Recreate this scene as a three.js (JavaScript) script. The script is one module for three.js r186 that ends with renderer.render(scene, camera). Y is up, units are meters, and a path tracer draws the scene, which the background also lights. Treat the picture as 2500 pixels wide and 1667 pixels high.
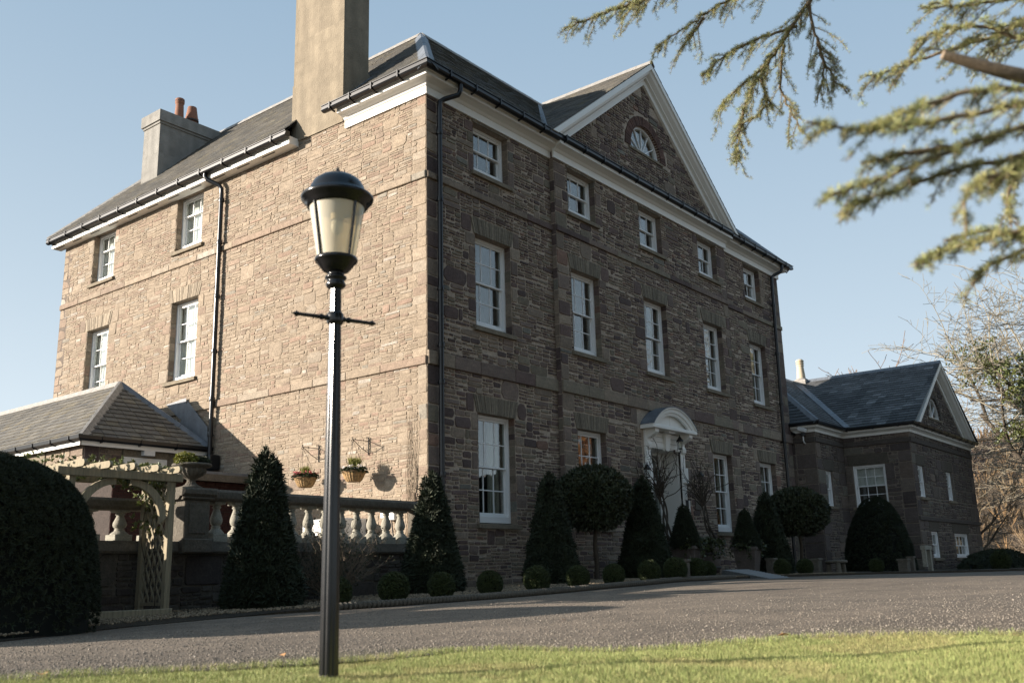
import * as THREE from 'three';
import { RoundedBoxGeometry } from 'three/addons/geometries/RoundedBoxGeometry.js';

// ---------------------------------------------------------------- camera, sky, sun, exposure
const scene = new THREE.Scene();
const camera = new THREE.PerspectiveCamera(38.864, 1024 / 682, 0.1, 1200);
camera.position.set(-12.71, 0.0965, 11.95);
camera.rotation.set(0.2372, -0.9062, -0.0262, 'YXZ');
camera.focus = 21;
camera.userData.fStop = 2.8;

const renderer = new THREE.WebGLRenderer({ antialias: true });
renderer.setSize(1024, 682);
renderer.toneMapping = THREE.LinearToneMapping;
renderer.toneMappingExposure = 2.35;
renderer.shadowMap.enabled = true;

const SUN_AZ = 42 * Math.PI / 180, SUN_EL = 15 * Math.PI / 180;   // light travels towards +x +z
const sunDir = new THREE.Vector3(-Math.cos(SUN_AZ) * Math.cos(SUN_EL), Math.sin(SUN_EL), -Math.sin(SUN_AZ) * Math.cos(SUN_EL));
const sun = new THREE.DirectionalLight(new THREE.Color(1, 0.893, 0.775), 5.0);
sun.position.copy(sunDir).multiplyScalar(90).add(new THREE.Vector3(5, 0, 0));
sun.target.position.set(5, 0, 0);
sun.castShadow = true;
sun.shadow.radius = 1;
sun.shadow.mapSize.set(4096, 4096);
Object.assign(sun.shadow.camera, { left: -45, right: 45, top: 40, bottom: -40, near: 1, far: 220 });
scene.add(sun, sun.target);

{ // clear winter sky: deep above, pale and milky at the horizon, brighter round the low sun
  const W = 512, H = 256, d = new Float32Array(W * H * 4);
  for (let j = 0; j < H; j++) for (let i = 0; i < W; i++) {
    const el = ((j + 0.5) / H - 0.5) * Math.PI, az = ((i + 0.5) / W - 0.5) * 2 * Math.PI;
    const x = Math.cos(el) * Math.cos(az), y = Math.sin(el), z = Math.cos(el) * Math.sin(az);
    const c = Math.max(0, x * sunDir.x + y * sunDir.y + z * sunDir.z);
    const e = Math.max(0, el) / (Math.PI / 2);
    const f = 1 - Math.exp(-e * 3.8);
    const glow = 0.55 * Math.pow(c, 5) + 0.9 * Math.pow(c, 24), haze = Math.exp(-e * 5) * Math.pow(Math.max(0, 0.5 + 0.5 * (x * sunDir.x + z * sunDir.z) / Math.max(0.05, Math.hypot(x, z))), 1.5);
    let r = 0.36 + (0.070 - 0.36) * f, g = 0.413 + (0.134 - 0.413) * f, b = 0.448 + (0.212 - 0.448) * f;
    r += glow * 0.46 + haze * 0.125; g += glow * 0.43 + haze * 0.105; b += glow * 0.38 + haze * 0.07;
    if (el < 0) { const k = Math.min(1, -el * 12); r += (0.05 - r) * k; g += (0.05 - g) * k; b += (0.04 - b) * k; }
    const o = (j * W + i) * 4; d[o] = r; d[o + 1] = g; d[o + 2] = b; d[o + 3] = 1;
  }
  const t = new THREE.DataTexture(d, W, H, THREE.RGBAFormat, THREE.FloatType);
  t.mapping = THREE.EquirectangularReflectionMapping; t.magFilter = t.minFilter = THREE.LinearFilter; t.needsUpdate = true;
  scene.background = t; scene.environment = t;
}

// ---------------------------------------------------------------- helpers
function RNG(s) { return () => { s |= 0; s = s + 0x6D2B79F5 | 0; let t = Math.imul(s ^ s >>> 15, 1 | s); t = t + Math.imul(t ^ t >>> 7, 61 | t) ^ t; return ((t ^ t >>> 14) >>> 0) / 4294967296; }; }
const clamp = (x, a, b) => Math.min(b, Math.max(a, x)), lerp = (a, b, t) => a + (b - a) * t, V3 = (x, y, z) => new THREE.Vector3(x, y, z);
function hash2(x, y, s) { let h = Math.imul(x, 374761393) + Math.imul(y, 668265263) + Math.imul(s, 1274126177) | 0; h = Math.imul(h ^ h >>> 13, 1274126177); return ((h ^ h >>> 16) >>> 0) / 4294967296; }
function vnoise(x, y, s = 0, p = 0) {
  const xi = Math.floor(x), yi = Math.floor(y), fx = x - xi, fy = y - yi, u = fx * fx * (3 - 2 * fx), v = fy * fy * (3 - 2 * fy);
  const m = p ? (a) => ((a % p) + p) % p : (a) => a;
  return lerp(lerp(hash2(m(xi), m(yi), s), hash2(m(xi + 1), m(yi), s), u), lerp(hash2(m(xi), m(yi + 1), s), hash2(m(xi + 1), m(yi + 1), s), u), v);
}
function fbm(x, y, oct, s = 0, p = 0) { let a = 0, w = 0.5, t = 0; for (let o = 0; o < oct; o++) { a += w * vnoise(x, y, s + o, p); t += w; w *= 0.5; x *= 2; y *= 2; p *= 2; } return a / t; }
function tex(n, f, color) { // n x n tile; f(x, y) gives 0..1 grey or [r, g, b] (sRGB)
  const d = new Uint8Array(n * n * 4);
  for (let j = 0; j < n; j++) for (let i = 0; i < n; i++) {
    const v = f(i / n, j / n), o = (j * n + i) * 4;
    for (let k = 0; k < 3; k++) d[o + k] = clamp(255 * (Array.isArray(v) ? v[k] : v), 0, 255);
    d[o + 3] = 255;
  }
  const t = new THREE.DataTexture(d, n, n, THREE.RGBAFormat);
  t.wrapS = t.wrapT = THREE.RepeatWrapping; t.magFilter = THREE.LinearFilter; t.minFilter = THREE.LinearMipmapLinearFilter; t.generateMipmaps = true;
  if (color) t.colorSpace = THREE.SRGBColorSpace;
  t.needsUpdate = true; return t;
}
function rep(t, perMetre) { const c = t.clone(); c.repeat.set(perMetre, perMetre); c.needsUpdate = true; return c; }
function mat(o) {
  const { c, ...q } = o, m = new (q.transmission || q.clearcoat ? THREE.MeshPhysicalMaterial : THREE.MeshStandardMaterial)(q);
  if (c) m.color.setRGB(...c);
  return m;
}
const used = {};
function numbered(n) { const k = used[n] = (used[n] ?? -1) + 1; return k ? `${n}_${String(k).padStart(3, '0')}` : n; }
function thing(name, label, category, group, pos) {
  const o = new THREE.Group(); o.name = numbered(name); scene.add(o); if (pos) o.position.set(...pos);
  o.userData = { label, category }; if (group) o.userData.group = group; return o;
}
function copyOf(src, name, label, pos, turn = 0, s = 1) {
  const o = src.clone(); o.name = numbered(name); o.userData = { ...src.userData, label }; o.position.set(...pos); o.rotation.y = turn;
  if (Array.isArray(s)) o.scale.set(...s); else o.scale.setScalar(s);
  scene.add(o); return o;
}
function sub(name, parent) { const g = new THREE.Group(); g.name = name; parent.add(g); return g; }

// mesh builder: collects faces (flat, or with given normals), uv in metres from the dominant axis
class MB {
  constructor(F) { this.p = []; this.n = []; this.c = []; this.u = []; this.F = F || null; this.col = [1, 1, 1]; }
  at(a) { const F = this.F; return F ? [0, 1, 2].map((k) => F.o[k] + a[0] * F.U[k] + a[1] * F.V[k] + a[2] * F.N[k]) : a; }
  tri(a, b, c, col, uvs) { this.triW(this.at(a), this.at(b), this.at(c), null, col, uvs); return this; }
  triW(a, b, c, ns, col = this.col, uvs) {
    const ux = b[0] - a[0], uy = b[1] - a[1], uz = b[2] - a[2], vx = c[0] - a[0], vy = c[1] - a[1], vz = c[2] - a[2];
    let nx = uy * vz - uz * vy, ny = uz * vx - ux * vz, nz = ux * vy - uy * vx; const l = Math.hypot(nx, ny, nz);
    if (l < 1e-12) return;
    nx /= l; ny /= l; nz /= l;
    const ax = Math.abs(nx), ay = Math.abs(ny), az = Math.abs(nz), k = ay > ax && ay > az ? 1 : ax > az ? 0 : 2;
    [a, b, c].forEach((q, i) => {
      this.p.push(q[0], q[1], q[2]); const m = ns ? ns[i] : [nx, ny, nz]; this.n.push(m[0], m[1], m[2]); this.c.push(col[0], col[1], col[2]);
      if (uvs) this.u.push(uvs[i][0], uvs[i][1]); else this.u.push(k === 0 ? q[2] : q[0], k === 1 ? q[2] : q[1]);
    });
  }
  quad(a, b, c, d, col) { this.tri(a, b, c, col); this.tri(a, c, d, col); return this; }
  box(x0, x1, y0, y1, z0, z1, col) {
    const a = [x0, y0, z0], b = [x1, y0, z0], c = [x1, y1, z0], d = [x0, y1, z0], e = [x0, y0, z1], f = [x1, y0, z1], g = [x1, y1, z1], h = [x0, y1, z1];
    this.quad(e, f, g, h, col).quad(b, a, d, c, col).quad(f, b, c, g, col).quad(a, e, h, d, col).quad(h, g, c, d, col).quad(a, b, f, e, col); return this;
  }
  // box with chamfered front edges (front is the +third axis)
  slab(x0, x1, y0, y1, z0, z1, ch, col) {
    const r = [[x0, y0], [x1, y0], [x1, y1], [x0, y1]], q = [[x0 + ch, y0 + ch], [x1 - ch, y0 + ch], [x1 - ch, y1 - ch], [x0 + ch, y1 - ch]];
    for (let i = 0; i < 4; i++) {
      const j = (i + 1) % 4;
      this.quad([...r[i], z0], [...r[j], z0], [...r[j], z1 - ch], [...r[i], z1 - ch], col).quad([...r[i], z1 - ch], [...r[j], z1 - ch], [...q[j], z1], [...q[i], z1], col);
    }
    this.quad([...q[0], z1], [...q[1], z1], [...q[2], z1], [...q[3], z1], col).quad([...r[3], z0], [...r[2], z0], [...r[1], z0], [...r[0], z0], col); return this;
  }
  // closed profile [[a, b], ...] swept from s0 to s1; P(a, b, s) gives the point; m0, m1: mitres (shift of the ends per unit of a)
  sweep(prof, s0, s1, P, m0 = 0, m1 = 0, closed = true, col) {
    const A = prof.map(([a, b]) => P(a, b, s0 - m0 * a)), B = prof.map(([a, b]) => P(a, b, s1 + m1 * a)), n = prof.length;
    for (let i = 0; i < (closed ? n : n - 1); i++) { const j = (i + 1) % n; this.quad(A[i], A[j], B[j], B[i], col); }
    if (closed) for (const E of [A, B]) {
      const tr = THREE.ShapeUtils.triangulateShape(prof.map(([a, b]) => new THREE.Vector2(a, b)), []);
      for (const [i, j, k] of tr) this.tri(E[i], E[j], E[k], col);
    }
    return this;
  }
  geo(g, m, col = this.col) {
    g = g.index ? g.toNonIndexed() : g; if (m) { g = g.clone(); g.applyMatrix4(m); }
    const P = g.attributes.position, N = g.attributes.normal;
    for (let i = 0; i < P.count; i += 3) {
      const q = [0, 1, 2].map((k) => [P.getX(i + k), P.getY(i + k), P.getZ(i + k)]), n = [0, 1, 2].map((k) => [N.getX(i + k), N.getY(i + k), N.getZ(i + k)]);
      this.triW(q[0], q[1], q[2], n, col);
    }
    return this;
  }
  lathe(prof, seg, x = 0, y = 0, z = 0, col) { return this.geo(new THREE.LatheGeometry(prof.map(([r, h]) => new THREE.Vector2(Math.max(r, 1e-4), h)), seg), new THREE.Matrix4().makeTranslation(x, y, z), col); }
  // tapered tube through points, radii per point
  tube(pts, rad, sides = 6, col, caps = true) {
    const R = (i) => Array.isArray(rad) ? rad[i] : rad, rings = [];
    let up = V3(0.13, 0.97, 0.21);
    for (let i = 0; i < pts.length; i++) {
      const a = V3(...pts[Math.max(0, i - 1)]), b = V3(...pts[Math.min(pts.length - 1, i + 1)]), t = b.sub(a).normalize();
      if (Math.abs(t.dot(up)) > 0.95) up = V3(0.9, 0.1, 0.4);
      const s = V3().crossVectors(t, up).normalize(), w = V3().crossVectors(s, t), ring = [];
      for (let k = 0; k < sides; k++) { const f = k / sides * 2 * Math.PI, n = s.clone().multiplyScalar(Math.cos(f)).addScaledVector(w, Math.sin(f)); ring.push([[pts[i][0] + n.x * R(i), pts[i][1] + n.y * R(i), pts[i][2] + n.z * R(i)], [n.x, n.y, n.z]]); }
      rings.push(ring);
    }
    for (let i = 0; i + 1 < rings.length; i++) for (let k = 0; k < sides; k++) {
      const l = (k + 1) % sides, a = rings[i][k], b = rings[i][l], c = rings[i + 1][l], d = rings[i + 1][k];
      this.triW(a[0], c[0], b[0], [a[1], c[1], b[1]], col); this.triW(a[0], d[0], c[0], [a[1], d[1], c[1]], col);
    }
    if (caps) for (const [r, p] of [[rings[0], pts[0]], [rings[rings.length - 1], pts[pts.length - 1]]]) for (let k = 0; k < sides; k++) this.triW(p, r[k][0], r[(k + 1) % sides][0], null, col);
    return this;
  }
  get size() { return this.p.length; }
  mesh(name, m, parent = scene, kind) {
    const g = new THREE.BufferGeometry();
    g.setAttribute('position', new THREE.Float32BufferAttribute(this.p, 3)); g.setAttribute('normal', new THREE.Float32BufferAttribute(this.n, 3));
    g.setAttribute('uv', new THREE.Float32BufferAttribute(this.u, 2));
    if (m.vertexColors) g.setAttribute('color', new THREE.Float32BufferAttribute(this.c, 3));
    const o = new THREE.Mesh(g, m); o.name = parent === scene ? numbered(name) : name; o.castShadow = o.receiveShadow = true;
    if (kind) o.userData.kind = kind;
    parent.add(o); return o;
  }
}
const frontF = (z) => ({ o: [0, 0, z], U: [1, 0, 0], V: [0, 1, 0], N: [0, 0, 1] });       // faces +z, u = x
const sideF = (x) => ({ o: [x, 0, 0], U: [0, 0, 1], V: [0, 1, 0], N: [-1, 0, 0] });        // faces -x, u = z
function instanced(name, geo, m, mats, parent, cols) {
  const o = new THREE.InstancedMesh(geo, m, mats.length); mats.forEach((q, i) => o.setMatrixAt(i, q));
  if (cols) cols.forEach((c, i) => o.setColorAt(i, c));
  o.name = parent === scene ? numbered(name) : name; o.userData.kind = 'stuff'; o.castShadow = o.receiveShadow = true; parent.add(o); return o;
}

// ---------------------------------------------------------------- materials
const T = {
  grain: tex(512, (x, y) => 0.72 + 0.28 * fbm(x * 24, y * 24, 4, 3, 24) + 0.12 * (fbm(x * 5, y * 5, 3, 9, 5) - 0.5), true),
  rough: tex(512, (x, y) => 0.65 * fbm(x * 16, y * 16, 4, 11, 16) + 0.35 * fbm(x * 70, y * 70, 2, 12, 70)),
  wood: tex(512, (x, y) => { const g = fbm(x * 40 + 0.6 * fbm(x * 4, y * 4, 2, 5, 4), y * 3, 3, 21, 0) ; return 0.7 + 0.3 * g; }, true),
  asphalt: tex(1024, (x, y) => { const a = vnoise(x * 180, y * 180, 31, 180), b = fbm(x * 8, y * 8, 3, 33, 8), s = vnoise(x * 300, y * 300, 35, 300); const v = 0.34 + 0.22 * a * a + 0.10 * (b - 0.5) + (s > 0.93 ? 0.22 : 0); return [v * 1.03, v, v * 0.96]; }, true),
  asphaltB: tex(1024, (x, y) => 0.7 * vnoise(x * 180, y * 180, 31, 180) + 0.3 * vnoise(x * 60, y * 60, 37, 60)),
  soil: tex(512, (x, y) => { const v = 0.75 + 0.3 * (fbm(x * 20, y * 20, 4, 41, 20) - 0.5); return v; }, true),
  plaster: tex(512, (x, y) => { const st = fbm(x * 9, y * 1.0, 3, 51, 0), p = fbm(x * 12, y * 12, 4, 52, 12); return 0.80 + 0.14 * (p - 0.5) + 0.16 * (st - 0.5); }, true),
};
const stoneMaps = { map: rep(T.grain, 2), bumpMap: rep(T.rough, 3), bumpScale: 0.012, roughness: 0.93 };
const M = {
  stone: mat({ vertexColors: true, ...stoneMaps }),
  mortar: mat({ vertexColors: true, map: rep(T.grain, 3), bumpMap: rep(T.rough, 4), bumpScale: 0.014, roughness: 0.97 }),
  sill: mat({ c: [0.27, 0.225, 0.16], ...stoneMaps, bumpScale: 0.006 }),
  white: mat({ c: [0.80, 0.785, 0.735], roughness: 0.42, bumpMap: rep(T.rough, 2), bumpScale: 0.0012 }),
  sash: mat({ c: [0.78, 0.78, 0.77], roughness: 0.35 }),
  black: mat({ c: [0.009, 0.010, 0.012], roughness: 0.28 }),
  lampBlack: mat({ c: [0.008, 0.008, 0.009], roughness: 0.2 }),
  slate: mat({ vertexColors: true, map: rep(T.grain, 2.5), bumpMap: rep(T.rough, 5), bumpScale: 0.004, roughness: 0.7 }),
  lead: mat({ c: [0.22, 0.245, 0.28], map: rep(T.plaster, 0.9), roughness: 0.5, bumpMap: rep(T.rough, 3), bumpScale: 0.006 }),
  ridge: mat({ c: [0.40, 0.38, 0.35], map: rep(T.grain, 2), roughness: 0.8, bumpMap: rep(T.rough, 3), bumpScale: 0.008 }),
  deck: mat({ c: [0.05, 0.05, 0.05], roughness: 1 }),
  glass: mat({ c: [0.93, 0.96, 0.95], transmission: 1, thickness: 0, ior: 1.9, roughness: 0.01 }),
  render: mat({ c: [0.38, 0.315, 0.225], map: rep(T.plaster, 0.5), bumpMap: rep(T.rough, 2.5), bumpScale: 0.012, roughness: 0.95 }),
  cement: mat({ c: [0.40, 0.385, 0.35], map: rep(T.plaster, 0.5), bumpMap: rep(T.rough, 2.5), bumpScale: 0.012, roughness: 0.95 }),
  terracotta: mat({ c: [0.30, 0.13, 0.075], map: rep(T.grain, 3), roughness: 0.8 }),
  brick: mat({ c: [0.07, 0.024, 0.018], map: rep(T.grain, 3), bumpMap: rep(T.rough, 3), bumpScale: 0.01, roughness: 0.9 }),
  blind: mat({ c: [0.82, 0.80, 0.76], roughness: 0.9, transmission: 0.3, thickness: 0 }),
  curtain: mat({ c: [0.42, 0.40, 0.34], roughness: 0.95 }),
  room: mat({ c: [0.16, 0.15, 0.13], roughness: 1 }),
  baluster: mat({ c: [0.40, 0.38, 0.31], map: rep(T.grain, 3), bumpMap: rep(T.rough, 4), bumpScale: 0.006, roughness: 0.9 }),
  coping: mat({ c: [0.16, 0.14, 0.11], map: rep(T.grain, 2), bumpMap: rep(T.rough, 3), bumpScale: 0.012, roughness: 0.95 }),
  timber: mat({ c: [0.37, 0.31, 0.20], map: rep(T.wood, 1.6), bumpMap: rep(T.rough, 4), bumpScale: 0.003, roughness: 0.8 }),
  door: mat({ c: [0.16, 0.19, 0.17], roughness: 0.4 }),
  wicker: mat({ vertexColors: true, roughness: 0.9 }),
  bark: mat({ c: [0.10, 0.078, 0.055], map: rep(T.grain, 6), bumpMap: rep(T.rough, 8), bumpScale: 0.01, roughness: 0.95 }),
  twig: mat({ c: [0.20, 0.155, 0.11], roughness: 0.9 }),
  twigPale: mat({ c: [0.27, 0.24, 0.18], roughness: 0.9 }),
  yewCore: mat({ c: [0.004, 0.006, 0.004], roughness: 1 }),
  leafYew: mat({ c: [0.02, 0.028, 0.011], roughness: 0.75 }),
  leafBox: mat({ c: [0.036, 0.05, 0.013], roughness: 0.65 }),
  leafBay: mat({ c: [0.04, 0.05, 0.025], roughness: 0.5 }),
  leafIvy: mat({ c: [0.05, 0.062, 0.018], roughness: 0.5, transmission: 0.25, thickness: 0 }),
  leafGold: mat({ c: [0.22, 0.22, 0.03], roughness: 0.6, transmission: 0.3, thickness: 0 }),
  leafVine: mat({ c: [0.12, 0.14, 0.035], roughness: 0.55, transmission: 0.35, thickness: 0 }),
  leafBrown: mat({ c: [0.26, 0.11, 0.035], roughness: 0.8, transmission: 0.3, thickness: 0 }),
  needle: mat({ c: [0.265, 0.27, 0.105], roughness: 0.65, transmission: 0.25, thickness: 0 }),
  grass: mat({ c: [0.30, 0.325, 0.11], roughness: 0.8, transmission: 0.2, thickness: 0 }),
  lawn: mat({ c: [0.13, 0.125, 0.055], map: rep(T.soil, 1.5), roughness: 1 }),
  earth: mat({ c: [0.06, 0.05, 0.035], map: rep(T.soil, 1), roughness: 1 }),
  asphalt: mat({ vertexColors: true, map: rep(T.asphalt, 0.5), bumpMap: rep(T.asphaltB, 0.5), bumpScale: 0.008, roughness: 0.92 }),
  bed: mat({ c: [0.30, 0.235, 0.15], map: rep(T.asphalt, 0.7), bumpMap: rep(T.asphaltB, 0.7), bumpScale: 0.02, roughness: 0.95 }),
  hill: mat({ c: [0.12, 0.082, 0.045], map: rep(T.soil, 0.08), bumpMap: rep(T.rough, 0.12), bumpScale: 0.9, roughness: 1 }),
  metal: mat({ c: [0.32, 0.34, 0.35], metalness: 0.7, roughness: 0.42 }),
  plastic: mat({ c: [0.72, 0.72, 0.70], roughness: 0.45 }),
  pot: mat({ c: [0.13, 0.105, 0.09], map: rep(T.grain, 3), roughness: 0.75 }),
};
const pick = (r, list) => { let t = r() * list.reduce((a, b) => a + b[0], 0); for (const [w, c] of list) { t -= w; if (t <= 0) return c; } return list[0][1]; };
const tint = (c, k) => [c[0] * k, c[1] * k, c[2] * k];
// ---------------------------------------------------------------- ground (drops gently from the house to the lawn)
const bedH = (x, z) => -0.09 + 0.025 * clamp(x - 1, -8.5, 2.5) - 0.012 * clamp(z - 1.5, 0, 10) * clamp((x + 4) / 4, 0, 1);
const roadH = (x, z) => bedH(x, z) - 0.05;
function sheet(name, A, B, nv, H, m, col) { // loft between two polylines of [x, z] of equal length
  const mb = new MB(), P = (i, j) => { const t = j / nv, x = lerp(A[i][0], B[i][0], t), z = lerp(A[i][1], B[i][1], t); return [x, H(x, z), z]; };
  for (let i = 0; i + 1 < A.length; i++) for (let j = 0; j < nv; j++) {
    const a = P(i, j), b = P(i + 1, j), c = P(i + 1, j + 1), d = P(i, j + 1);
    if (col) { const k = [a, b, c, d].map((p) => col(p[0], p[2])); mb.triW(a, d, c, null, k[0]); const n0 = mb.c.length; mb.c.splice(n0 - 9, 9, ...k[0], ...k[3], ...k[2]); mb.triW(a, c, b, null, k[0]); mb.c.splice(mb.c.length - 9, 9, ...k[0], ...k[2], ...k[1]); } else mb.quad(a, d, c, b);
  }
  const e = mb.mesh(name, m); e.userData.kind = 'structure'; e.geometry.computeVertexNormals(); return e;
}
function refine(pts, step) { // Catmull-Rom through [x, z]
  const c = new THREE.CatmullRomCurve3(pts.map(([x, z]) => V3(x, 0, z)), false, 'centripetal');
  return c.getSpacedPoints(Math.round(c.getLength() / step)).map((p) => [p.x, p.z]);
}
const bedEdge = refine([[-24, 4.4], [-14, 3.9], [-8.9, 3.1], [-7.4, 2.2], [-5.8, 2.0], [-4.7, 2.2], [-3.6, 2.65], [-2.1, 2.93], [0.1, 2.95], [2.6, 3.02], [4.6, 2.95], [6.2, 2.8], [9, 2.9], [12.5, 3.9], [14.5, 5.2], [18.5, 6.6], [24, 7.6], [34, 8.5], [60, 10]], 0.25);
const grassEdge = refine([[-30, 5.4], [-16, 6.2], [-11.5, 6.6], [-10.35, 6.84], [-9.88, 6.98], [-9.47, 7.35], [-8.97, 7.62], [-8.54, 7.74], [-8.06, 7.8], [-7.85, 8.0], [-7.83, 8.6], [-7.38, 9.09], [-6.59, 9.58], [-6.41, 10.05], [-6.24, 10.62], [-5.4, 12], [-3, 15], [6, 20], [25, 26], [60, 34]], 0.25);
{
  const n = 220, rs = (L) => { const c = new THREE.CatmullRomCurve3(L.map(([x, z]) => V3(x, 0, z))); return Array.from({ length: n + 1 }, (_, i) => { const p = c.getPoint(i / n); return [p.x, p.z]; }); };
  const B = rs(bedEdge), G = rs(grassEdge), r = RNG(5);
  // worn patches of grey and tan; moss creeping in from the lawn edge
  const edgeGap = (x, z) => { let m = 1e9; for (let i = 0; i < grassEdge.length; i += 2) m = Math.min(m, Math.hypot(x - grassEdge[i][0], z - grassEdge[i][1])); return m; };
  const roadCol = (x, z) => { const p = fbm(x * 0.45 + 70, z * 0.45 + 70, 4, 75), q = fbm(x * 2.3 + 70, z * 2.3 + 70, 3, 76), k = 0.77 + 0.5 * (p - 0.5) + 0.45 * (q - 0.5), ms = x < 8 && edgeGap(x, z) < 0.9 ? clamp((fbm(x * 3 + 90, z * 3 + 90, 3, 77) - 0.42) * 5, 0, 1) * clamp(1.1 - edgeGap(x, z) / 0.8, 0, 1) : 0; return [lerp(1.3 * k, 0.9, ms), lerp(1.09 * k, 0.88, ms), lerp(0.87 * k, 0.4, ms)]; };
  // road between bed and lawn, its surface uneven by a centimetre or two
  sheet('driveway', B, G, 40, (x, z) => roadH(x, z) + 0.016 * (fbm(x * 0.5 + 40, z * 0.9 + 40, 3, 71) - 0.5), M.asphalt, roadCol);
  sheet('lawn', G, G.map(([x, z]) => [x - 8 + 0.25 * (x + 8), z + 26]), 26, (x, z) => roadH(x, z) - 0.028 + 0.045 * (fbm(x * 1.1 + 9, z * 1.1 + 9, 3, 72) - 0.4), M.lawn);
  const W = B.map(([x, z]) => [x, x > 16.5 ? Math.min(2.4, z - 1.2) : x > -7.2 ? -0.2 : z - 3.2]);
  sheet('gravel_bed', W, B, 8, (x, z) => bedH(x, z) - 0.042 * clamp((-4.2 - x) / 1.2, 0, 1) + 0.012 * (vnoise(x * 2 + 60, z * 2 + 60, 73) - 0.5), M.bed);
  const sk = new MB(); for (let i = 0; i + 1 < B.length; i++) { const [x, z] = B[i], [u, w] = B[i + 1]; sk.quad([x, bedH(x, z) - 0.1, z], [u, bedH(u, w) - 0.1, w], [u, bedH(u, w) - 0.002 - 0.042 * clamp((-4.2 - u) / 1.2, 0, 1), w], [x, bedH(x, z) - 0.002 - 0.042 * clamp((-4.2 - x) / 1.2, 0, 1), z]); } sk.mesh('bed_edge', M.bed, scene, 'structure');
  const g = new MB();
  for (let i = -20; i < 20; i++) for (let j = -20; j < 20; j++) {
    const q = (a) => Math.sign(a) * Math.pow(Math.abs(a) / 20, 2.2) * 500, P = (a, b) => { const x = q(a), z = q(b); return [x, bedH(x, z) - 0.14, z]; };
    g.quad(P(i, j), P(i, j + 1), P(i + 1, j + 1), P(i + 1, j));
  }
  g.mesh('ground', M.earth, scene, 'structure');
}
{ // rope-top edging along the bed
  const mb = new MB();
  const E = bedEdge.filter(([x]) => x > -4.4 && x < 6.3);
  for (let i = 0; i + 1 < E.length; i++) for (let k = 0; k < 4; k++) {
    const t = k / 4, x = lerp(E[i][0], E[i + 1][0], t), z = lerp(E[i][1], E[i + 1][1], t), dx = E[i + 1][0] - E[i][0], dz = E[i + 1][1] - E[i][1];
    const m = new THREE.Matrix4().compose(V3(x, bedH(x, z) - 0.004, z), new THREE.Quaternion().setFromAxisAngle(V3(0, 1, 0), -Math.atan2(dz, dx) + 0.5), V3(0.026, 0.05, 0.055));
    mb.geo(new THREE.SphereGeometry(1, 7, 5), m);
  }
  const e = mb.mesh('kerb', M.coping, scene, 'structure');
}

// ---------------------------------------------------------------- rubble stonework
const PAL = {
  front: [[3, [0.243, 0.184, 0.149]], [3, [0.294, 0.232, 0.176]], [2.6, [0.186, 0.129, 0.111]], [2, [0.266, 0.226, 0.166]], [1.5, [0.136, 0.097, 0.087]], [0.8, [0.362, 0.289, 0.215]], [0.25, [0.226, 0.211, 0.175]], [0.2, [0.305, 0.186, 0.136]]],  // purple-brown stone as on the side; some shade is put into its tone
  side: [[3, [0.364, 0.288, 0.209]], [2.6, [0.381, 0.304, 0.224]], [1.5, [0.336, 0.249, 0.185]], [1.3, [0.392, 0.325, 0.249]], [0.6, [0.297, 0.226, 0.170]], [0.4, [0.353, 0.249, 0.185]], [0.25, [0.325, 0.288, 0.232]], [0.2, [0.470, 0.414, 0.347]]],  // same stone, its tone lifted for the sunlit wall
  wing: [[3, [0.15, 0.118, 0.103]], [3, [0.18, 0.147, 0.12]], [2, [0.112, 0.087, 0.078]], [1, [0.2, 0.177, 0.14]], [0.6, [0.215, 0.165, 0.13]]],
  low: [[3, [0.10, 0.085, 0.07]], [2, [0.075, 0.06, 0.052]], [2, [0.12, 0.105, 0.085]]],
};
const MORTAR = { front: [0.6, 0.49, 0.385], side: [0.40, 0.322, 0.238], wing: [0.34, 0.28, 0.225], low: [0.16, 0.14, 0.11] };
const wob = (u, v, s) => 0.05 * (fbm(u * 0.55 + 50, v * 0.7 + 50, 3, 80 + s) - 0.5) + 0.018 * (vnoise(u * 3 + 90, v * 4 + 90, 84 + s) - 0.5);
const stoneList = [];           // every rubble stone: corners in its wall's own axes
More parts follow.
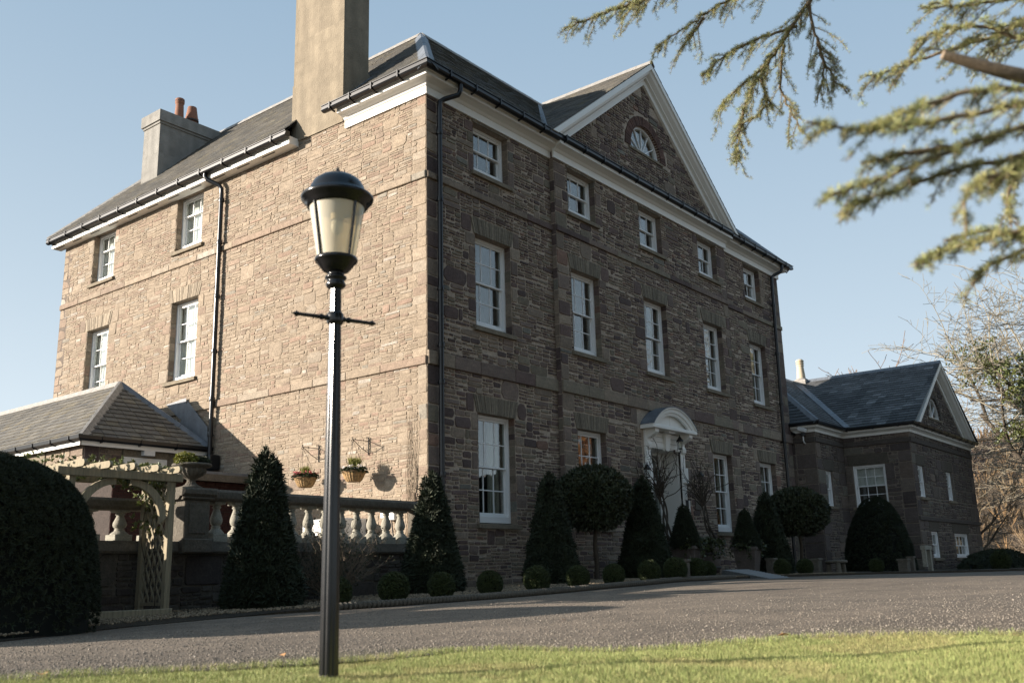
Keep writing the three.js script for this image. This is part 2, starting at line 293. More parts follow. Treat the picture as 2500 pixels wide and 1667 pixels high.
function rubble(o) {
  const { F, owner, parent, u0, u1, v0, v1, holes = [], lines = [], style, seed, inside, qL, qR, proud = 0.009, joint = 0.008, size = 1, long = 1, vary: vk = 0.36 } = o;
  const r = RNG(seed), pal = PAL[style];
  const brk = [...new Set([v0, v1, ...lines, ...holes.flatMap((h) => [h[2], h[3]])].map((v) => +v.toFixed(3)))].filter((v) => v >= v0 - 1e-6 && v <= v1 + 1e-6).sort((a, b) => a - b);
  const emit = (a, b, c, d, big) => {
    const j = joint * (0.7 + 0.7 * r()); a += j; b -= j; c += j; d -= j;
    if (b - a < 0.03 || d - c < 0.022) return;
    if (inside && !(inside((a + b) / 2, (c + d) / 2) && inside(a, d) && inside(b, d) && inside(a, c) && inside(b, c))) return;
    const w = b - a, h = d - c, cut = Math.min(w, h) * (0.08 + 0.2 * r()) * (big ? 0.4 : 1), jit = () => (r() - 0.5) * Math.min(0.018, h * 0.22) * (big ? 0.4 : 1);
    const k = () => cut * (0.5 + r()), out = [[a + k(), c + jit()], [b - k(), c + jit()], [b + jit(), c + k()], [b + jit(), d - k()], [b - k(), d + jit()], [a + k(), d + jit()], [a + jit(), d - k()], [a + jit(), c + k()]];
    const pts = out.map(([u, v]) => [u, v + wob(u, v, seed % 7)]);
    const t = (proud * (0.4 + r())), tu = (r() - 0.5) * 0.012, tv = (r() - 0.5) * 0.012, base = pick(r, pal), kk = 1 - vk / 2 + vk * r(), blotch = 0.85 + 0.3 * fbm((a + 30) * 0.35, (c + 30) * 0.35, 3, seed);
    stoneList.push({ F, owner, parent, pts, t, tu, tv, col: tint(base, kk * blotch), u: (a + b) / 2, v: (c + d) / 2, w, h });
  };
  for (let q = 0; q + 1 < brk.length; q++) {
    const va = brk[q], vb = brk[q + 1], nb = Math.max(1, Math.round((vb - va) / (0.33 * size)));
    const ws = Array.from({ length: nb }, () => 0.65 + 0.7 * r()), tot = ws.reduce((x, y) => x + y, 0); let y = va;
    for (let i = 0; i < nb; i++) {
      const y1 = y + (vb - va) * ws[i] / tot, H = y1 - y;
      let iv = [[u0, u1]];
      for (const h of holes) if (h[2] < y1 - 0.002 && h[3] > y + 0.002) iv = iv.flatMap(([a, b]) => (h[1] <= a || h[0] >= b ? [[a, b]] : [[a, h[0]], [h[1], b]].filter(([m, n]) => n - m > 0.04)));
      for (const [ua, ub] of iv) {
        let a = ua, b = ub;
        const tw = () => (r() < 0.5 ? 0.34 : 0.52) * size;
        if ((qL && ua === u0) || (ua !== u0 && r() < 0.4)) { const w = Math.min(ub - ua, ua === u0 ? tw() : 0.16 + 0.22 * r()); emit(a, a + w, y, y1, true); a += w; }
        if (((qR && ub === u1) || (ub !== u1 && r() < 0.4)) && b - a > 0.2) { const w = Math.min(b - a, ub === u1 ? tw() : 0.16 + 0.22 * r()); emit(b - w, b, y, y1, true); b -= w; }
        while (b - a > 0.02) {
          let w = (0.22 + 0.55 * r()) * size; if (b - a - w < 0.2 * size) w = b - a;
          const th = pick(r, [[5, 0.068], [4.5, 0.105], [1.7, 0.16], [0.6, 0.4]]) * size, nl = clamp(Math.round(H / th), 1, 6), lw = Array.from({ length: nl }, () => 0.6 + 0.8 * r()), lt = lw.reduce((x, z) => x + z, 0); let yy = y;
          for (let l = 0; l < nl; l++) {
            const lh = H * lw[l] / lt; let x = a;
            while (a + w - x > 0.01) { let sw = clamp(lh * (1.1 + 2.8 * r()) * long, 0.09, 0.62); if (a + w - x - sw < 0.09) sw = a + w - x; emit(x, x + sw, yy, yy + lh); x += sw; }
            yy += lh;
          }
          a += w;
        }
      }
      y = y1;
    }
  }
}
function stoneInto(mb, s) {
  mb.F = s.F; const P = s.pts, cx = s.u, cy = s.v + 0, ins = Math.min(0.012, s.h * 0.18);
  const dep = (u, v) => s.t + s.tu * (u - cx) / Math.max(0.1, s.w) * 2 + s.tv * (v - cy) / Math.max(0.06, s.h) * 2;
  const O = P.map(([u, v]) => [u, v, -0.014]), I = P.map(([u, v]) => { const du = cx - u, dv = cy - v, l = Math.hypot(du, dv) || 1, a = u + du / l * ins, b = v + dv / l * ins; return [a, b, dep(a, b)]; });
  const C = [cx, cy, s.t + 0.004];
  for (let i = 0; i < 8; i++) { const j = (i + 1) % 8; mb.quad(O[i], O[j], I[j], I[i], s.col); mb.tri(I[i], I[j], C, s.col); }
}
const camP = camera.position, camR = new THREE.Matrix4().makeRotationFromEuler(camera.rotation).invert();
function seen(F, u, v, w, h) { // rough size in the picture, 0 outside it
  const p = V3(...new MB(F).at([u, v, 0])), q = p.clone().sub(camP), d = q.length(), n = V3(...F.N), c = -q.dot(n) / d; q.applyMatrix4(camR);
  if (q.z >= 0 || c <= 0 || Math.abs(q.x / -q.z) > 0.53 || Math.abs(q.y / -q.z) > 0.353) return 0;
  return w * h * c / (d * d) * Math.min(1, h / w * 2);
}
// the wall slab behind the stones: mortar face, reveals of the openings, inner face
function slabWall(o) {
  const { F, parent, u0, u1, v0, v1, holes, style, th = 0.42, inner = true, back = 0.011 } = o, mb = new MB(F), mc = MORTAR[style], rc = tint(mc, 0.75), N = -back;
  const us = [...new Set([u0, u1, ...holes.flatMap((h) => [h[0], h[1]])])].sort((a, b) => a - b), vs = [...new Set([v0, v1, ...holes.flatMap((h) => [h[2], h[3]])])].sort((a, b) => a - b);
  for (let i = 0; i + 1 < us.length; i++) for (let j = 0; j + 1 < vs.length; j++) {
    const [a, b, c, d] = [us[i], us[i + 1], vs[j], vs[j + 1]];
    if (holes.some((h) => h[0] < b - 1e-4 && h[1] > a + 1e-4 && h[2] < d - 1e-4 && h[3] > c + 1e-4)) continue;
    mb.quad([a, c, N], [b, c, N], [b, d, N], [a, d, N], mc);
    if (inner) mb.quad([b, c, -th], [a, c, -th], [a, d, -th], [b, d, -th], [0.2, 0.19, 0.17]);
  }
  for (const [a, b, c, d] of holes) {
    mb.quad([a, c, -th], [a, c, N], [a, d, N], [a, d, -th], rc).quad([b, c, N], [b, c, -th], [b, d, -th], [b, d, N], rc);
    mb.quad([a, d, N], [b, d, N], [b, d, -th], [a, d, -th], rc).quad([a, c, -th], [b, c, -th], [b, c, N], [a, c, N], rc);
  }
  return mb.mesh('wall', M.mortar, parent);
}
// stones lining the jambs and the head of an opening
function jambs(mb, F, h, style, rec, seed) {
  const r = RNG(seed), [a, b, c, d] = h; mb.F = F;
  for (const [u, s] of [[a, 1], [b, -1]]) for (let y = c; y < d - 0.02;) {
    const H = Math.min(d - y, 0.07 + 0.2 * r()), col = tint(pick(r, PAL[style]), 0.75 + 0.4 * r()), j = 0.006, t = 0.008 * r() + 0.004;
    const x = u + s * t, n1 = -0.006, n0 = -rec - 0.02;
    mb.quad([x, y + j, n0], [x, y + j, n1], [x, y + H - j, n1], [x, y + H - j, n0], col).quad([x, y + j, n1], [u, y + j, n1], [u, y + H - j, n1], [x, y + H - j, n1], col).quad([x, y + H - j, n1], [u, y + H - j, n1], [u, y + H - j, n0], [x, y + H - j, n0], col).quad([x, y + j, n1], [x, y + j, n0], [u, y + j, n0], [u, y + j, n1], col);
    y += H;
  }
}
// flat arch of thin upright stones, leaning outwards
function flatArch(parent, F, a, b, v, H, style, seed, n = 20, lean = 0.13, mx = M.stone) {
  const r = RNG(seed), mb = new MB(F), g = 0.006;
  for (let i = 0; i < n; i++) {
    const t0 = i / n, t1 = (i + 1) / n, B0 = lerp(a - 0.03, b + 0.03, t0) + g * r(), B1 = lerp(a - 0.03, b + 0.03, t1) - g, T0 = lerp(a - lean, b + lean, t0) + g * r(), T1 = lerp(a - lean, b + lean, t1) - g;
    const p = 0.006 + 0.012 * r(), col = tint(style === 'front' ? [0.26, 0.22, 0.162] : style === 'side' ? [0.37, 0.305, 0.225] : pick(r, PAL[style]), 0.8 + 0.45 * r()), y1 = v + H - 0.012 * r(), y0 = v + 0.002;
    mb.quad([B0, y0, p], [B1, y0, p], [T1, y1, p], [T0, y1, p], col).quad([B0, y0, -0.014], [B0, y0, p], [T0, y1, p], [T0, y1, -0.014], col).quad([B1, y0, p], [B1, y0, -0.014], [T1, y1, -0.014], [T1, y1, p], col).quad([T0, y1, p], [T1, y1, p], [T1, y1, -0.014], [T0, y1, -0.014], col).quad([B0, y0, -0.1], [B1, y0, -0.1], [B1, y0, p], [B0, y0, p], col);
  }
  return mb.mesh('flat_arch', mx, parent, 'stuff');
}
// sliding sash window in an opening [u0, u1, v0, v1]: nc panes across, rt rows above the meeting rail, rb below
function sashWindow(parent, F, h, nc, rt, rb, o = {}) {
  const { rec = 0.16, label, split = 0.5, sill = true, blind, curtain, seed = 1, fr = 0.06 } = o, [a, b, c, d] = h, g = sub('window', parent), r = RNG(seed);
  if (label) g.userData.label = label;
  const f = new MB(F); // outer box frame
  const n0 = -rec - 0.13, n1 = -rec;
  f.slab(a, a + fr, c, d, n0, n1, 0.006).slab(b - fr, b, c, d, n0, n1, 0.006).slab(a + fr, b - fr, d - fr, d, n0, n1 - 0.002, 0.006).slab(a + fr, b - fr, c, c + fr * (o.apron ?? 1), n0, n1 + 0.02, 0.006);
  f.mesh('window_frame', M.sash, g);
  const A = a + fr, B = b - fr, Cc = c + fr * (o.apron ?? 1), D = d - fr, mid = lerp(Cc, D, split);
  for (const [y0, y1, rows, z, up] of [[mid - 0.02, D, rt, -rec - 0.035, true], [Cc, mid + 0.02, rb, -rec - 0.08, false]]) {
    const s = new MB(F), st = 0.04, tk = 0.035, bt = up ? 0.035 : 0.07, tp = up ? 0.045 : 0.035;
    s.slab(A, A + st, y0, y1, z - tk, z, 0.005).slab(B - st, B, y0, y1, z - tk, z, 0.005).slab(A + st, B - st, y0, y0 + bt, z - tk, z - 0.001, 0.005).slab(A + st, B - st, y1 - tp, y1, z - tk, z - 0.001, 0.005);
    s.mesh('sash', M.sash, g);
    const ga = A + st, gb = B - st, gc = y0 + bt, gd = y1 - tp;
    for (let i = 1; i < nc; i++) { const x = lerp(ga, gb, i / nc); new MB(F).slab(x - 0.011, x + 0.011, gc, gd, z - tk + 0.004, z - 0.003, 0.005).mesh('glazing_bar', M.sash, g); }
    for (let j = 1; j < rows; j++) { const y = lerp(gc, gd, j / rows); new MB(F).slab(ga, gb, y - 0.011, y + 0.011, z - tk + 0.005, z - 0.005, 0.005).mesh('glazing_bar', M.sash, g); }
    for (let i = 0; i < nc; i++) for (let j = 0; j < rows; j++) {
      const x0 = lerp(ga, gb, i / nc), x1 = lerp(ga, gb, (i + 1) / nc), p0 = lerp(gc, gd, j / rows), p1 = lerp(gc, gd, (j + 1) / rows), e = () => (r() - 0.5) * 0.0012;
      const zz = z - tk / 2, m = new MB(F);
      for (const q of [zz + 0.004, zz - 0.004]) m.quad([x0, p0, q + e()], [x1, p0, q + e()], [x1, p1, q + e()], [x0, p1, q + e()]);
      m.mesh('pane', M.glass, g);
    }
  }
  if (sill) { const dr = o.drop ?? 0, Fs = new MB(F); Fs.sweep([[-rec - 0.1, c], [0.06, c - dr], [0.065, c - dr - 0.01], [0.065, c - dr - 0.085], [-rec - 0.1, c - dr - 0.085]], a - 0.0, b + 0.0, (n, y, s) => [s, y, n]); Fs.slab(a - 0.09, a, c - dr - 0.085, c - dr, -0.02, 0.065, 0.006).slab(b, b + 0.09, c - dr - 0.085, c - dr, -0.02, 0.065, 0.006); Fs.mesh('sill', M.sill, g); }
  if (blind) { // white pull-down blind just behind the glass, a little rippled
    const m = new MB(F), y0 = lerp(Cc, D, 1 - blind), nn = 10;
    for (let i = 0; i < nn; i++) { const x0 = lerp(A, B, i / nn), x1 = lerp(A, B, (i + 1) / nn), q = (k) => -rec - 0.15 - 0.008 * Math.sin(k * 2.1 + seed); m.quad([x0, y0, q(i)], [x1, y0, q(i + 1)], [x1, D, q(i + 1)], [x0, D, q(i)]); }
    m.mesh('blind', M.blind, g);
  }
  if (curtain) {
    for (const [x0, x1] of [[A, A + 0.16], [B - curtain, B + 0.02]]) {
      const m = new MB(F), nn = 14;
      for (let i = 0; i < nn; i++) { const p = lerp(x0, x1, i / nn), q = lerp(x0, x1, (i + 1) / nn), w = (k) => -rec - 0.27 - 0.03 * Math.sin(k * 1.9 + seed); m.quad([p, Cc, w(i)], [q, Cc, w(i + 1)], [q, D, w(i + 1)], [p, D, w(i)]); }
      m.mesh('curtain', M.curtain, g);
    }
  }
  return g;
}
// slates laid on a plane: O origin at the eave, S along the eave, Tt up the slope (unit vectors), poly [[s, t], ...] convex
const slateList = [];
function slates(o) {
  const { owner, parent, O, S, Tt, poly, seed, pal, exp = 0.21, w = 0.27, n, moss = 0, gap = 0.0025, lf = 0 } = o, r = RNG(seed), ts = poly.map((p) => p[1]), t0 = Math.min(...ts), t1 = Math.max(...ts);
  const F = { o: O, U: S, V: Tt, N: n };
  const span = (t) => { let lo = 1e9, hi = -1e9; for (let i = 0; i < poly.length; i++) { const [a, b] = [poly[i], poly[(i + 1) % poly.length]]; if ((a[1] - t) * (b[1] - t) <= 0) { const k = Math.abs(b[1] - a[1]) < 1e-9 ? [a[0], b[0]] : [lerp(a[0], b[0], (t - a[1]) / (b[1] - a[1]))]; for (const s of k) { lo = Math.min(lo, s); hi = Math.max(hi, s); } } } return [lo, hi]; };
  let row = 0;
  for (let t = t0; t < t1 - 0.03; t += exp, row++) {
    const tt = Math.min(t + exp, t1 - 0.001), [a0, b0] = span(t + 0.001), [a1, b1] = span(tt);
    const L = Math.min(a0, a1), R = Math.max(b0, b1);
    for (let s = L - (row % 2 ? w / 2 : 0) - 0.05 * r(); s < R;) {
      const ww = w * (0.9 + 0.2 * r()), g = gap, x0 = s + g, x1 = s + ww - g; s += ww;
      const p0 = clamp(x0, a0, b0), q0 = clamp(x1, a0, b0), p1 = clamp(x0, a1, b1), q1 = clamp(x1, a1, b1);
      if (q0 - p0 < 0.02 && q1 - p1 < 0.02) continue;
      const lift = 0.011 + lf + 0.006 * r(), sk = 0.006 * (r() - 0.5), e = tt + 0.05, col = tint(pick(r, pal), (0.8 + 0.4 * r()) * (0.8 + 0.45 * fbm(s * 0.7 + 20, t * 0.9 + 20, 3, seed)) * (moss && fbm(s * 1.1 + 60, t * 0.55 + 60, 4, seed + 3) - 0.12 * (t - t0) / (t1 - t0) > 0.5 - 0.08 ? 1 - moss * (0.6 + 0.4 * r()) : 1));
      slateList.push({ F, owner, parent, q: [[p0, t + sk], [q0, t - sk], [q1, e], [p1, e]], lift, col, u: s - ww / 2, v: t + exp / 2, w: ww, h: exp });
    }
  }
}
function slateInto(mb, s) {
  mb.F = s.F; const [a, b, c, d] = s.q, l = s.lift, A = [...a, l + 0.006], B = [...b, l + 0.006], Cc = [...c, 0.002], D = [...d, 0.002];
  mb.quad(A, B, Cc, D, s.col).quad([...a, 0], [...b, 0], B, A, s.col).quad([...a, 0], A, D, [...d, -0.002], s.col).quad(B, [...b, 0], [...c, -0.002], Cc, s.col);
}
function flush(list, into, owner, nBig, name, massName, m) { // the largest in the picture one by one, the rest as one part
  const L = list.filter((s) => s.owner === owner).map((s) => ({ s, a: seen(s.F, s.u, s.v, s.w, s.h) })).sort((x, y) => y.a - x.a), mass = new MB();
  L.forEach(({ s, a }, i) => { if (i < nBig && a > 0) { const mb = new MB(); into(mb, s); mb.mesh(name, m, s.parent); } else into(mass, s); });
  if (mass.size) mass.mesh(massName, m, owner, 'stuff');
}
const SLATE = [[4, [0.135, 0.125, 0.105]], [3, [0.155, 0.14, 0.115]], [2, [0.115, 0.11, 0.098]], [1, [0.175, 0.155, 0.11]]];
const SLATE_SUN = [[4, [0.16, 0.148, 0.125]], [3, [0.185, 0.17, 0.14]], [2, [0.135, 0.128, 0.115]], [1, [0.2, 0.175, 0.125]]];  // main slate tones brightened as if in sun; laid on the annex
const SLATE_WING = [[4, [0.085, 0.085, 0.086]], [3, [0.11, 0.111, 0.112]], [2, [0.065, 0.065, 0.064]], [1, [0.15, 0.152, 0.155]]];
// ---------------------------------------------------------------- the house
const XC = 8.39, W = 2 * XC, PX = 4.1, PR = 0.117, HW = 0.575, BAYS = [XC - 6.4, XC - 3.186, XC, XC + 3.186, XC + 6.4];
const SU = 7.605, SL = 3.924, TOP = 9.40, GB = -0.55, RID = 13.4, SZ = 3.24;
const house = thing('manor_house', 'three-storey brown stone Georgian house with slate roof and white pediment', 'house');
{
  const F0 = frontF(0), F1 = frontF(PR), S0 = sideF(0);
  const front = BAYS.map((x, i) => [[x - HW, x + HW, 8.313, 9.289], [x - HW, x + HW, 4.982, 6.835], ...(i === 2 ? [] : [[x - HW, x + HW, 1.09, 3.177]])]);
  const doorHole = [XC - 0.76, XC + 0.76, 0.2, 3.05];
  const groups = [
    { F: F0, u0: 0, u1: PX, bays: [0], seed: 11, qL: true }, { F: F1, u0: PX, u1: W - PX, bays: [1, 2, 3], seed: 12, qL: true, qR: true }, { F: F0, u0: W - PX, u1: W, bays: [4], seed: 13, qR: true },
  ];
  const jam = new MB();
  const lab = ['top floor sash window', 'tall first floor sash window', 'tall ground floor sash window'];
  for (const g of groups) {
    const DR = [0.13, 0.085, 0.03], holes = g.bays.flatMap((b) => front[b].map((h, k) => [h[0], h[1], h[2] - DR[k], h[3]])); if (g.bays.includes(2)) holes.push(doorHole);
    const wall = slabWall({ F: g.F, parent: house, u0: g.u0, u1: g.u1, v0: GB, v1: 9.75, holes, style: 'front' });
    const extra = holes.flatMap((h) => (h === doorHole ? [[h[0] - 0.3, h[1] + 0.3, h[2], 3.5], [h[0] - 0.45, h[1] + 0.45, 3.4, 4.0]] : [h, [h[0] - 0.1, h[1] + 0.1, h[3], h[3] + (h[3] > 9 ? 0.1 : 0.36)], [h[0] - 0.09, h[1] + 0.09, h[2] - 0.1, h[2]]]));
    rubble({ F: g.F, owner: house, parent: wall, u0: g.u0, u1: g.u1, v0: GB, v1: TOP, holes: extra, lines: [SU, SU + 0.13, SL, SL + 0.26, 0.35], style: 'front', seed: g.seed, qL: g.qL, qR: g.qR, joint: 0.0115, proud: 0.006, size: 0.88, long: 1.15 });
    for (const b of g.bays) for (const [k, h] of front[b].entries()) {
      const sky = b < 2;
      sashWindow(house, g.F, h, 3, k === 0 ? 1 : 2, k === 0 ? 1 : 2, { drop: DR[k], seed: b * 7 + k, apron: k === 2 ? 2.2 : 1, curtain: k === 2 && b === 0 ? 0.3 : k === 0 ? 0 : b > 1 ? 0.12 : 0, label: undefined });
      jambs(jam, g.F, [h[0], h[1], h[2] - DR[k] + 0.02, h[3]], 'front', 0.16, b * 31 + k);
      flatArch(house, g.F, h[0], h[1], h[3], k === 0 ? 0.10 : 0.35, 'front', b * 17 + k + 300, k === 0 ? 16 : 22, k === 0 ? 0.04 : 0.13);
    }
    // string courses: bands of flat stones
    for (const [v, H] of [[SU, 0.13], [SL, 0.26]]) {
      const r = RNG(g.seed * 9 + Math.round(v)), m = new MB(g.F); let u = g.u0;
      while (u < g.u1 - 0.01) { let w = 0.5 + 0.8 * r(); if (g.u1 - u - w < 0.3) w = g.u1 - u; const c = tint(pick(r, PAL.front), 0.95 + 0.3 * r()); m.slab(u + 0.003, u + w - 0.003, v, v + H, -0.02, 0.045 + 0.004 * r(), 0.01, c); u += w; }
      m.mesh('string_course', M.stone, house);
    }
  }
  jam.mesh('jamb_stone', M.stone, house, 'stuff');
  for (const [x, s] of [[PX, -1], [W - PX, 1]]) { // returns of the projecting centre
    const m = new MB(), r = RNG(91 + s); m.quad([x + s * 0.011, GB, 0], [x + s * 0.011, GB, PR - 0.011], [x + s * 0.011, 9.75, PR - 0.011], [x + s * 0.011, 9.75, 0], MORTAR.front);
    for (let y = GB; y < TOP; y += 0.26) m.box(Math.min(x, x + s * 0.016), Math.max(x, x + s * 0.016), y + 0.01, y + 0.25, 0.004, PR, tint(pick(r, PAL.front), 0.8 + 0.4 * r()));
    m.mesh('quoin', M.stone, house);
  }
  // side wall: four windows, chimney breast at the front end
  const sh = [[-12.474, -11.364, 8.14, 9.45, 1, 2], [-8.514, -7.395, 8.14, 9.45, 1, 2], [-12.474, -11.364, 4.83, 6.73, 2, 2], [-8.514, -7.395, 4.83, 6.73, 2, 2]];
  const sd = sh.map((h) => (h[2] > 8 ? 0.11 : 0.07));
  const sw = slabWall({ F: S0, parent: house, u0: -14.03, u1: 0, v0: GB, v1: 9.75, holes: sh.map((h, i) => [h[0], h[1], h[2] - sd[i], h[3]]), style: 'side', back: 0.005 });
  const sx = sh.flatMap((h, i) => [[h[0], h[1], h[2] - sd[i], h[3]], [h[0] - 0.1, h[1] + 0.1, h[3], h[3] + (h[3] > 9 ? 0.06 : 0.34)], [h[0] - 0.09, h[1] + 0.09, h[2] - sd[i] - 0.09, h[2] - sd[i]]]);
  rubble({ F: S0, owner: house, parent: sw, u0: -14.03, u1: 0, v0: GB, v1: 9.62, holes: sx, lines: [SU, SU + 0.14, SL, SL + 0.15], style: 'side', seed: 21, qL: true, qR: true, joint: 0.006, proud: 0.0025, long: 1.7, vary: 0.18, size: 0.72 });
  const jam2 = new MB();
  sh.forEach((h, i) => {
    sashWindow(house, S0, h.slice(0, 4), 3, h[4], h[5], { drop: sd[i], seed: 60 + i, split: h[4] === 1 ? 0.66 : 0.5, blind: i === 1 ? 0.97 : 1, rec: 0.16 });
    jambs(jam2, S0, h, 'side', 0.16, 500 + i);
    if (i > 1) flatArch(house, S0, h[0], h[1], h[3], 0.34, 'side', 520 + i, 18);
  });
  jam2.mesh('jamb_stone', M.stone, house, 'stuff');
  for (const [v, H] of [[SU, 0.14], [SL, 0.15]]) {
    const r = RNG(77 + Math.round(v)), m = new MB(S0); let u = -14.03;
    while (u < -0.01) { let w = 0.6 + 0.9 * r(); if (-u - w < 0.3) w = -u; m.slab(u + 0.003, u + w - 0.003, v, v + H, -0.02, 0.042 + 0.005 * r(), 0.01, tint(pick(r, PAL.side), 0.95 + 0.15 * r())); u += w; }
    m.mesh('string_course', M.stone, house);
  }
  { // plain back walls, storey floors: closes the building
    const m = new MB();
    m.box(W - 0.4, W, GB, 9.75, -6.4, 0, [0.2, 0.16, 0.13]).box(6.5, W - 0.4, GB, 9.75, -6.4, -6.0, [0.2, 0.16, 0.13]).box(6.1, 6.5, GB, 9.75, -14.03, -6.4, [0.2, 0.16, 0.13]).box(0, 6.1, GB, 9.75, -14.03, -13.63, [0.2, 0.16, 0.13]);
    m.mesh('wall', M.mortar, house);
    const f = new MB();
    for (const y of [0.25, 4.1, 7.75, 9.6]) f.box(0.42, W - 0.4, y - 0.2, y, -6.0, -0.42).box(0.42, 6.1, y - 0.2, y, -13.63, -6.0);
    f.box(3.3, 3.5, 0.25, 9.4, -13.6, -0.42).box(6.6, 6.75, 0.25, 9.4, -6.0, -0.42).box(10.1, 10.25, 0.25, 9.4, -6.0, -0.42).box(13.4, 13.55, 0.25, 9.4, -6, -0.42).box(0.42, 3.3, 0.25, 9.4, -5.4, -5.2);
    f.box(0.42, W - 0.4, 0.25, 9.4, -3.6, -3.45);
    f.mesh('floor_slab', M.room, house);
  }
  // cornice and gutters
  const corn = [[0, 9.35], [0.045, 9.35], [0.05, 9.38], [0.05, 9.50], [0.075, 9.515], [0.11, 9.56], [0.20, 9.595], [0.27, 9.605], [0.28, 9.615], [0.28, 9.70], [0.30, 9.71], [0.30, 9.735], [0, 9.735]];
  const gut = (y) => [[0.30, y + 0.005], [0.33, y - 0.015], [0.37, y - 0.025], [0.42, y - 0.01], [0.44, y + 0.02], [0.44, y + 0.045], [0.425, y + 0.055], [0.425, y + 0.1], [0.445, y + 0.105], [0.445, y + 0.12], [0.30, y + 0.12]];
  const alongX = (z) => (a, b, s) => [s, b, z + a], alongZ = (x) => (a, b, s) => [x - a, b, s];
  new MB().sweep(corn, 0, PX, alongX(0), 1, 0).mesh('cornice', M.white, house);
  new MB().sweep(corn, PX - 0.05, W - PX + 0.05, alongX(PR), 1 / 6, 1 / 6).mesh('cornice', M.white, house);
  new MB().sweep(corn, W - PX, W, alongX(0), 0, 1).mesh('cornice', M.white, house);
  new MB().sweep(corn, -2.3, 0, alongZ(0), 0, 1).mesh('cornice', M.white, house);
  new MB().sweep(corn, -6.4, 0, (a, b, s) => [W + a, b, s], 0, 1).mesh('cornice', M.white, house);
  new MB().sweep(gut(9.70), 0, PX + 0.05, alongX(0.0), 1, 0).mesh('gutter', M.black, house);
  new MB().sweep(gut(9.702), PX + 0.05, W - PX - 0.05, alongX(PR * 0.4), 0, 0).mesh('gutter', M.black, house);
  new MB().sweep(gut(9.70), W - PX - 0.05, W, alongX(0.0), 0, 1).mesh('gutter', M.black, house);
  new MB().sweep(gut(9.70), -2.62, 0, alongZ(0), 0, 1).mesh('gutter', M.black, house);
  // plain eaves on the long side: soffit box, white fascia, gutter
  const fas = [[0, 9.42], [0.27, 9.42], [0.27, 9.565], [0.29, 9.575], [0.29, 9.60], [0, 9.60]];
  new MB().sweep(fas, -14.3, -3.86, alongZ(0), 0, 0).mesh('fascia', M.white, house);
  new MB().sweep(gut(9.555).map(([a, b]) => [a - 0.015, b]), -14.38, -3.82, alongZ(0), 0, 0).mesh('gutter', M.black, house);
  { const m = new MB(); for (let i = 0; i < 11; i++) m.box(-0.2, -0.17, 9.414, 9.4185, -14.2 + i * 0.93, -13.75 + i * 0.93); m.mesh('soffit_vent', M.deck, house); }
  const brX = (x, z, y) => new MB().sweep([[0.295, y - 0.06], [0.46, y - 0.025], [0.46, y + 0.125], [0.442, y + 0.125], [0.442, y], [0.36, y - 0.03], [0.295, y - 0.02]], x - 0.014, x + 0.014, alongX(z)).mesh('gutter_bracket', M.black, house);
  const brZ = (z, y, d = 0) => new MB().sweep([[0.29, y - 0.06], [0.46, y - 0.025], [0.46, y + 0.125], [0.442, y + 0.125], [0.442, y], [0.36, y - 0.03], [0.29, y - 0.02]], z - 0.016, z + 0.016, alongZ(d)).mesh('gutter_bracket', M.black, house);
  for (let x = 0.25; x < W + 0.2; x += 0.78) brX(x, x > PX && x < W - PX ? PR * 0.4 : 0, 9.70);
  for (const z of [-2.35, -1.75, -1.1, -0.35]) brZ(z, 9.70);
  for (let z = -14.2; z < -3.85; z += 0.9) brZ(z, 9.555, 0.015);
  // downpipes with swan necks, clips and collars
  const pipe = (pts, clips, N, at) => {
    const m = new MB(); m.tube(pts, 0.052, 12); const p = m.mesh('downpipe', M.black, house);
    for (const y of clips) { const c = new MB(), q = at(y); c.lathe([[0.052, -0.05], [0.066, -0.045], [0.066, 0.045], [0.052, 0.05]], 12, q[0], q[1], q[2]); c.box(q[0] - 0.008 + Math.min(0, N[0] * -0.1), q[0] + 0.008 + Math.max(0, N[0] * -0.1), q[1] - 0.012, q[1] + 0.012, q[2] - 0.008 + Math.min(0, N[2] * -0.1), q[2] + 0.008 + Math.max(0, N[2] * -0.1)); c.mesh('pipe_collar', M.black, p); }
  };
  pipe([[0.62, 9.72, 0.36], [0.62, 9.55, 0.36], [0.58, 9.45, 0.33], [0.36, 9.33, 0.17], [0.28, 9.26, 0.11], [0.275, 9.1, 0.105], [0.26, -0.1, 0.105]], [8.6, 7.2, 5.4, 4.3, 3.6, 1.9], [0, 0, 1], (y) => [0.27, y, 0.105]);
  pipe([[16.42, 9.72, 0.36], [16.42, 9.55, 0.36], [16.38, 9.46, 0.33], [16.2, 9.33, 0.15], [16.13, 9.25, 0.105], [16.1, 9.0, 0.105], [15.95, 4.6, 0.105], [15.93, 0, 0.105]], [8.3, 6.7, 5.1, 3.9], [0, 0, 1], (y) => [lerp(15.95, 16.1, clamp((y - 4.6) / 4.4, 0, 1)), y, 0.105]);
  pipe([[-0.34, 9.57, -6.86], [-0.34, 9.46, -6.86], [-0.3, 9.38, -6.8], [-0.14, 9.24, -6.58], [-0.1, 9.14, -6.53], [-0.1, 9.0, -6.52], [-0.1, 2.4, -6.5]], [8.85, 7.8, 6.5, 5.2, 4.1, 3.3], [-1, 0, 0], (y) => [-0.1, y, -6.51]);
  new MB().geo(new RoundedBoxGeometry(0.3, 0.34, 0.5, 2, 0.05), new THREE.Matrix4().makeTranslation(-0.16, 2.66, -6.45)).mesh('rainwater_head', M.black, house);

  // roof: deck (underlay) with slates, ridge and hip cappings
  const roof = new MB(), E = 9.735, es = -0.36, q = (RID - E) / (SZ - es);
  const FZ = 0.40, RZ = -3.2;
  roof.quad([es, E, FZ], [W - es, E, FZ], [W - SZ, RID, RZ], [SZ, RID, RZ]);                              // front slope
  roof.quad([W - es, E, FZ], [W - es, E, -6.8], [W - SZ, RID, RZ], [W - SZ, RID, RZ]);                      // right hip
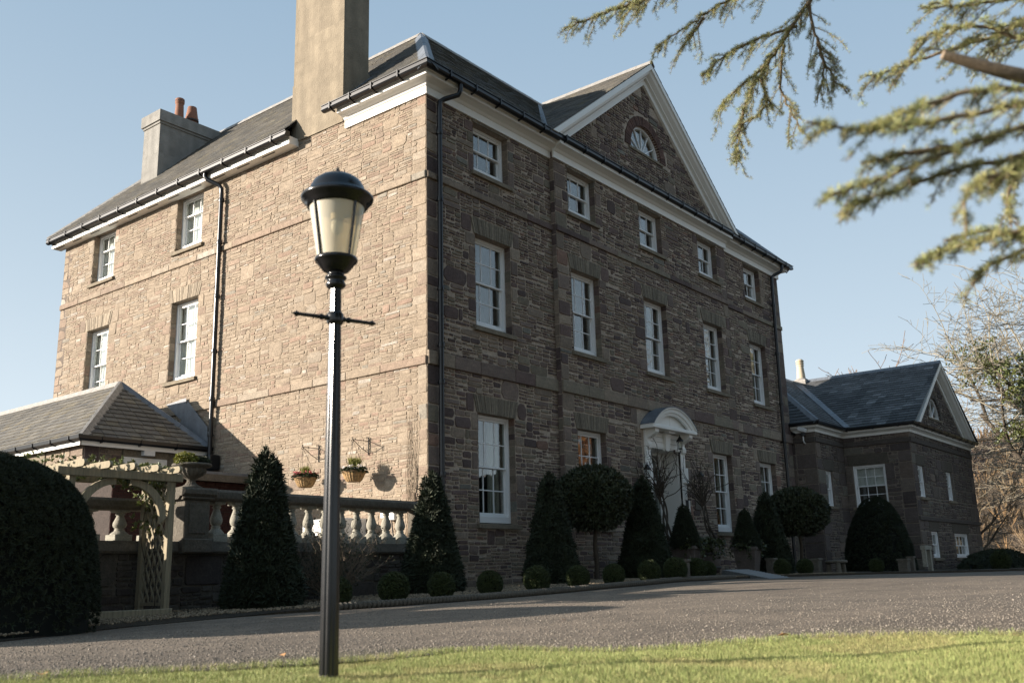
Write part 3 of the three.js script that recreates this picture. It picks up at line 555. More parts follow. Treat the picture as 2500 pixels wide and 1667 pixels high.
  roof.quad([6.4, E, -6.8], [W - es, E, -6.8], [W - SZ, RID, RZ], [SZ, RID, RZ]);                          // back
  const hipZ = -12.0, LE = -14.4;
  const sl = (x) => E + (x - es) * q;                                                                     // height on the side slope
  roof.quad([es, 9.66, LE], [es, 9.66, -3.9], [0.3, sl(0.3), -3.9], [0.3, sl(0.3), LE + 0.45]);
  roof.quad([0.0, sl(0), LE + 0.24], [0.0, sl(0), -2.6], [SZ, RID, RZ], [SZ, RID, hipZ]).tri([0.0, sl(0), -2.6], [2.64, sl(2.64), -2.6], [SZ, RID, RZ]).tri([es, E, FZ], [2.64, sl(2.64), -2.6], [es, E, -2.6]);
  roof.quad([es, 9.66, LE], [6.86, 9.66, LE], [SZ, RID, hipZ], [SZ, RID, hipZ]).quad([6.86, E, LE], [6.86, E, -6.8], [SZ, RID, RZ], [SZ, RID, hipZ]);
  // pediment roof
  const AP = 13.47, PF = 0.46, pk = 0.774, ped = (x) => AP - pk * Math.abs(x - XC);
  const ex = (AP - E) / pk;
  roof.tri([XC, AP, PF], [XC - ex, E, PF], [XC, AP, RZ - 0.1]).tri([XC, AP, PF], [XC + ex, E, PF], [XC, AP, RZ - 0.1]);
  const rm = roof.mesh('roof', M.deck, house);
  const L1 = Math.hypot(SZ - es, RID - E), T1 = [0, (RID - E) / L1, -(SZ - es) / L1], N1 = [0, (SZ - es) / L1, (RID - E) / L1];
  const T2 = [(SZ - es) / L1, (RID - E) / L1, 0], N2 = [-(RID - E) / L1, (SZ - es) / L1, 0];
  const pedLeft = XC - ex;
  // front slope, left and right of the pediment (valley lines run back to the ridge)
  slates({ owner: house, parent: rm, O: [0, E, FZ], S: [1, 0, 0], Tt: T1, n: N1, seed: 701, pal: SLATE, poly: [[es, 0], [pedLeft, 0], [XC - 0.05, L1], [SZ, L1]] });
  slates({ owner: house, parent: rm, O: [0, E, FZ], S: [1, 0, 0], Tt: T1, n: N1, seed: 702, pal: SLATE, poly: [[XC + ex, 0], [W - es, 0], [W - SZ, L1], [XC + 0.05, L1]] });
  const tx = (x) => (x - es) / (SZ - es) * L1;
  slates({ owner: house, parent: rm, O: [es, E, 0], S: [0, 0, 1], Tt: T2, n: N2, seed: 703, pal: SLATE, poly: [[LE, 0], [-3.9, 0], [-4.0, L1], [hipZ, L1]] });
  slates({ owner: house, parent: rm, O: [es, E, 0], S: [0, 0, 1], Tt: T2, n: N2, seed: 704, pal: SLATE, poly: [[-4.0, tx(0.7)], [-2.5, tx(0.7)], [-2.5, tx(SZ - 0.7)], [RZ, L1], [-4.0, L1]] });
  slates({ owner: house, parent: rm, O: [es, E, 0], S: [0, 0, 1], Tt: T2, n: N2, seed: 705, pal: SLATE, poly: [[-2.55, 0], [FZ, 0], [-2.5, tx(SZ - 0.72)]] });
  const Lp = Math.hypot(ex, AP - E);
  slates({ owner: house, parent: rm, O: [XC - ex, E, 0], S: [0, 0, 1], Tt: [ex / Lp, (AP - E) / Lp, 0], n: [-(AP - E) / Lp, ex / Lp, 0], seed: 706, pal: SLATE, poly: [[FZ - 0.05, 0], [PF, 0], [PF, Lp], [RZ - 0.1, Lp]] });
  slates({ owner: house, parent: rm, O: [XC + ex, E, 0], S: [0, 0, 1], Tt: [-ex / Lp, (AP - E) / Lp, 0], n: [(AP - E) / Lp, ex / Lp, 0], seed: 707, pal: SLATE, poly: [[FZ - 0.05, 0], [PF, 0], [PF, Lp], [RZ - 0.1, Lp]] });
  const ridge = (a, b, w, m, name = 'ridge_tile', len = 0.45) => {
    const A = V3(...a), B = V3(...b), n = Math.max(1, Math.round(A.distanceTo(B) / len)), d = B.clone().sub(A).normalize(), s = V3().crossVectors(d, V3(0, 1, 0)).normalize(), u = V3().crossVectors(s, d);
    for (let i = 0; i < n; i++) {
      const p = A.clone().lerp(B, (i + 0.006) / n), e = A.clone().lerp(B, (i + 0.994) / n), mb = new MB(), k = 0.004 * (i % 2);
      const P = (a2, b2, t) => { const o = t ? e : p; return [o.x + s.x * a2 + u.x * b2, o.y + s.y * a2 + u.y * b2, o.z + s.z * a2 + u.z * b2]; };
      mb.sweep([[-w, -w * 0.72], [-w * 0.35, 0.01 + k], [0, 0.035 + k], [w * 0.35, 0.01 + k], [w, -w * 0.72], [w, -w * 0.72 + 0.025], [0.03, 0.06 + k], [-0.03, 0.06 + k], [-w, -w * 0.72 + 0.025]], 0, 1, P);
      mb.mesh(name, m, rm);
    }
  };
  ridge([SZ, RID, RZ], [XC - 0.1, RID, RZ], 0.13, M.ridge); ridge([SZ, RID, RZ], [SZ, RID, hipZ], 0.13, M.ridge); ridge([XC, AP, PF + 0.03], [XC, AP, RZ], 0.13, M.ridge); ridge([XC + 0.1, RID, RZ], [W - SZ, RID, RZ], 0.13, M.ridge);
  ridge([es, E, FZ], [lerp(es, SZ, 0.955), lerp(E, RID, 0.955), lerp(FZ, RZ, 0.955)], 0.2, M.lead, 'hip_lead', 1.2); ridge([es, 9.7, LE], [SZ, RID, hipZ], 0.14, M.ridge); ridge([W - es, E, FZ], [W - SZ, RID, RZ], 0.2, M.lead, 'hip_lead', 1.2);
  { // lead valley left of the pediment
    const m = new MB(), a = [pedLeft, E + 0.03, FZ], b = [XC, RID + 0.03, RZ];
    m.quad([a[0] - 0.2, a[1] + 0.005, a[2] - 0.02], [a[0] + 0.05, a[1], a[2]], [b[0], b[1], b[2]], [b[0] - 0.25, b[1] + 0.0, b[2] + 0.0]); m.quad([a[0] + 0.05, a[1], a[2]], [a[0] + 0.22, a[1] + 0.15, a[2]], [b[0], b[1] + 0.02, b[2] + 0.25], [b[0], b[1], b[2]]);
    m.mesh('valley_lead', M.lead, rm);
  }
  // pediment: stone gable with a half-round window, white raking cornice
  const gy = 9.75, gApex = 13.2, gk = pk;
  const GF = frontF(PR + 0.004), lr = 0.78, ly = 10.9;                                                    // lunette radius and springing height
  {
    const s = new THREE.Shape(); s.moveTo(XC - (gApex - gy) / gk, gy); s.lineTo(XC + (gApex - gy) / gk, gy); s.lineTo(XC, gApex); s.closePath();
    const h = new THREE.Path(); h.moveTo(XC - lr, ly); h.lineTo(XC + lr, ly); h.absarc(XC, ly, lr, 0, Math.PI, false); s.holes.push(h);
    const g = new THREE.ExtrudeGeometry(s, { depth: 0.4, bevelEnabled: false, curveSegments: 24 }); g.translate(0, 0, PR - 0.41);
    const m = new MB(); m.geo(g, null, MORTAR.front); const gw = m.mesh('wall', M.mortar, house);
    const inside = (u, v) => v < gApex - 0.16 - gk * Math.abs(u - XC) && !(v > ly - 0.1 && Math.hypot(u - XC, v - ly) < lr + 0.27) && !(Math.abs(u - XC) < lr + 0.1 && v < ly + 0.01 && v > ly - 0.1) && !(Math.abs(u - XC) < lr + 0.24 && v >= ly && v < ly + 0.1);
    rubble({ F: frontF(PR), owner: house, parent: gw, u0: XC - 4.7, u1: XC + 4.7, v0: gy, v1: gApex, style: 'front', seed: 25, inside, joint: 0.009, proud: 0.01, lines: [ly - 0.1, ly] });
    const r = RNG(26), nb = 34; // brick arch ring
    for (let i = 0; i < nb; i++) {
      const a0 = Math.PI * (i + 0.06) / nb, a1 = Math.PI * (i + 0.94) / nb, c = tint([0.15, 0.08, 0.06], 0.65 + 0.6 * r()), R0 = lr, R1 = lr + 0.25 + 0.02 * r(), z = 0.008 + 0.01 * r(), b = new MB(GF), p = (R, a, n) => [XC + R * Math.cos(a), ly + R * Math.sin(a), n];
      b.quad(p(R0, a0, z), p(R1, a0, z), p(R1, a1, z), p(R0, a1, z), c).quad(p(R0, a0, -0.16), p(R0, a0, z), p(R0, a1, z), p(R0, a1, -0.16), c).quad(p(R1, a0, z), p(R1, a0, -0.02), p(R1, a1, -0.02), p(R1, a1, z), c).quad(p(R0, a1, -0.02), p(R0, a1, z), p(R1, a1, z), p(R1, a1, -0.02), c).quad(p(R0, a0, z), p(R0, a0, -0.02), p(R1, a0, -0.02), p(R1, a0, z), c);
      b.mesh('brick', M.stone, gw);
    }
    lunette(house, GF, XC, ly, lr, 0.09, 6);
  }
  for (const s of [-1, 1]) { // raking cornice: profile in (drop below the roof line, projection)
    const prof = [[0.0, 0.0], [0.0, 0.335], [0.05, 0.34], [0.13, 0.34], [0.135, 0.30], [0.20, 0.26], [0.26, 0.16], [0.285, 0.15], [0.29, 0.075], [0.42, 0.07], [0.43, 0.0]];
    const cs = Math.cos(Math.atan(gk)), foot = 9.80;
    const P = (d, n, t) => { const y0 = AP - 0.02 - d / cs, len = (y0 - foot) / gk; return [XC + s * len * t, y0 - gk * len * t, PR + n]; };
    new MB().sweep(prof, 0, 1, P).mesh('raking_cornice', M.white, house);
  }
  // side chimney: tall rendered stack rising flush from the wall
  {
    const m = new MB(); m.box(-0.012, 0.72, 9.55, 17, -4.08, -2.42).box(-0.03, 0.74, 9.55, 10.95, -4.09, -2.40);
    m.mesh('chimney', M.render, house);
    const l = new MB(); l.sweep([[0, 0], [0.12, 0], [0.12, 0.012], [0, 0.012]], 0, 1, (a, b, t) => [lerp(0.0, 0.72, t), sl(lerp(0.0, 0.72, t)) + 0.02 + b, -2.40 + a]).mesh('flashing', M.lead, house);
  }
  {
    const x0 = 1.1, x1 = 3.0, z0 = -12.22, z1 = -11.4, m = new MB();
    m.box(x0, x1, 10.9, 12.9, z0, z1).box(x0 - 0.03, x1 + 0.03, 12.88, 12.96, z0 - 0.03, z1 + 0.03).box(x0 - 0.07, x1 + 0.07, 12.95, 13.28, z0 - 0.07, z1 + 0.07);
    const c = m.mesh('chimney', M.cement, house);
    const zc = (z0 + z1) / 2;
    const p1 = new MB(); p1.lathe([[0.15, 13.27], [0.135, 13.45], [0.115, 13.9], [0.112, 13.92], [0.135, 13.94], [0.135, 14.07], [0.112, 14.09], [0.1, 14.07], [0.1, 13.8]], 20, 1.93, 0, zc); p1.mesh('chimney_pot', M.terracotta, c);
    { const k = new MB(); for (let i = 0; i < 10; i++) { const a = i / 10 * 6.283; k.geo(new THREE.CylinderGeometry(0.018, 0.018, 0.012, 8), new THREE.Matrix4().makeTranslation(1.93 + 0.131 * Math.cos(a), 14.01, zc + 0.131 * Math.sin(a)).multiply(new THREE.Matrix4().makeRotationY(-a)).multiply(new THREE.Matrix4().makeRotationZ(Math.PI / 2))); } k.mesh('vent_hole', M.deck, c, 'stuff'); }
    const p2 = new MB(); p2.lathe([[0.15, 13.27], [0.14, 13.5], [0.145, 13.52]], 20, 2.35, 0, zc).lathe([[0.12, 13.5], [0.2, 13.5], [0.2, 13.6], [0.185, 13.62], [0.13, 13.97], [0.11, 13.97], [0.11, 13.9]], 20, 2.35, 0, zc); p2.mesh('chimney_pot', M.terracotta, c);
    const ring = new MB(); ring.lathe([[0.175, 13.5], [0.208, 13.5], [0.208, 13.545], [0.19, 13.55]], 20, 2.35, 0, zc); ring.mesh('pot_band', M.deck, c);
  }
}
// half-round window with radiating bars
function lunette(parent, F, xc, yc, R, rec, n, scale = 1) {
  const g = sub('window', parent), arc = (r0, r1, z0, z1, m, a0 = 0, a1 = Math.PI, seg = 24) => {
    for (let i = 0; i < seg; i++) {
      const a = lerp(a0, a1, i / seg), b = lerp(a0, a1, (i + 1) / seg), p = (r, t, z) => [xc + r * Math.cos(t), yc + r * Math.sin(t), z];
      m.quad(p(r0, a, z1), p(r1, a, z1), p(r1, b, z1), p(r0, b, z1)).quad(p(r0, a, z0), p(r0, a, z1), p(r0, b, z1), p(r0, b, z0));
    }
  };
  const f = new MB(F); arc(R - 0.06, R + 0.01, -rec - 0.1, -rec, f); f.slab(xc - R, xc + R, yc, yc + 0.05, -rec - 0.1, -rec + 0.01, 0.005); f.mesh('window_frame', M.sash, g);
  const h = new MB(F); arc(0.06, 0.10, -rec - 0.07, -rec - 0.02, h, 0, Math.PI, 10); h.mesh('glazing_bar', M.sash, g);
  for (let i = 1; i < n; i++) { const a = Math.PI * i / n, c = Math.cos(a), s = Math.sin(a), w = 0.012, m = new MB(F), p = (r, k, z) => [xc + r * c - k * s, yc + 0.02 + r * s + k * c, z]; const z0 = -rec - 0.06, z1 = -rec - 0.025; m.quad(p(0.08, -w, z1), p(R - 0.03, -w, z1), p(R - 0.03, w, z1), p(0.08, w, z1)).quad(p(0.08, -w, z0), p(R - 0.03, -w, z0), p(R - 0.03, -w, z1), p(0.08, -w, z1)).quad(p(0.08, w, z1), p(R - 0.03, w, z1), p(R - 0.03, w, z0), p(0.08, w, z0)); m.mesh('glazing_bar', M.sash, g); }
  for (let i = 0; i < n; i++) {
    const m = new MB(F);
    for (let k = 0; k < 5; k++) { const a = Math.PI * (i + k / 5) / n, b = Math.PI * (i + (k + 1) / 5) / n, z = -rec - 0.05; for (const zz of [z, z - 0.008]) m.quad([xc + 0.02 * Math.cos(a), yc + 0.02 + 0.02 * Math.sin(a), zz], [xc + (R - 0.04) * Math.cos(a), yc + 0.02 + (R - 0.05) * Math.sin(a), zz], [xc + (R - 0.04) * Math.cos(b), yc + 0.02 + (R - 0.05) * Math.sin(b), zz], [xc + 0.02 * Math.cos(b), yc + 0.02 + 0.02 * Math.sin(b), zz]); }
    m.mesh('pane', M.glass, g);
  }
  new MB(F).slab(xc - R - 0.09, xc + R + 0.09, yc - 0.09, yc - 0.015, -rec - 0.1, 0.03, 0.008).mesh('sill', M.sill, g);
  return g;
}
flush(stoneList, stoneInto, house, 300, 'stone', 'rubble_stone', M.stone);
flush(slateList, slateInto, house, 300, 'slate', 'roof_slate', M.slate);
// ---------------------------------------------------------------- front door (part of the house)
{
  const F = frontF(PR), g = sub('doorcase', house), a = XC - 0.76, b = XC + 0.76, r = RNG(44);
  // panelled white reveal, ceiling and floor of the deep doorway
  const rv = new MB(F); rv.box(a, a + 0.03, 0.2, 3.05, -0.6, 0.03).box(b - 0.03, b, 0.2, 3.05, -0.6, 0.03).box(a + 0.03, b - 0.03, 3.02, 3.05, -0.6, 0.03); rv.mesh('door_lining', M.white, g);
  for (const y of [0.5, 1.5, 2.35]) for (const s of [a + 0.03, b - 0.045]) new MB(F).slab(-0.46, -0.06, y, y + (y > 2 ? 0.5 : 0.75), 0, 0.012, 0.006).mesh('door_lining_panel', M.white, g).geometry.applyMatrix4(new THREE.Matrix4().set(0, 0, 1, s, 0, 1, 0, 0, 1, 0, 0, 0, 0, 0, 0, 1));
  new MB(F).box(a, b, 0.05, 0.2, -0.6, 0.5).mesh('door_step', M.sill, g);
  // door leaf with a tall glazed panel, fanlight above
  const z = -0.55, d = new MB(F); d.slab(a + 0.03, b - 0.03, 2.25, 2.33, z - 0.06, z + 0.03, 0.008).slab(a + 0.03, a + 0.15, 0.2, 2.25, z - 0.06, z + 0.02, 0.008).slab(b - 0.15, b - 0.03, 0.2, 2.25, z - 0.06, z + 0.02, 0.008).slab(a + 0.03, b - 0.03, 2.96, 3.02, z - 0.06, z + 0.02, 0.008).slab(a + 0.03, a + 0.09, 2.33, 2.96, z - 0.06, z + 0.02, 0.008).slab(b - 0.09, b - 0.03, 2.33, 2.96, z - 0.06, z + 0.02, 0.008); d.mesh('door_frame', M.sash, g);
  const l = new MB(F); l.slab(a + 0.15, a + 0.27, 0.2, 2.25, z - 0.05, z, 0.006).slab(b - 0.27, b - 0.15, 0.2, 2.25, z - 0.05, z, 0.006).slab(a + 0.27, b - 0.27, 2.1, 2.25, z - 0.05, z, 0.006).slab(a + 0.27, b - 0.27, 0.2, 1.0, z - 0.05, z, 0.006); const dm = l.mesh('door', M.door, g);
  { const m = new MB(F); for (const q of [z - 0.02, z - 0.03]) m.quad([a + 0.27, 1.0, q], [b - 0.27, 1.0, q], [b - 0.27, 2.1, q], [a + 0.27, 2.1, q]); m.mesh('pane', M.glass, g); }
  { const m = new MB(F); for (const q of [z - 0.02, z - 0.03]) m.quad([a + 0.09, 2.33, q], [b - 0.09, 2.33, q], [b - 0.09, 2.96, q], [a + 0.09, 2.96, q]); m.mesh('pane', M.glass, g); }
  for (const [x, y, R] of [[XC - 0.34, 2.64, 0.27], [XC + 0.34, 2.64, 0.27], [XC, 2.64, 0.2]]) { // looped tracery of the fanlight
    const pts = Array.from({ length: 25 }, (_, i) => [x + R * 0.72 * Math.cos(i / 24 * 6.2832), y + R * Math.sin(i / 24 * 6.2832), PR + z - 0.005]); new MB().tube(pts, 0.014, 5).mesh('fanlight_bar', M.sash, g);
  }
  // white blocked surround, stepped blocks alternately wide and narrow
  for (const s of [-1, 1]) for (let i = 0; i < 7; i++) {
    const w = i % 2 ? 0.27 : 0.19, y0 = 0.2 + i * 0.405, x0 = s < 0 ? a - w : b - 0.03, x1 = s < 0 ? a + 0.03 : b + w;
    new MB(F).slab(x0, x1, y0 + 0.006, y0 + 0.4, -0.02, i % 2 ? 0.075 : 0.05, 0.012).mesh('door_block', M.white, g);
  }
  for (let i = 0; i < 3; i++) new MB(F).slab(a - 0.19, b + 0.19, 3.05 + i * 0.125, 3.17 + i * 0.125, -0.02, 0.045, 0.008).mesh('door_board', M.white, g);
  { const k = new MB(F); k.quad([XC - 0.08, 2.98, 0.1], [XC + 0.08, 2.98, 0.1], [XC + 0.13, 3.42, 0.14], [XC - 0.13, 3.42, 0.14]).quad([XC - 0.08, 2.98, 0], [XC - 0.08, 2.98, 0.1], [XC - 0.13, 3.42, 0.14], [XC - 0.13, 3.42, 0]).quad([XC + 0.08, 2.98, 0.1], [XC + 0.08, 2.98, 0], [XC + 0.13, 3.42, 0], [XC + 0.13, 3.42, 0.14]).quad([XC - 0.08, 2.98, 0], [XC + 0.08, 2.98, 0], [XC + 0.08, 2.98, 0.1], [XC - 0.08, 2.98, 0.1]); k.mesh('keystone', M.white, g); }
  for (const s of [-1, 1]) { // scroll brackets under the hood
    const p = [[0.0, 2.95], [0.05, 2.95], [0.10, 3.0], [0.11, 3.08], [0.07, 3.16], [0.08, 3.22], [0.16, 3.26], [0.25, 3.30], [0.31, 3.36], [0.31, 3.44], [0, 3.44]];
    const x = s < 0 ? a - 0.17 : b - 0.0; new MB().sweep(p, x, x + 0.17, (q, y, t) => [t, y, PR + q]).mesh('scroll_bracket', M.white, g);
  }
  // segmental hood: leaded barrel, white arch moulding, boarded tympanum, cornice slab
  const hw = 1.1, y0 = 3.53, rise = 0.50, R = (hw * hw + rise * rise) / (2 * rise), cy = y0 + rise - R, A = Math.asin(hw / R), zf = 0.37, arc = (rr, t) => [XC + rr * Math.sin(lerp(-A, A, t)), cy + rr * Math.cos(lerp(-A, A, t))];
  new MB(F).slab(XC - hw, XC + hw, 3.44, y0 + 0.004, 0, zf, 0.015).mesh('hood_cornice', M.white, g);
  const N = 24, roof = new MB(F), tr = new MB(F);
  const prof = [[-0.2, -0.01], [-0.2, 0.05], [-0.14, 0.06], [-0.13, 0.09], [-0.06, 0.10], [-0.03, 0.13], [0.0, 0.13], [0, -0.01]];
  for (let i = 0; i < N; i++) {
    const t = i / N, u = (i + 1) / N, p = (rr, k, n) => [...arc(R + rr, k), n];
    roof.quad(p(0.015, t, 0), p(0.015, u, 0), p(0.015, u, zf + 0.02), p(0.015, t, zf + 0.02)).quad(p(-0.005, t, zf + 0.02), p(0.015, t, zf + 0.02), p(0.015, u, zf + 0.02), p(-0.005, u, zf + 0.02));
    for (let k = 0; k < prof.length; k++) { const q = prof[k], w = prof[(k + 1) % prof.length]; const cl = (v) => { v[1] = Math.max(v[1], y0 + 0.005); return v; }; tr.quad(cl(p(q[0], t, zf - 0.12 + q[1])), cl(p(w[0], t, zf - 0.12 + w[1])), cl(p(w[0], u, zf - 0.12 + w[1])), cl(p(q[0], u, zf - 0.12 + q[1]))); }
  }
  roof.mesh('hood_roof', M.lead, g); tr.mesh('arch_moulding', M.white, g);
  const ty = new MB(F); for (let i = 0; i < N; i++) { const q = arc(R - 0.1, i / N), w = arc(R - 0.1, (i + 1) / N); ty.quad([q[0], y0, 0.2], [w[0], y0, 0.2], [w[0], Math.max(y0, w[1]), 0.2], [q[0], Math.max(y0, q[1]), 0.2]); } ty.box(XC - 0.006, XC + 0.006, y0, y0 + rise - 0.12, 0.2, 0.206); ty.mesh('tympanum', M.white, g);
  const soff = new MB(F); soff.box(XC - 0.2, XC + 0.1, 3.395, 3.44, 0.14, 0.28); soff.mesh('floodlight', M.plastic, g);
  new MB(F).slab(b + 0.02, b + 0.14, 1.62, 1.82, 0.05, 0.1, 0.01).mesh('keypad', M.deck, g);
  new MB(frontF(0.117)).slab(9.78, 10.12, 1.6, 1.84, 0.0, 0.03, 0.008).mesh('name_plate', M.coping, g);
}
// ---------------------------------------------------------------- wall lanterns
function lantern(label, x, y, z) {
  const t = thing('wall_lantern', label, 'wall lamp', 'black lanterns round the front door', [x, y, z]);
  const b = new MB(); b.tube([[0, -0.06, -0.16], [0, -0.13, -0.13], [0, -0.15, -0.06], [0, -0.1, 0], [0, -0.04, 0]], 0.013, 6).lathe([[0.0, -0.02], [0.05, -0.01], [0.05, 0.01], [0, 0.02]], 10).geo(new THREE.CylinderGeometry(0.045, 0.05, 0.02, 10), new THREE.Matrix4().makeRotationX(Math.PI / 2).premultiply(new THREE.Matrix4().makeTranslation(0, -0.06, -0.165))); b.mesh('bracket', M.lampBlack, t);
  const c = new MB(); for (let i = 0; i < 6; i++) { const a = i / 6 * 6.2832; c.tube([[0.042 * Math.cos(a), -0.02, 0.042 * Math.sin(a)], [0.075 * Math.cos(a), 0.19, 0.075 * Math.sin(a)]], 0.006, 4); } c.mesh('cage', M.lampBlack, t);
  new MB().lathe([[0.04, -0.015], [0.07, 0.185]], 6).mesh('lamp_glass', M.glass, t);
  new MB().lathe([[0.1, 0.18], [0.1, 0.2], [0.055, 0.25], [0.045, 0.27], [0.02, 0.30], [0.012, 0.31], [0.014, 0.335], [0, 0.36]], 6).mesh('lamp_cap', M.lampBlack, t);
}
lantern('black lantern fixed over the door under the white arched hood', 8.82, 3.06, 0.33);
lantern('black lantern on the stone wall, just left of the front door', 7.2, 2.26, 0.3);
lantern('black lantern on the wall between the front door and the next tall window', 9.85, 2.26, 0.3);

// ---------------------------------------------------------------- the low wing on the right
const wing = thing('house_wing', 'low gabled stone wing with slate roof joined to the big house', 'building');
{
  const XA = 16.9, ZS = 0.71, XB = 19.33, ZG = 2.87, XR = 26.9, EV = 4.32, AX = 23.12, AY = 7.07, B0 = -0.6;
  const FA = sideF(XA), FS = frontF(ZS), FB = sideF(XB), FG = frontF(ZG);
  const hS = [[17.56, 18.17, 1.96, 3.08]], hB = [[0.95, 2.0, 1.96, 3.31]], hG = [[19.83, 20.49, 2.2, 3.22], [23.1, 23.8, 2.22, 3.22], [20.45, 21.3, 0.3, 1.14], [23.2, 25.0, 0.3, 1.12]];
  const parts = [[FA, -0.6, ZS, [], 31], [FS, XA, XB, hS, 32], [FB, ZS, ZG, hB, 33], [FG, XB, XR, hG, 34]];
  for (const [F, u0, u1, holes, seed] of parts) {
    const w = slabWall({ F, parent: wing, u0, u1, v0: B0, v1: 4.5, holes, style: 'wing' });
    const ex = holes.flatMap((h) => [h, [h[0] - 0.14, h[1] + 0.14, h[3], h[3] + 0.36], [h[0] - 0.09, h[1] + 0.09, h[2] - 0.1, h[2]]]);
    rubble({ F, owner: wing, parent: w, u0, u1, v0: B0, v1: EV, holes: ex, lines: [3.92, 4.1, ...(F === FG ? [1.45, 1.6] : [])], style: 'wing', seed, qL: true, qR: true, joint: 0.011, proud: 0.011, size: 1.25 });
    for (const h of holes) { // big single lintel stones
      const m = new MB(F); m.slab(h[0] - 0.14, h[1] + 0.14, h[3] + 0.004, h[3] + 0.355, -0.12, 0.012, 0.012, [0.125, 0.105, 0.08]); m.mesh('lintel', M.stone, wing);
    }
    { const m = new MB(F); m.slab(u0, u1, 3.93, 4.09, -0.02, 0.04, 0.01, [0.12, 0.1, 0.085]); if (F === FG) m.slab(u0, u1, 1.46, 1.59, -0.02, 0.05, 0.01, [0.12, 0.1, 0.085]); m.mesh('string_course', M.stone, wing); }
  }
  sashWindow(wing, FS, hS[0], 2, 1, 1, { seed: 81, rec: 0.08 }); sashWindow(wing, FB, hB[0], 3, 2, 2, { seed: 82, blind: 0.52, rec: 0.06 });
  sashWindow(wing, FG, hG[0], 2, 1, 1, { seed: 83, rec: 0.05 }); sashWindow(wing, FG, hG[1], 2, 1, 1, { seed: 84, rec: 0.05, curtain: 0.25 }); sashWindow(wing, FG, hG[2], 2, 1, 1, { seed: 85, rec: 0.05 }); sashWindow(wing, FG, hG[3], 4, 1, 1, { seed: 86, rec: 0.05 });
  { const m = new MB(); m.box(XR - 0.4, XR, B0, 4.5, -7, ZG - 0.43, [0.1, 0.08, 0.07]).box(XA, XR, B0, 4.5, -7.2, -7, [0.1, 0.08, 0.07]); m.mesh('wall', M.mortar, wing); const f = new MB(); f.box(XA + 0.43, XR - 0.4, 1.3, 1.5, -7, ZS - 0.43).box(XB + 0.43, XR - 0.4, 1.3, 1.5, ZS - 0.42, ZG - 0.43).box(XA + 0.43, XR - 0.4, 4.3, 4.45, -7, ZS - 0.43).box(XB + 0.43, XR - 0.4, 4.3, 4.45, ZS - 0.42, ZG - 0.43); f.box(21.9, 22.1, B0, 4.3, -7, ZG - 0.43); f.mesh('floor_slab', M.room, wing); }
  const cor = [[0, 4.24], [0.04, 4.24], [0.04, 4.32], [0.09, 4.36], [0.16, 4.38], [0.17, 4.47], [0, 4.47]], gu = [[0.17, 4.45], [0.23, 4.44], [0.275, 4.47], [0.28, 4.54], [0.17, 4.54]];
  const segs = [[(a, b, s) => [XA - a, b, s], -0.6, ZS, 0, 1], [(a, b, s) => [s, b, ZS + a], XA, XB, 1, -1], [(a, b, s) => [XB - a, b, s], ZS, ZG, -1, 1], [(a, b, s) => [s, b, ZG + a], XB, XR, 1, 1]];
  for (const [P, s0, s1, m0, m1] of segs) { new MB().sweep(cor, s0, s1, P, m0, m1).mesh('cornice', M.white, wing); new MB().sweep(gu, s0, s1, P, m0, m1).mesh('gutter', M.black, wing); }
  for (let x = XB + 0.3; x < XR + 0.2; x += 0.85) new MB().sweep([[0.165, 4.42], [0.295, 4.43], [0.295, 4.545], [0.285, 4.545], [0.285, 4.45], [0.165, 4.435]], x, x + 0.03, segs[3][0]).mesh('gutter_bracket', M.black, wing);
  for (const z of [0.95, 1.8, 2.6]) new MB().sweep([[0.165, 4.42], [0.295, 4.43], [0.295, 4.545], [0.285, 4.545], [0.285, 4.45], [0.165, 4.435]], z, z + 0.03, segs[2][0]).mesh('gutter_bracket', M.black, wing);
  new MB().tube([[16.99, 4.45, 0.0], [16.86, 4.3, -0.05], [16.82, 4.2, 0.1]], 0.05, 8).mesh('downpipe', M.black, wing);
  // roofs
  const e = 4.53, o = 0.23, zf = ZG + 0.3, RZ2 = -2.25, d = new MB(), xl = XB - o, xr = XR + o, lz = ZS + o, la = XA - o;
  d.quad([xl, e, zf], [xl, e, -7], [AX, AY, -7], [AX, AY, zf]).quad([xr, e, zf], [xr, e, -7], [AX, AY, -7], [AX, AY, zf]).quad([la, e, lz], [xl, e, lz], [AX, AY, RZ2], [la + 3.2, AY, RZ2]).tri([la, e, lz], [la, e, -5.4], [la + 3.2, AY, RZ2]).quad([la, e, -5.4], [AX, e, -5.4], [AX, AY, RZ2], [la + 3.2, AY, RZ2]);
  const rm = d.mesh('roof', M.deck, wing);
  const LB = Math.hypot(AX - xl, AY - e), TB = [(AX - xl) / LB, (AY - e) / LB, 0], NB = [-(AY - e) / LB, (AX - xl) / LB, 0];
  slates({ owner: wing, parent: rm, O: [xl, e, 0], S: [0, 0, 1], Tt: TB, n: NB, seed: 711, pal: SLATE_WING, moss: 0.55, exp: 0.2, w: 0.29, poly: [[lz, 0], [zf, 0], [zf, LB], [RZ2, LB]] });
  const LS = Math.hypot(lz - RZ2, AY - e), TS = [0, (AY - e) / LS, -(lz - RZ2) / LS], NS = [0, (lz - RZ2) / LS, (AY - e) / LS];
  slates({ owner: wing, parent: rm, O: [0, e, lz], S: [1, 0, 0], Tt: TS, n: NS, seed: 712, pal: SLATE_WING, moss: 0.55, exp: 0.2, w: 0.29, poly: [[la, 0], [xl, 0], [AX, LS], [la + 3.2, LS]] });
  const LH = Math.hypot(3.2, AY - e); slates({ owner: wing, parent: rm, O: [la, e, 0], S: [0, 0, 1], Tt: [3.2 / LH, (AY - e) / LH, 0], n: [-(AY - e) / LH, 3.2 / LH, 0], seed: 713, pal: SLATE_WING, moss: 0.55, exp: 0.2, w: 0.29, poly: [[-5.4, 0], [lz, 0], [RZ2, LH]] });
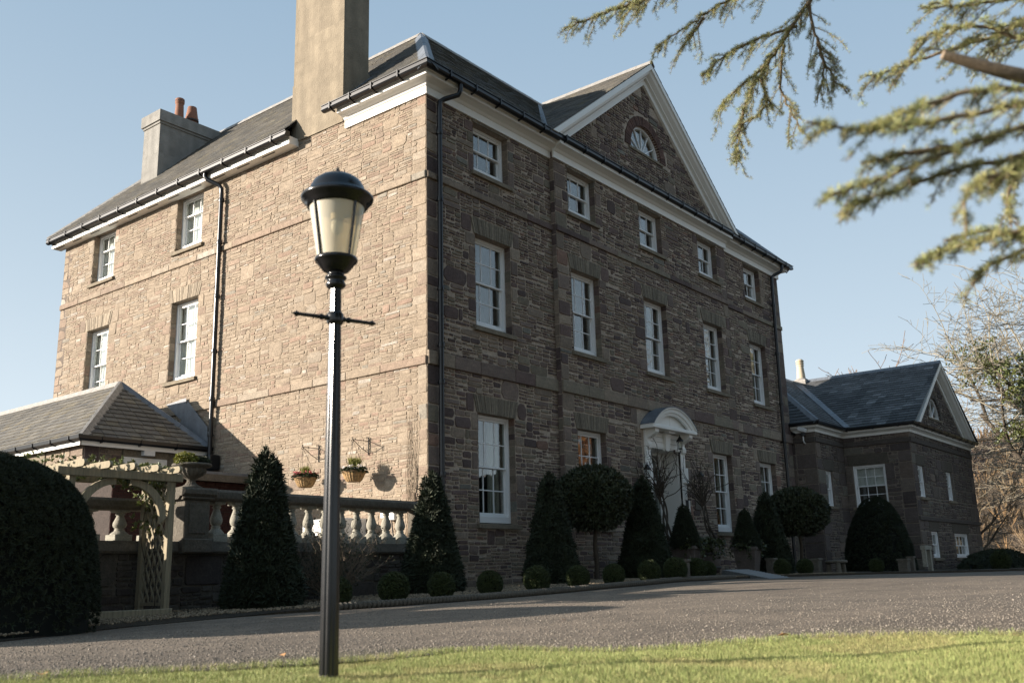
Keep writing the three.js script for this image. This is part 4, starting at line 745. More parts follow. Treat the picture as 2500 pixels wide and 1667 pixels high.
  const strip = (a, b, w, name, m) => { const A = V3(...a), Bb = V3(...b), dd = Bb.clone().sub(A).normalize(), s = V3().crossVectors(dd, V3(0, 1, 0)).normalize(), u = V3().crossVectors(s, dd); new MB().sweep([[-w, -w * 0.6], [0, 0.03], [w, -w * 0.6], [w, -w * 0.6 + 0.02], [0.03, 0.06], [-0.03, 0.06], [-w, -w * 0.6 + 0.02]], 0, 1, (q, y, t) => { const c = t > 0.5 ? Bb : A; return [c.x + s.x * q + u.x * y, c.y + s.y * q + u.y * y, c.z + s.z * q + u.z * y]; }).mesh(name, m, rm); };
  for (let i = 0; i < 12; i++) strip([AX, AY, lerp(zf, RZ2, i / 12) - 0.004], [AX, AY, lerp(zf, RZ2, (i + 1) / 12) + 0.004], 0.13, 'ridge_tile', M.lead);
  for (let i = 0; i < 6; i++) strip([lerp(la + 3.2, AX, i / 6), AY, RZ2], [lerp(la + 3.2, AX, (i + 1) / 6) - 0.01, AY, RZ2], 0.12, 'ridge_tile', M.lead);
  strip([la, e, lz], [la + 3.2, AY, RZ2], 0.12, 'hip_lead', M.lead);
  { const m = new MB(), a = [xl, e + 0.04, lz], b = [AX, AY + 0.03, RZ2]; m.quad([a[0] - 0.16, a[1], a[2]], [a[0], a[1], a[2]], b, [b[0] - 0.2, b[1], b[2]]).quad([a[0], a[1], a[2]], [a[0], a[1], a[2] + 0.16], [b[0], b[1], b[2] + 0.2], b); m.mesh('valley_lead', M.lead, rm); }
  { const m = new MB(); m.quad([XA - 0.02, 4.5, -0.3], [XA - 0.02, 4.5, 0.05], [XA - 0.0, 6.7, -2.3], [XA - 0.0, 7.0, -2.6]); m.mesh('flashing', M.lead, rm); }
  // gable
  const gk = (AY - 4.62) / (AX - 19.6), gy = 4.5, gA = 6.78, s = new THREE.Shape(), lx = AX - 0.5, ly = 5.02, lr = 0.72;
  s.moveTo(AX - (gA - gy) / gk, gy); s.lineTo(AX + (gA - gy) / gk, gy); s.lineTo(AX, gA); s.closePath();
  const h = new THREE.Path(); h.moveTo(lx - lr, ly); h.lineTo(lx + lr, ly); h.absarc(lx, ly, lr, 0, Math.PI, false); s.holes.push(h);
  const gg = new THREE.ExtrudeGeometry(s, { depth: 0.4, bevelEnabled: false, curveSegments: 20 }); gg.translate(0, 0, ZG - 0.41);
  const gw = new MB().geo(gg, null, MORTAR.wing).mesh('wall', M.mortar, wing);
  rubble({ F: FG, owner: wing, parent: gw, u0: XB, u1: XR, v0: gy, v1: gA, style: 'wing', seed: 35, joint: 0.011, proud: 0.011, lines: [ly - 0.1, ly], inside: (u, v) => v < gA - 0.12 - gk * Math.abs(u - AX) && !(v > ly - 0.1 && Math.hypot(u - lx, v - ly) < lr + 0.2) && !(Math.abs(u - lx) < lr + 0.1 && v > ly - 0.1 && v < ly) });
  { const r = RNG(36); for (let i = 0; i < 18; i++) { const a0 = Math.PI * (i + 0.06) / 18, a1 = Math.PI * (i + 0.94) / 18, c = tint([0.12, 0.1, 0.085], 0.75 + 0.5 * r()), p = (R, a, n) => [lx + R * Math.cos(a), ly + R * Math.sin(a), n], b = new MB(FG), z = 0.01 + 0.01 * r(); b.quad(p(lr, a0, z), p(lr + 0.19, a0, z), p(lr + 0.19, a1, z), p(lr, a1, z), c).quad(p(lr, a0, -0.2), p(lr, a0, z), p(lr, a1, z), p(lr, a1, -0.2), c).quad(p(lr + 0.19, a0, z), p(lr + 0.19, a0, -0.02), p(lr + 0.19, a1, -0.02), p(lr + 0.19, a1, z), c); b.mesh('arch_stone', M.stone, gw); } }
  lunette(wing, FG, lx, ly, lr, 0.06, 4);
  for (const sg of [-1, 1]) { const prof = [[0, 0], [0, 0.29], [0.12, 0.3], [0.125, 0.26], [0.19, 0.2], [0.24, 0.1], [0.25, 0.05], [0.36, 0.05], [0.37, 0]], cs = Math.cos(Math.atan(gk)); new MB().sweep(prof, 0, 1, (dd, n, t) => { const y0 = AY - 0.02 - dd / cs, L = (y0 - 4.56) / gk; return [AX + sg * L * t, y0 - gk * L * t, ZG + n]; }).mesh('raking_cornice', M.white, wing); }
  // pale louvred chimney pot on its base behind the ridge
  { const b = new MB(); b.box(22.85, 23.4, 6.6, 7.12, -2.2, -1.7).lathe([[0.26, 7.1], [0.24, 7.16], [0.17, 7.2], [0.15, 7.22]], 20, 23.12, 0, -1.95); const c = b.mesh('chimney', M.ridge, wing); const p = new MB(); p.lathe([[0.17, 7.18], [0.125, 7.68], [0.15, 7.7], [0.15, 7.73], [0.12, 7.74], [0.12, 7.77], [0.155, 7.78], [0.155, 7.81], [0.12, 7.82], [0.12, 7.85], [0.155, 7.86], [0.155, 7.9], [0.12, 7.94], [0.1, 7.96]], 20, 23.12, 0, -1.95); p.mesh('chimney_pot', mat({ c: [0.5, 0.42, 0.3], roughness: 0.85 }), c); }
}
flush(stoneList, stoneInto, wing, 300, 'stone', 'rubble_stone', M.stone);
flush(slateList, slateInto, wing, 300, 'slate', 'roof_slate', M.slate);
{ // security camera on the wing's corner
  const t = thing('security_camera', 'white security camera on a bracket at the wing corner by the downpipe', 'security camera', null, [16.72, 4.16, 0.36]);
  new MB().geo(new RoundedBoxGeometry(0.16, 0.13, 0.3, 2, 0.03), new THREE.Matrix4().makeRotationX(0.35).premultiply(new THREE.Matrix4().makeTranslation(0, 0.16, 0.04))).mesh('camera_body', M.plastic, t);
  new MB().geo(new THREE.CylinderGeometry(0.07, 0.07, 0.1, 14), new THREE.Matrix4().makeTranslation(0.02, 0.02, 0.05)).mesh('lamp_ring', M.deck, t);
  new MB().tube([[0.18, -0.26, 0.04], [0.06, -0.25, 0.04], [0.02, -0.18, 0.04], [0.03, -0.05, 0.04]], 0.022, 8).mesh('bracket', M.plastic, t);
}

// ---------------------------------------------------------------- low hipped building against the side wall
const annex = thing('annex', 'low outbuilding with hipped slate roof against the side of the house', 'building');
{
  const x0 = -3.0, ze = -6.62, e = 3.0, rx = -1.25, ry = 4.55, rz = -8.39, zb = -16;
  const FW = sideF(x0 + 0.16), FF = frontF(ze - 0.16);
  const w1 = slabWall({ F: FW, parent: annex, u0: zb, u1: ze - 0.16, v0: -0.8, v1: e - 0.02, holes: [], style: 'side' }), w2 = slabWall({ F: FF, parent: annex, u0: x0 + 0.16, u1: 0, v0: -0.8, v1: e - 0.02, holes: [], style: 'side' });
  rubble({ F: FW, owner: annex, parent: w1, u0: zb, u1: ze - 0.16, v0: 1.4, v1: 2.9, holes: [[-9.2, -8.3, 2.4, 2.9]], style: 'side', seed: 41, qR: true, joint: 0.007 });
  rubble({ F: FF, owner: annex, parent: w2, u0: x0 + 0.16, u1: 0, v0: 1.2, v1: 2.9, holes: [[-2.0, -0.95, 1.6, 2.9]], style: 'front', seed: 42, qL: true, joint: 0.009 });
  new MB(FF).slab(-1.98, -0.97, 1.6, 2.7, -0.02, 0.03, 0.01).mesh('panel', M.white, annex); new MB(FF).slab(-2.0, -0.94, 2.7, 2.88, -0.02, 0.04, 0.01).mesh('lintel', M.sill, annex);
  new MB(FW).slab(-9.2, -8.3, 2.4, 2.89, -0.02, 0.03, 0.01).mesh('lintel', M.sill, annex);
  new MB(FF).box(-1.6, -1.35, 2.74, 2.84, 0.04, 0.16).mesh('floodlight', M.plastic, annex);
  const d = new MB(); d.quad([x0, e, ze], [rx, ry, rz], [rx, ry, zb], [x0, e, zb]).tri([x0, e, ze], [0, e, ze], [rx, ry, rz]).quad([0, e, ze], [0, e, zb], [rx, ry, zb], [rx, ry, rz]);
  const rm = d.mesh('roof', M.deck, annex);
  const L1 = Math.hypot(rx - x0, ry - e), L2 = Math.hypot(ze - rz, ry - e);
  slates({ owner: annex, parent: rm, O: [x0, e, 0], S: [0, 0, 1], Tt: [(rx - x0) / L1, (ry - e) / L1, 0], n: [-(ry - e) / L1, (rx - x0) / L1, 0], seed: 721, pal: SLATE_SUN, gap: 0.006, lf: 0.008, exp: 0.17, w: 0.28, poly: [[zb, 0], [ze, 0], [rz, L1], [zb, L1]] });
  slates({ owner: annex, parent: rm, O: [0, e, ze], S: [1, 0, 0], Tt: [0, (ry - e) / L2, -(ze - rz) / L2], n: [0, (ze - rz) / L2, (ry - e) / L2], seed: 722, pal: SLATE_SUN, gap: 0.006, lf: 0.008, exp: 0.17, w: 0.28, poly: [[x0, 0], [0, 0], [rx, L2]] });
  const strip = (a, b, w, name, m, wa = w) => { const A = V3(...a), Bb = V3(...b), dd = Bb.clone().sub(A).normalize(), s = V3().crossVectors(dd, V3(0, 1, 0)).normalize(), u = V3().crossVectors(s, dd); new MB().sweep([[-w, -w * 0.75], [0, 0.03], [wa, -wa * 0.75], [wa, -wa * 0.75 + 0.03], [0.03, 0.07], [-0.03, 0.07], [-w, -w * 0.75 + 0.03]], 0, 1, (q, y, t) => { const c = t > 0.5 ? Bb : A; return [c.x + s.x * q + u.x * y, c.y + s.y * q + u.y * y, c.z + s.z * q + u.z * y]; }).mesh(name, m, rm); };
  for (let i = 0; i < 14; i++) strip([rx, ry, lerp(rz, zb, i / 14) - 0.003], [rx, ry, lerp(rz, zb, (i + 1) / 14) + 0.003], 0.1, 'ridge_tile', M.ridge);
  for (let i = 0; i < 3; i++) { const q = (t) => [lerp(x0, rx, t), lerp(e, ry, t), lerp(ze, rz, t)]; strip(q(i / 3 + 0.002), q((i + 1) / 3 - 0.002), 0.13, 'hip_tile', M.ridge); const p = (t) => [lerp(0, rx, t), lerp(e, ry, t), lerp(ze, rz, t)]; strip(p(i / 3 + 0.002), p((i + 1) / 3 - 0.002), 0.1, 'hip_tile', M.lead); }
  { const m = new MB(); m.box(-0.045, -0.03, 3.0, 3.4, -6.9, -6.62).quad([-0.05, 3.05, -6.7], [-0.05, 3.5, -6.7], [-0.05, 4.2, -7.53], [-0.05, 3.7, -7.8]).quad([-0.052, 3.8, -7.8], [-0.052, 3.9, -7.52], [-0.052, 4.28, -7.6], [-0.052, 4.22, -8.4]); m.mesh('flashing', M.lead, rm); }
  const gu = [[0, e - 0.06], [0.05, e - 0.075], [0.1, e - 0.04], [0.11, e + 0.03], [0, e + 0.03]];
  new MB().sweep(gu, zb, ze, (a, b, s) => [x0 - a, b, s], 0, 1).mesh('gutter', M.black, annex); new MB().sweep(gu, x0, 0, (a, b, s) => [s, b, ze + a], 1, 0).mesh('gutter', M.black, annex);
  new MB().sweep([[0, e - 0.16], [-0.02, e - 0.16], [-0.02, e - 0.06], [0, e - 0.06]], zb, ze, (a, b, s) => [x0 - a, b, s]).mesh('fascia', M.white, annex); new MB().sweep([[0, e - 0.16], [-0.02, e - 0.16], [-0.02, e - 0.06], [0, e - 0.06]], x0, 0, (a, b, s) => [s, b, ze + a]).mesh('fascia', M.white, annex);
  for (let z = ze - 0.3; z > -12; z -= 0.75) new MB().sweep([[0, e - 0.1], [0.06, e - 0.09], [0.12, e - 0.04], [0.125, e + 0.035], [0.112, e + 0.035], [0.1, e - 0.035], [0, e - 0.07]], z, z + 0.03, (a, b, s) => [x0 - a, b, s]).mesh('gutter_bracket', M.black, annex);
  for (let x = x0 + 0.4; x < -0.1; x += 0.85) new MB().sweep([[0, e - 0.1], [0.06, e - 0.09], [0.12, e - 0.04], [0.125, e + 0.035], [0.112, e + 0.035], [0.1, e - 0.035], [0, e - 0.07]], x, x + 0.03, (a, b, s) => [s, b, ze + a]).mesh('gutter_bracket', M.black, annex);
  // lower flat-roofed lobby in front of it, dark brick below
  new MB().box(-3.0, 0, 2.14, 2.3, -6.78, -5.0).mesh('flat_roof', M.lead, annex); new MB().box(-3.0, -0.02, 2.1, 2.24, -4.985, -4.95).mesh('fascia', M.coping, annex);
  { const r = RNG(47), F = frontF(-5.3); new MB(F).quad([-3.0, -0.8, -0.012], [0, -0.8, -0.012], [0, 2.12, -0.012], [-3.0, 2.12, -0.012], [0.08, 0.06, 0.05]).box(-3.0, -2.8, -0.8, 2.12, -1.9, -0.02, [0.08, 0.06, 0.05]).mesh('wall', M.mortar, annex); const mass = new MB(F); for (let y = -0.2, k = 0; y < 2.05; y += 0.075, k++) for (let x = -3.0 - (k % 2) * 0.11; x < 0; x += 0.225) mass.slab(Math.max(-3, x + 0.005), Math.min(0, x + 0.22), y + 0.005, y + 0.07, -0.014, 0.004 * r(), 0.003); mass.mesh('brickwork', M.brick, annex, 'stuff'); }
}
flush(stoneList, stoneInto, annex, 150, 'stone', 'rubble_stone', M.stone);
flush(slateList, slateInto, annex, 300, 'slate', 'roof_slate', M.slate);

// ---------------------------------------------------------------- terrace wall with stone balustrade
const balustrade = thing('balustrade', 'stone terrace balustrade of bulbous balusters on a rubble plinth wall', 'balustrade');
{
  const F = frontF(0.08), w = slabWall({ F, parent: balustrade, u0: -13, u1: -0.02, v0: -0.9, v1: 0.5, holes: [], style: 'low', th: 0.5 });
  rubble({ F, owner: balustrade, parent: w, u0: -13, u1: -0.02, v0: -0.6, v1: 0.5, style: 'low', seed: 51, joint: 0.009 });
  for (let x = -13; x < -0.1; x += 1.3) new MB().sweep([[-0.3, 0.5], [0.14, 0.5], [0.16, 0.53], [0.13, 0.66], [-0.28, 0.66]], x + 0.003, Math.min(-0.02, x + 1.3) - 0.003, (a, b, s) => [s, b, a]).mesh('plinth', M.coping, balustrade);
  for (let x = -5.1; x < -0.1; x += 1.275) new MB().sweep([[-0.16, 1.225], [0.13, 1.225], [0.17, 1.26], [0.18, 1.3], [0.18, 1.345], [0.14, 1.385], [-0.16, 1.385], [-0.2, 1.34], [-0.2, 1.28]], x + 0.003, Math.min(0, x + 1.275) - 0.003, (a, b, s) => [s, b, a]).mesh('coping', M.coping, balustrade);
  for (let x = -13; x < -5.2; x += 1.3) new MB().sweep([[-0.16, 1.055], [0.13, 1.055], [0.17, 1.09], [0.18, 1.13], [0.18, 1.165], [0.14, 1.2], [-0.16, 1.2], [-0.2, 1.16], [-0.2, 1.1]], x + 0.003, Math.min(-5.07, x + 1.3) - 0.003, (a, b, s) => [s, b, a]).mesh('coping', M.coping, balustrade);
  const proto = new MB(); // square base and cap blocks, turned vase between
  proto.slab(-0.12, 0.12, 0.66, 0.775, -0.12, 0.12, 0.008).lathe([[0.115, 0.775], [0.115, 0.79], [0.07, 0.84], [0.06, 0.85], [0.065, 0.865], [0.062, 0.88], [0.05, 0.885], [0.075, 0.91], [0.088, 0.95], [0.085, 0.99], [0.066, 1.05], [0.05, 1.1], [0.045, 1.13], [0.062, 1.14], [0.062, 1.155], [0.05, 1.16], [0.06, 1.175], [0.085, 1.185]], 18).slab(-0.09, 0.09, 1.185, 1.228, -0.09, 0.09, 0.006);
  const p = proto.mesh('baluster', M.baluster, balustrade); p.geometry.computeBoundingBox(); let first = true;
  for (let x = -0.69; x > -4.45; x -= 0.335) { const q = first ? p : p.clone(); first = false; q.name = 'baluster'; q.position.set(x, 0, -0.01); balustrade.add(q); }
  for (let x = -5.4; x > -12.6; x -= 0.44) { const q = p.clone(); q.name = 'baluster'; q.scale.y = 0.7; q.position.set(x, 0.197, -0.01); balustrade.add(q); }
  const pier = new MB(); pier.slab(-5.06, -4.58, 0.5, 0.7, -0.26, 0.26, 0.02).slab(-5.02, -4.62, 0.7, 1.22, -0.22, 0.19, 0.012).slab(-4.96, -4.68, 0.76, 1.17, 0.19, 0.205, 0.012).slab(-5.07, -4.57, 1.22, 1.27, -0.26, 0.23, 0.02).slab(-5.1, -4.54, 1.27, 1.385, -0.28, 0.26, 0.03); pier.mesh('pier', M.coping, balustrade);
  new MB().box(-0.36, -0.0, 0.66, 1.228, -0.14, 0.1).mesh('pier', M.coping, balustrade);
}
flush(stoneList, stoneInto, balustrade, 150, 'stone', 'rubble_stone', M.stone);
{ // courtyard surface behind, and white cabinets on the terrace
  const c = new MB(); c.quad([-14, -0.55, -0.4], [0, -0.55, -0.4], [0, -0.55, -17], [-14, -0.55, -17]); c.mesh('courtyard', M.asphalt, scene, 'structure');
  const t = thing('storage_cabinet', 'cream metal cabinet with a small dark hatch on the terrace behind the balusters', 'cabinet'); const b = new MB(); b.slab(-0.62, -0.02, 0.72, 1.2, -2.65, -1.55, 0.02); b.mesh('body', M.plastic, t); new MB().box(-0.62, 0, 0.2, 0.7, -2.7, -1.5).mesh('stand', M.deck, t); new MB().box(-0.3, -0.2, 0.9, 1.0, -1.55, -1.54).mesh('hatch', M.deck, t);
  const e = thing('meter_box', 'grey electricity meter box on the sunlit side wall behind the balusters', 'meter box'); new MB(sideF(0)).slab(-0.92, -0.72, 1.13, 1.34, 0, 0.13, 0.015).mesh('body', M.plastic, e); new MB(sideF(0)).slab(-0.93, -0.71, 1.33, 1.36, 0, 0.14, 0.01).mesh('lid', M.plastic, e); new MB().tube([[-0.05, 1.13, -0.86], [-0.05, 0.95, -0.84], [-0.05, 0.8, -0.8], [-0.05, 0.4, -0.78]], 0.012, 6).mesh('cable', M.deck, e);
  const e2 = thing('junction_box', 'small white junction box on the side wall left of the grey meter box', 'junction box'); new MB(sideF(0)).slab(-1.13, -1.0, 1.17, 1.32, 0, 0.09, 0.02).mesh('body', M.plastic, e2); new MB(sideF(0)).slab(-1.08, -1.04, 1.14, 1.18, 0.02, 0.06, 0.005).mesh('gland', M.deck, e2);
}
// ---------------------------------------------------------------- foliage helpers
function leafGeo(n, len, wid, open, seed, fold = 0.25) { // a sprig of n pointed leaves fanned round +y
  const r = RNG(seed), mb = new MB();
  for (let i = 0; i < n; i++) {
    const a = i / n * 6.2832 + r(), t = open * (0.35 + 0.65 * r()), L = len * (0.7 + 0.5 * r()), w = wid * (0.8 + 0.4 * r()), d = V3(Math.sin(t) * Math.cos(a), Math.cos(t), Math.sin(t) * Math.sin(a)), s = V3(-Math.sin(a), 0, Math.cos(a)).applyAxisAngle(d, (r() - 0.5) * 1.6), u = V3().crossVectors(s, d);
    const o = V3((r() - 0.5) * len * 0.3, r() * len * 0.25, (r() - 0.5) * len * 0.3), P = (k, q, z) => { const p = o.clone().addScaledVector(d, L * k).addScaledVector(s, w * q).addScaledVector(u, w * z); return [p.x, p.y, p.z]; };
    mb.tri(P(0, 0, 0), P(0.5, 0.5, fold), P(1, 0, 0)).tri(P(0, 0, 0), P(1, 0, 0), P(0.5, -0.5, fold));
  }
  const g = new THREE.BufferGeometry(); g.setAttribute('position', new THREE.Float32BufferAttribute(mb.p, 3)); g.setAttribute('normal', new THREE.Float32BufferAttribute(mb.n, 3)); g.setAttribute('uv', new THREE.Float32BufferAttribute(mb.u, 2)); return g;
}
const UP = V3(0, 1, 0);
function put(p, n, r, s, spread = 0.7) { const d = n.clone().add(V3((r() - 0.5) * spread, (r() - 0.5) * spread + 0.15, (r() - 0.5) * spread)).normalize(); return new THREE.Matrix4().compose(p, new THREE.Quaternion().setFromUnitVectors(UP, d).multiply(new THREE.Quaternion().setFromAxisAngle(UP, r() * 6.28)), V3(s, s, s)); }
const vary = (r, n, a = 0.3) => Array.from({ length: n }, () => { const k = 1 - a + 2 * a * r(), w = 0.9 + 0.2 * r(); return new THREE.Color().setRGB(k * w, k, k * (2 - w) * 0.95); });
const sprigYew = leafGeo(9, 0.06, 0.013, 1.1, 3), sprigBox = leafGeo(7, 0.032, 0.018, 1.2, 4), sprigBay = leafGeo(6, 0.085, 0.03, 1.15, 5), sprigIvy = leafGeo(4, 0.075, 0.06, 1.3, 6, 0.1), sprigBig = leafGeo(5, 0.10, 0.055, 1.2, 7);

// ---------------------------------------------------------------- clipped yews
function yewCone(H, R, seed, n) {
  const t = new THREE.Group(), r = RNG(seed), prof = (k) => R * Math.pow(Math.max(0, 1 - k), 0.86) * (k < 0.06 ? 0.86 + 2.3 * k : 1) + 0.015;
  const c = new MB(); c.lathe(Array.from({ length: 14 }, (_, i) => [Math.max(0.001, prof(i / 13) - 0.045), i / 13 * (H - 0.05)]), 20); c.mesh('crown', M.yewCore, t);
  const ms = []; while (ms.length < n) { const k = 1 - Math.sqrt(1 - r() * 0.9995), a = r() * 6.2832, b = 1 + 0.10 * (fbm(a * 1.3 + 20, k * 6, 2, seed) - 0.5), q = prof(k) * b - 0.045 * r() + 0.01, p = V3(q * Math.cos(a), k * H, q * Math.sin(a)); ms.push(put(p, V3(Math.cos(a), 0.45, Math.sin(a)), r, 0.7 + 0.6 * r())); }
  for (let i = 0; i < 220; i++) { const k = r() * 0.97, a = r() * 6.2832, q = prof(k) + 0.012 + 0.02 * r(); ms.push(put(V3(q * Math.cos(a), k * H, q * Math.sin(a)), V3(Math.cos(a), 0.9, Math.sin(a)), r, 0.9 + 0.6 * r(), 0.5)); }
  for (let i = 0; i < 12; i++) ms.push(put(V3((r() - 0.5) * 0.03, H - 0.05 + 0.06 * r(), (r() - 0.5) * 0.03), V3(0, 1, 0), r, 1));
  instanced('foliage', sprigYew, M.leafYew, ms, t, vary(r, ms.length, 0.35)); return t;
}
const yewProto = yewCone(1, 0.32, 61, 5200);
function yew(label, x, z, H, R, turn) { const o = copyOf(yewProto, 'clipped_yew', label, [x, bedH(x, z) - 0.02, z], turn, [R / 0.32, H, R / 0.32]); o.userData = { label, category: 'topiary', group: 'clipped yew cones along the house' }; return o; }
yew('big dark yew cone in front of the balustrade, nearest the timber arch', -4.38, 1.1, 2.05, 0.47, 0.3);
yew('dark yew cone at the sunlit house corner where the balustrade ends', -0.86, 0.9, 1.9, 0.46, 1.4);
yew('dark yew cone beside the round-headed bay tree, on its left', 2.02, 1.2, 1.97, 0.46, 2.2);
yew('dark yew cone between the round-headed bay tree and the front door', 5.05, 1.4, 2.02, 0.5, 3.5);
yew('dark yew cone by the last ground floor window, next to the tall downpipe', 10.4, 1.75, 1.93, 0.5, 4.4);
{ // broad dome of yew before the wing
  const t = thing('yew_dome', 'broad almost black yew dome in front of the wide wing window', 'shrub', null, [15.6, -0.12, 2.75]), r = RNG(66);
  const c = new MB(); c.geo(new THREE.SphereGeometry(1, 20, 14), new THREE.Matrix4().makeScale(0.86, 1.95, 0.86)); c.mesh('crown', M.yewCore, t);
  const ms = []; for (let i = 0; i < 4200; i++) { const a = r() * 6.2832, y = r(), q = Math.sqrt(1 - y * y), b = 1 + 0.12 * (fbm(a * 1.5 + 9, y * 4, 2, 67) - 0.4); ms.push(put(V3(q * Math.cos(a) * b * 0.9, y * 2.0 * b, q * Math.sin(a) * b * 0.9), V3(q * Math.cos(a), y + 0.5, q * Math.sin(a)), r, 1.3)); }
  instanced('foliage', sprigYew, M.leafYew, ms, t, vary(r, ms.length));
}
{ // big rounded hedge at the left
  const t = thing('hedge', 'large rounded dark clipped hedge left of the timber arch', 'hedge', null, [-8.7, -0.4, 1.65]), r = RNG(68), A = 1.5, B = 1.0, H = 1.8, e = 0.62;
  const sg = (v, p) => Math.sign(v) * Math.pow(Math.abs(v), p), S = (th, ph) => V3(A * sg(Math.cos(th), 0.75) * sg(Math.cos(ph), e), H * sg(Math.sin(ph), 0.62), B * sg(Math.sin(th), 0.75) * sg(Math.cos(ph), e));
  const c = new MB(), nu = 40, nv = 12; for (let i = 0; i < nu; i++) for (let j = 0; j < nv; j++) { const P = (a, b) => { const p = S(a / nu * 6.2832, b / nv * 1.5708); return [p.x * 0.975, p.y * 0.97, p.z * 0.95]; }; c.quad(P(i, j), P(i, j + 1), P(i + 1, j + 1), P(i + 1, j)); }
  c.mesh('crown', M.yewCore, t);
  const ms = []; let guard = 0;
  while (ms.length < 24000 && guard++ < 200000) {
    const th = r() * 6.2832, ph = Math.asin(Math.pow(r(), 0.8)), p = S(th, ph), q = S(th + 0.01, ph), w = S(th, ph + 0.01), n = q.clone().sub(p).cross(w.clone().sub(p)).normalize(); if (n.dot(V3(p.x, p.y * 0.6, p.z)) < 0) n.negate();
    const nn = 0.07 * (fbm(p.x * 1.2 + 30, p.y * 1.4 + p.z + 30, 3, 69) - 0.5); p.addScaledVector(n, nn - 0.03 * r());
    if (Number.isFinite(n.x)) ms.push(put(p, n, r, 0.6 + 0.4 * r()));
  }
  instanced('foliage', sprigYew, M.leafYew, ms, t, vary(r, ms.length, 0.35));
}
// box balls along the bed
{
  const proto = new THREE.Group(), r = RNG(70), c = new MB(); c.geo(new THREE.SphereGeometry(0.185, 16, 12), new THREE.Matrix4().makeTranslation(0, 0.18, 0)); c.mesh('crown', M.yewCore, proto);
  const ms = []; for (let i = 0; i < 1700; i++) { const y = 1 - 1.85 * r(), a = r() * 6.2832, q = Math.sqrt(1 - y * y), R = 0.205 - 0.02 * r(); ms.push(put(V3(q * Math.cos(a) * R, 0.185 + y * R, q * Math.sin(a) * R), V3(q * Math.cos(a), y, q * Math.sin(a)), r, 0.75 + 0.5 * r())); }
  instanced('foliage', sprigBox, M.leafBox, ms, proto, vary(r, ms.length));
  const at = [[-4.06, 2.2, 1.05, 'round box ball half hidden behind the lamp post'], [-3.13, 2.3, 1.12, 'round box ball between the twiggy bush and the corner yew cone'], [-2.31, 2.42, 1.02, 'round box ball right in front of the corner yew cone'], [-1.45, 2.6, 1.0, 'round box ball standing alone under the first ground floor window'], [-0.5, 2.75, 1.1, 'round box ball at the left foot of the yew cone beside the bay tree'], [0.6, 2.75, 1.02, 'round box ball with a sunlit yellow top by the bay tree trunk'], [1.6, 2.8, 1.0, 'round box ball just right of the bay tree trunk'], [2.75, 2.82, 1.08, 'round box ball at the left foot of the yew cone nearest the front door'], [3.65, 2.85, 1.16, 'round box ball before the square planter left of the door'], [4.85, 2.65, 1.12, 'round box ball left of the metal ramp, bigger of the touching pair'], [5.4, 2.6, 0.95, 'round box ball touching its neighbour at the ramp edge'], [9.0, 2.65, 1.05, 'round box ball right of the ramp by the stone post'], [10.2, 2.7, 1.05, 'round box ball at the trunk of the far bay tree'], [12.9, 3.5, 1.0, 'dim round box ball before the broad yew dome, left of the stone bollards'], [18.6, 5.2, 1.5, 'large dark box ball at the far right edge of the drive']];
  at.forEach(([x, z, s, l], i) => { const o = copyOf(proto, 'box_ball', l, [x, bedH(x, z) - 0.01, z], i * 1.7, s * 0.86); o.userData = { label: l, category: 'shrub', group: 'clipped box balls along the gravel bed' }; });
}
// bay trees with round heads
{
  const mk = (seed) => {
    const g = new THREE.Group(), r = RNG(seed), tr = new MB(); tr.tube([[0, -0.05, 0], [0.015, 0.3, 0.01], [-0.01, 0.65, 0], [0.02, 1.0, 0.02], [0.0, 1.25, 0]], [0.055, 0.048, 0.043, 0.042, 0.03], 8);
    for (let i = 0; i < 7; i++) { const a = i * 0.9; tr.tube([[0, 0.9 + 0.02 * i, 0], [0.2 * Math.cos(a), 1.1, 0.2 * Math.sin(a)], [0.45 * Math.cos(a), 1.35, 0.45 * Math.sin(a)]], [0.022, 0.014, 0.006], 5); } tr.mesh('trunk', M.bark, g);
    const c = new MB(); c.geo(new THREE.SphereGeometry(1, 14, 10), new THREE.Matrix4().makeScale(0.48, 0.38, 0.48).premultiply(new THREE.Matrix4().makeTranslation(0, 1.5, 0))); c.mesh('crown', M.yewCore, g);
    const ms = []; for (let i = 0; i < 3600; i++) { const y = 1 - 1.94 * r(), a = r() * 6.2832, q = Math.sqrt(1 - y * y), lob = 1 + 0.16 * (fbm(a * 1.6 + 7, y * 2.5 + 7, 3, seed) - 0.45), R = lob * (1 - 0.3 * r() * r()); ms.push(put(V3(q * Math.cos(a) * R * 0.70, 1.5 + y * R * 0.58, q * Math.sin(a) * R * 0.70), V3(q * Math.cos(a), y + 0.2, q * Math.sin(a)), r, 0.75 + 0.5 * r(), 1.1)); }
    instanced('foliage', sprigBay, M.leafBay, ms, g, vary(r, ms.length, 0.35)); return g;
  };
  const p = mk(75);
  for (const [l, x, z, s, t] of [['round-headed bay tree on a slim bare trunk beside the second ground floor window', 3.72, 1.05, 1.06, 0], ['round-headed bay tree on a slim trunk where the wing meets the house', 11.95, 1.95, 1.03, 2]]) { const o = copyOf(p, 'bay_tree', l, [x, bedH(x, z), z], t, s); o.userData = { label: l, category: 'tree', group: 'bay trees with round heads' }; }
}
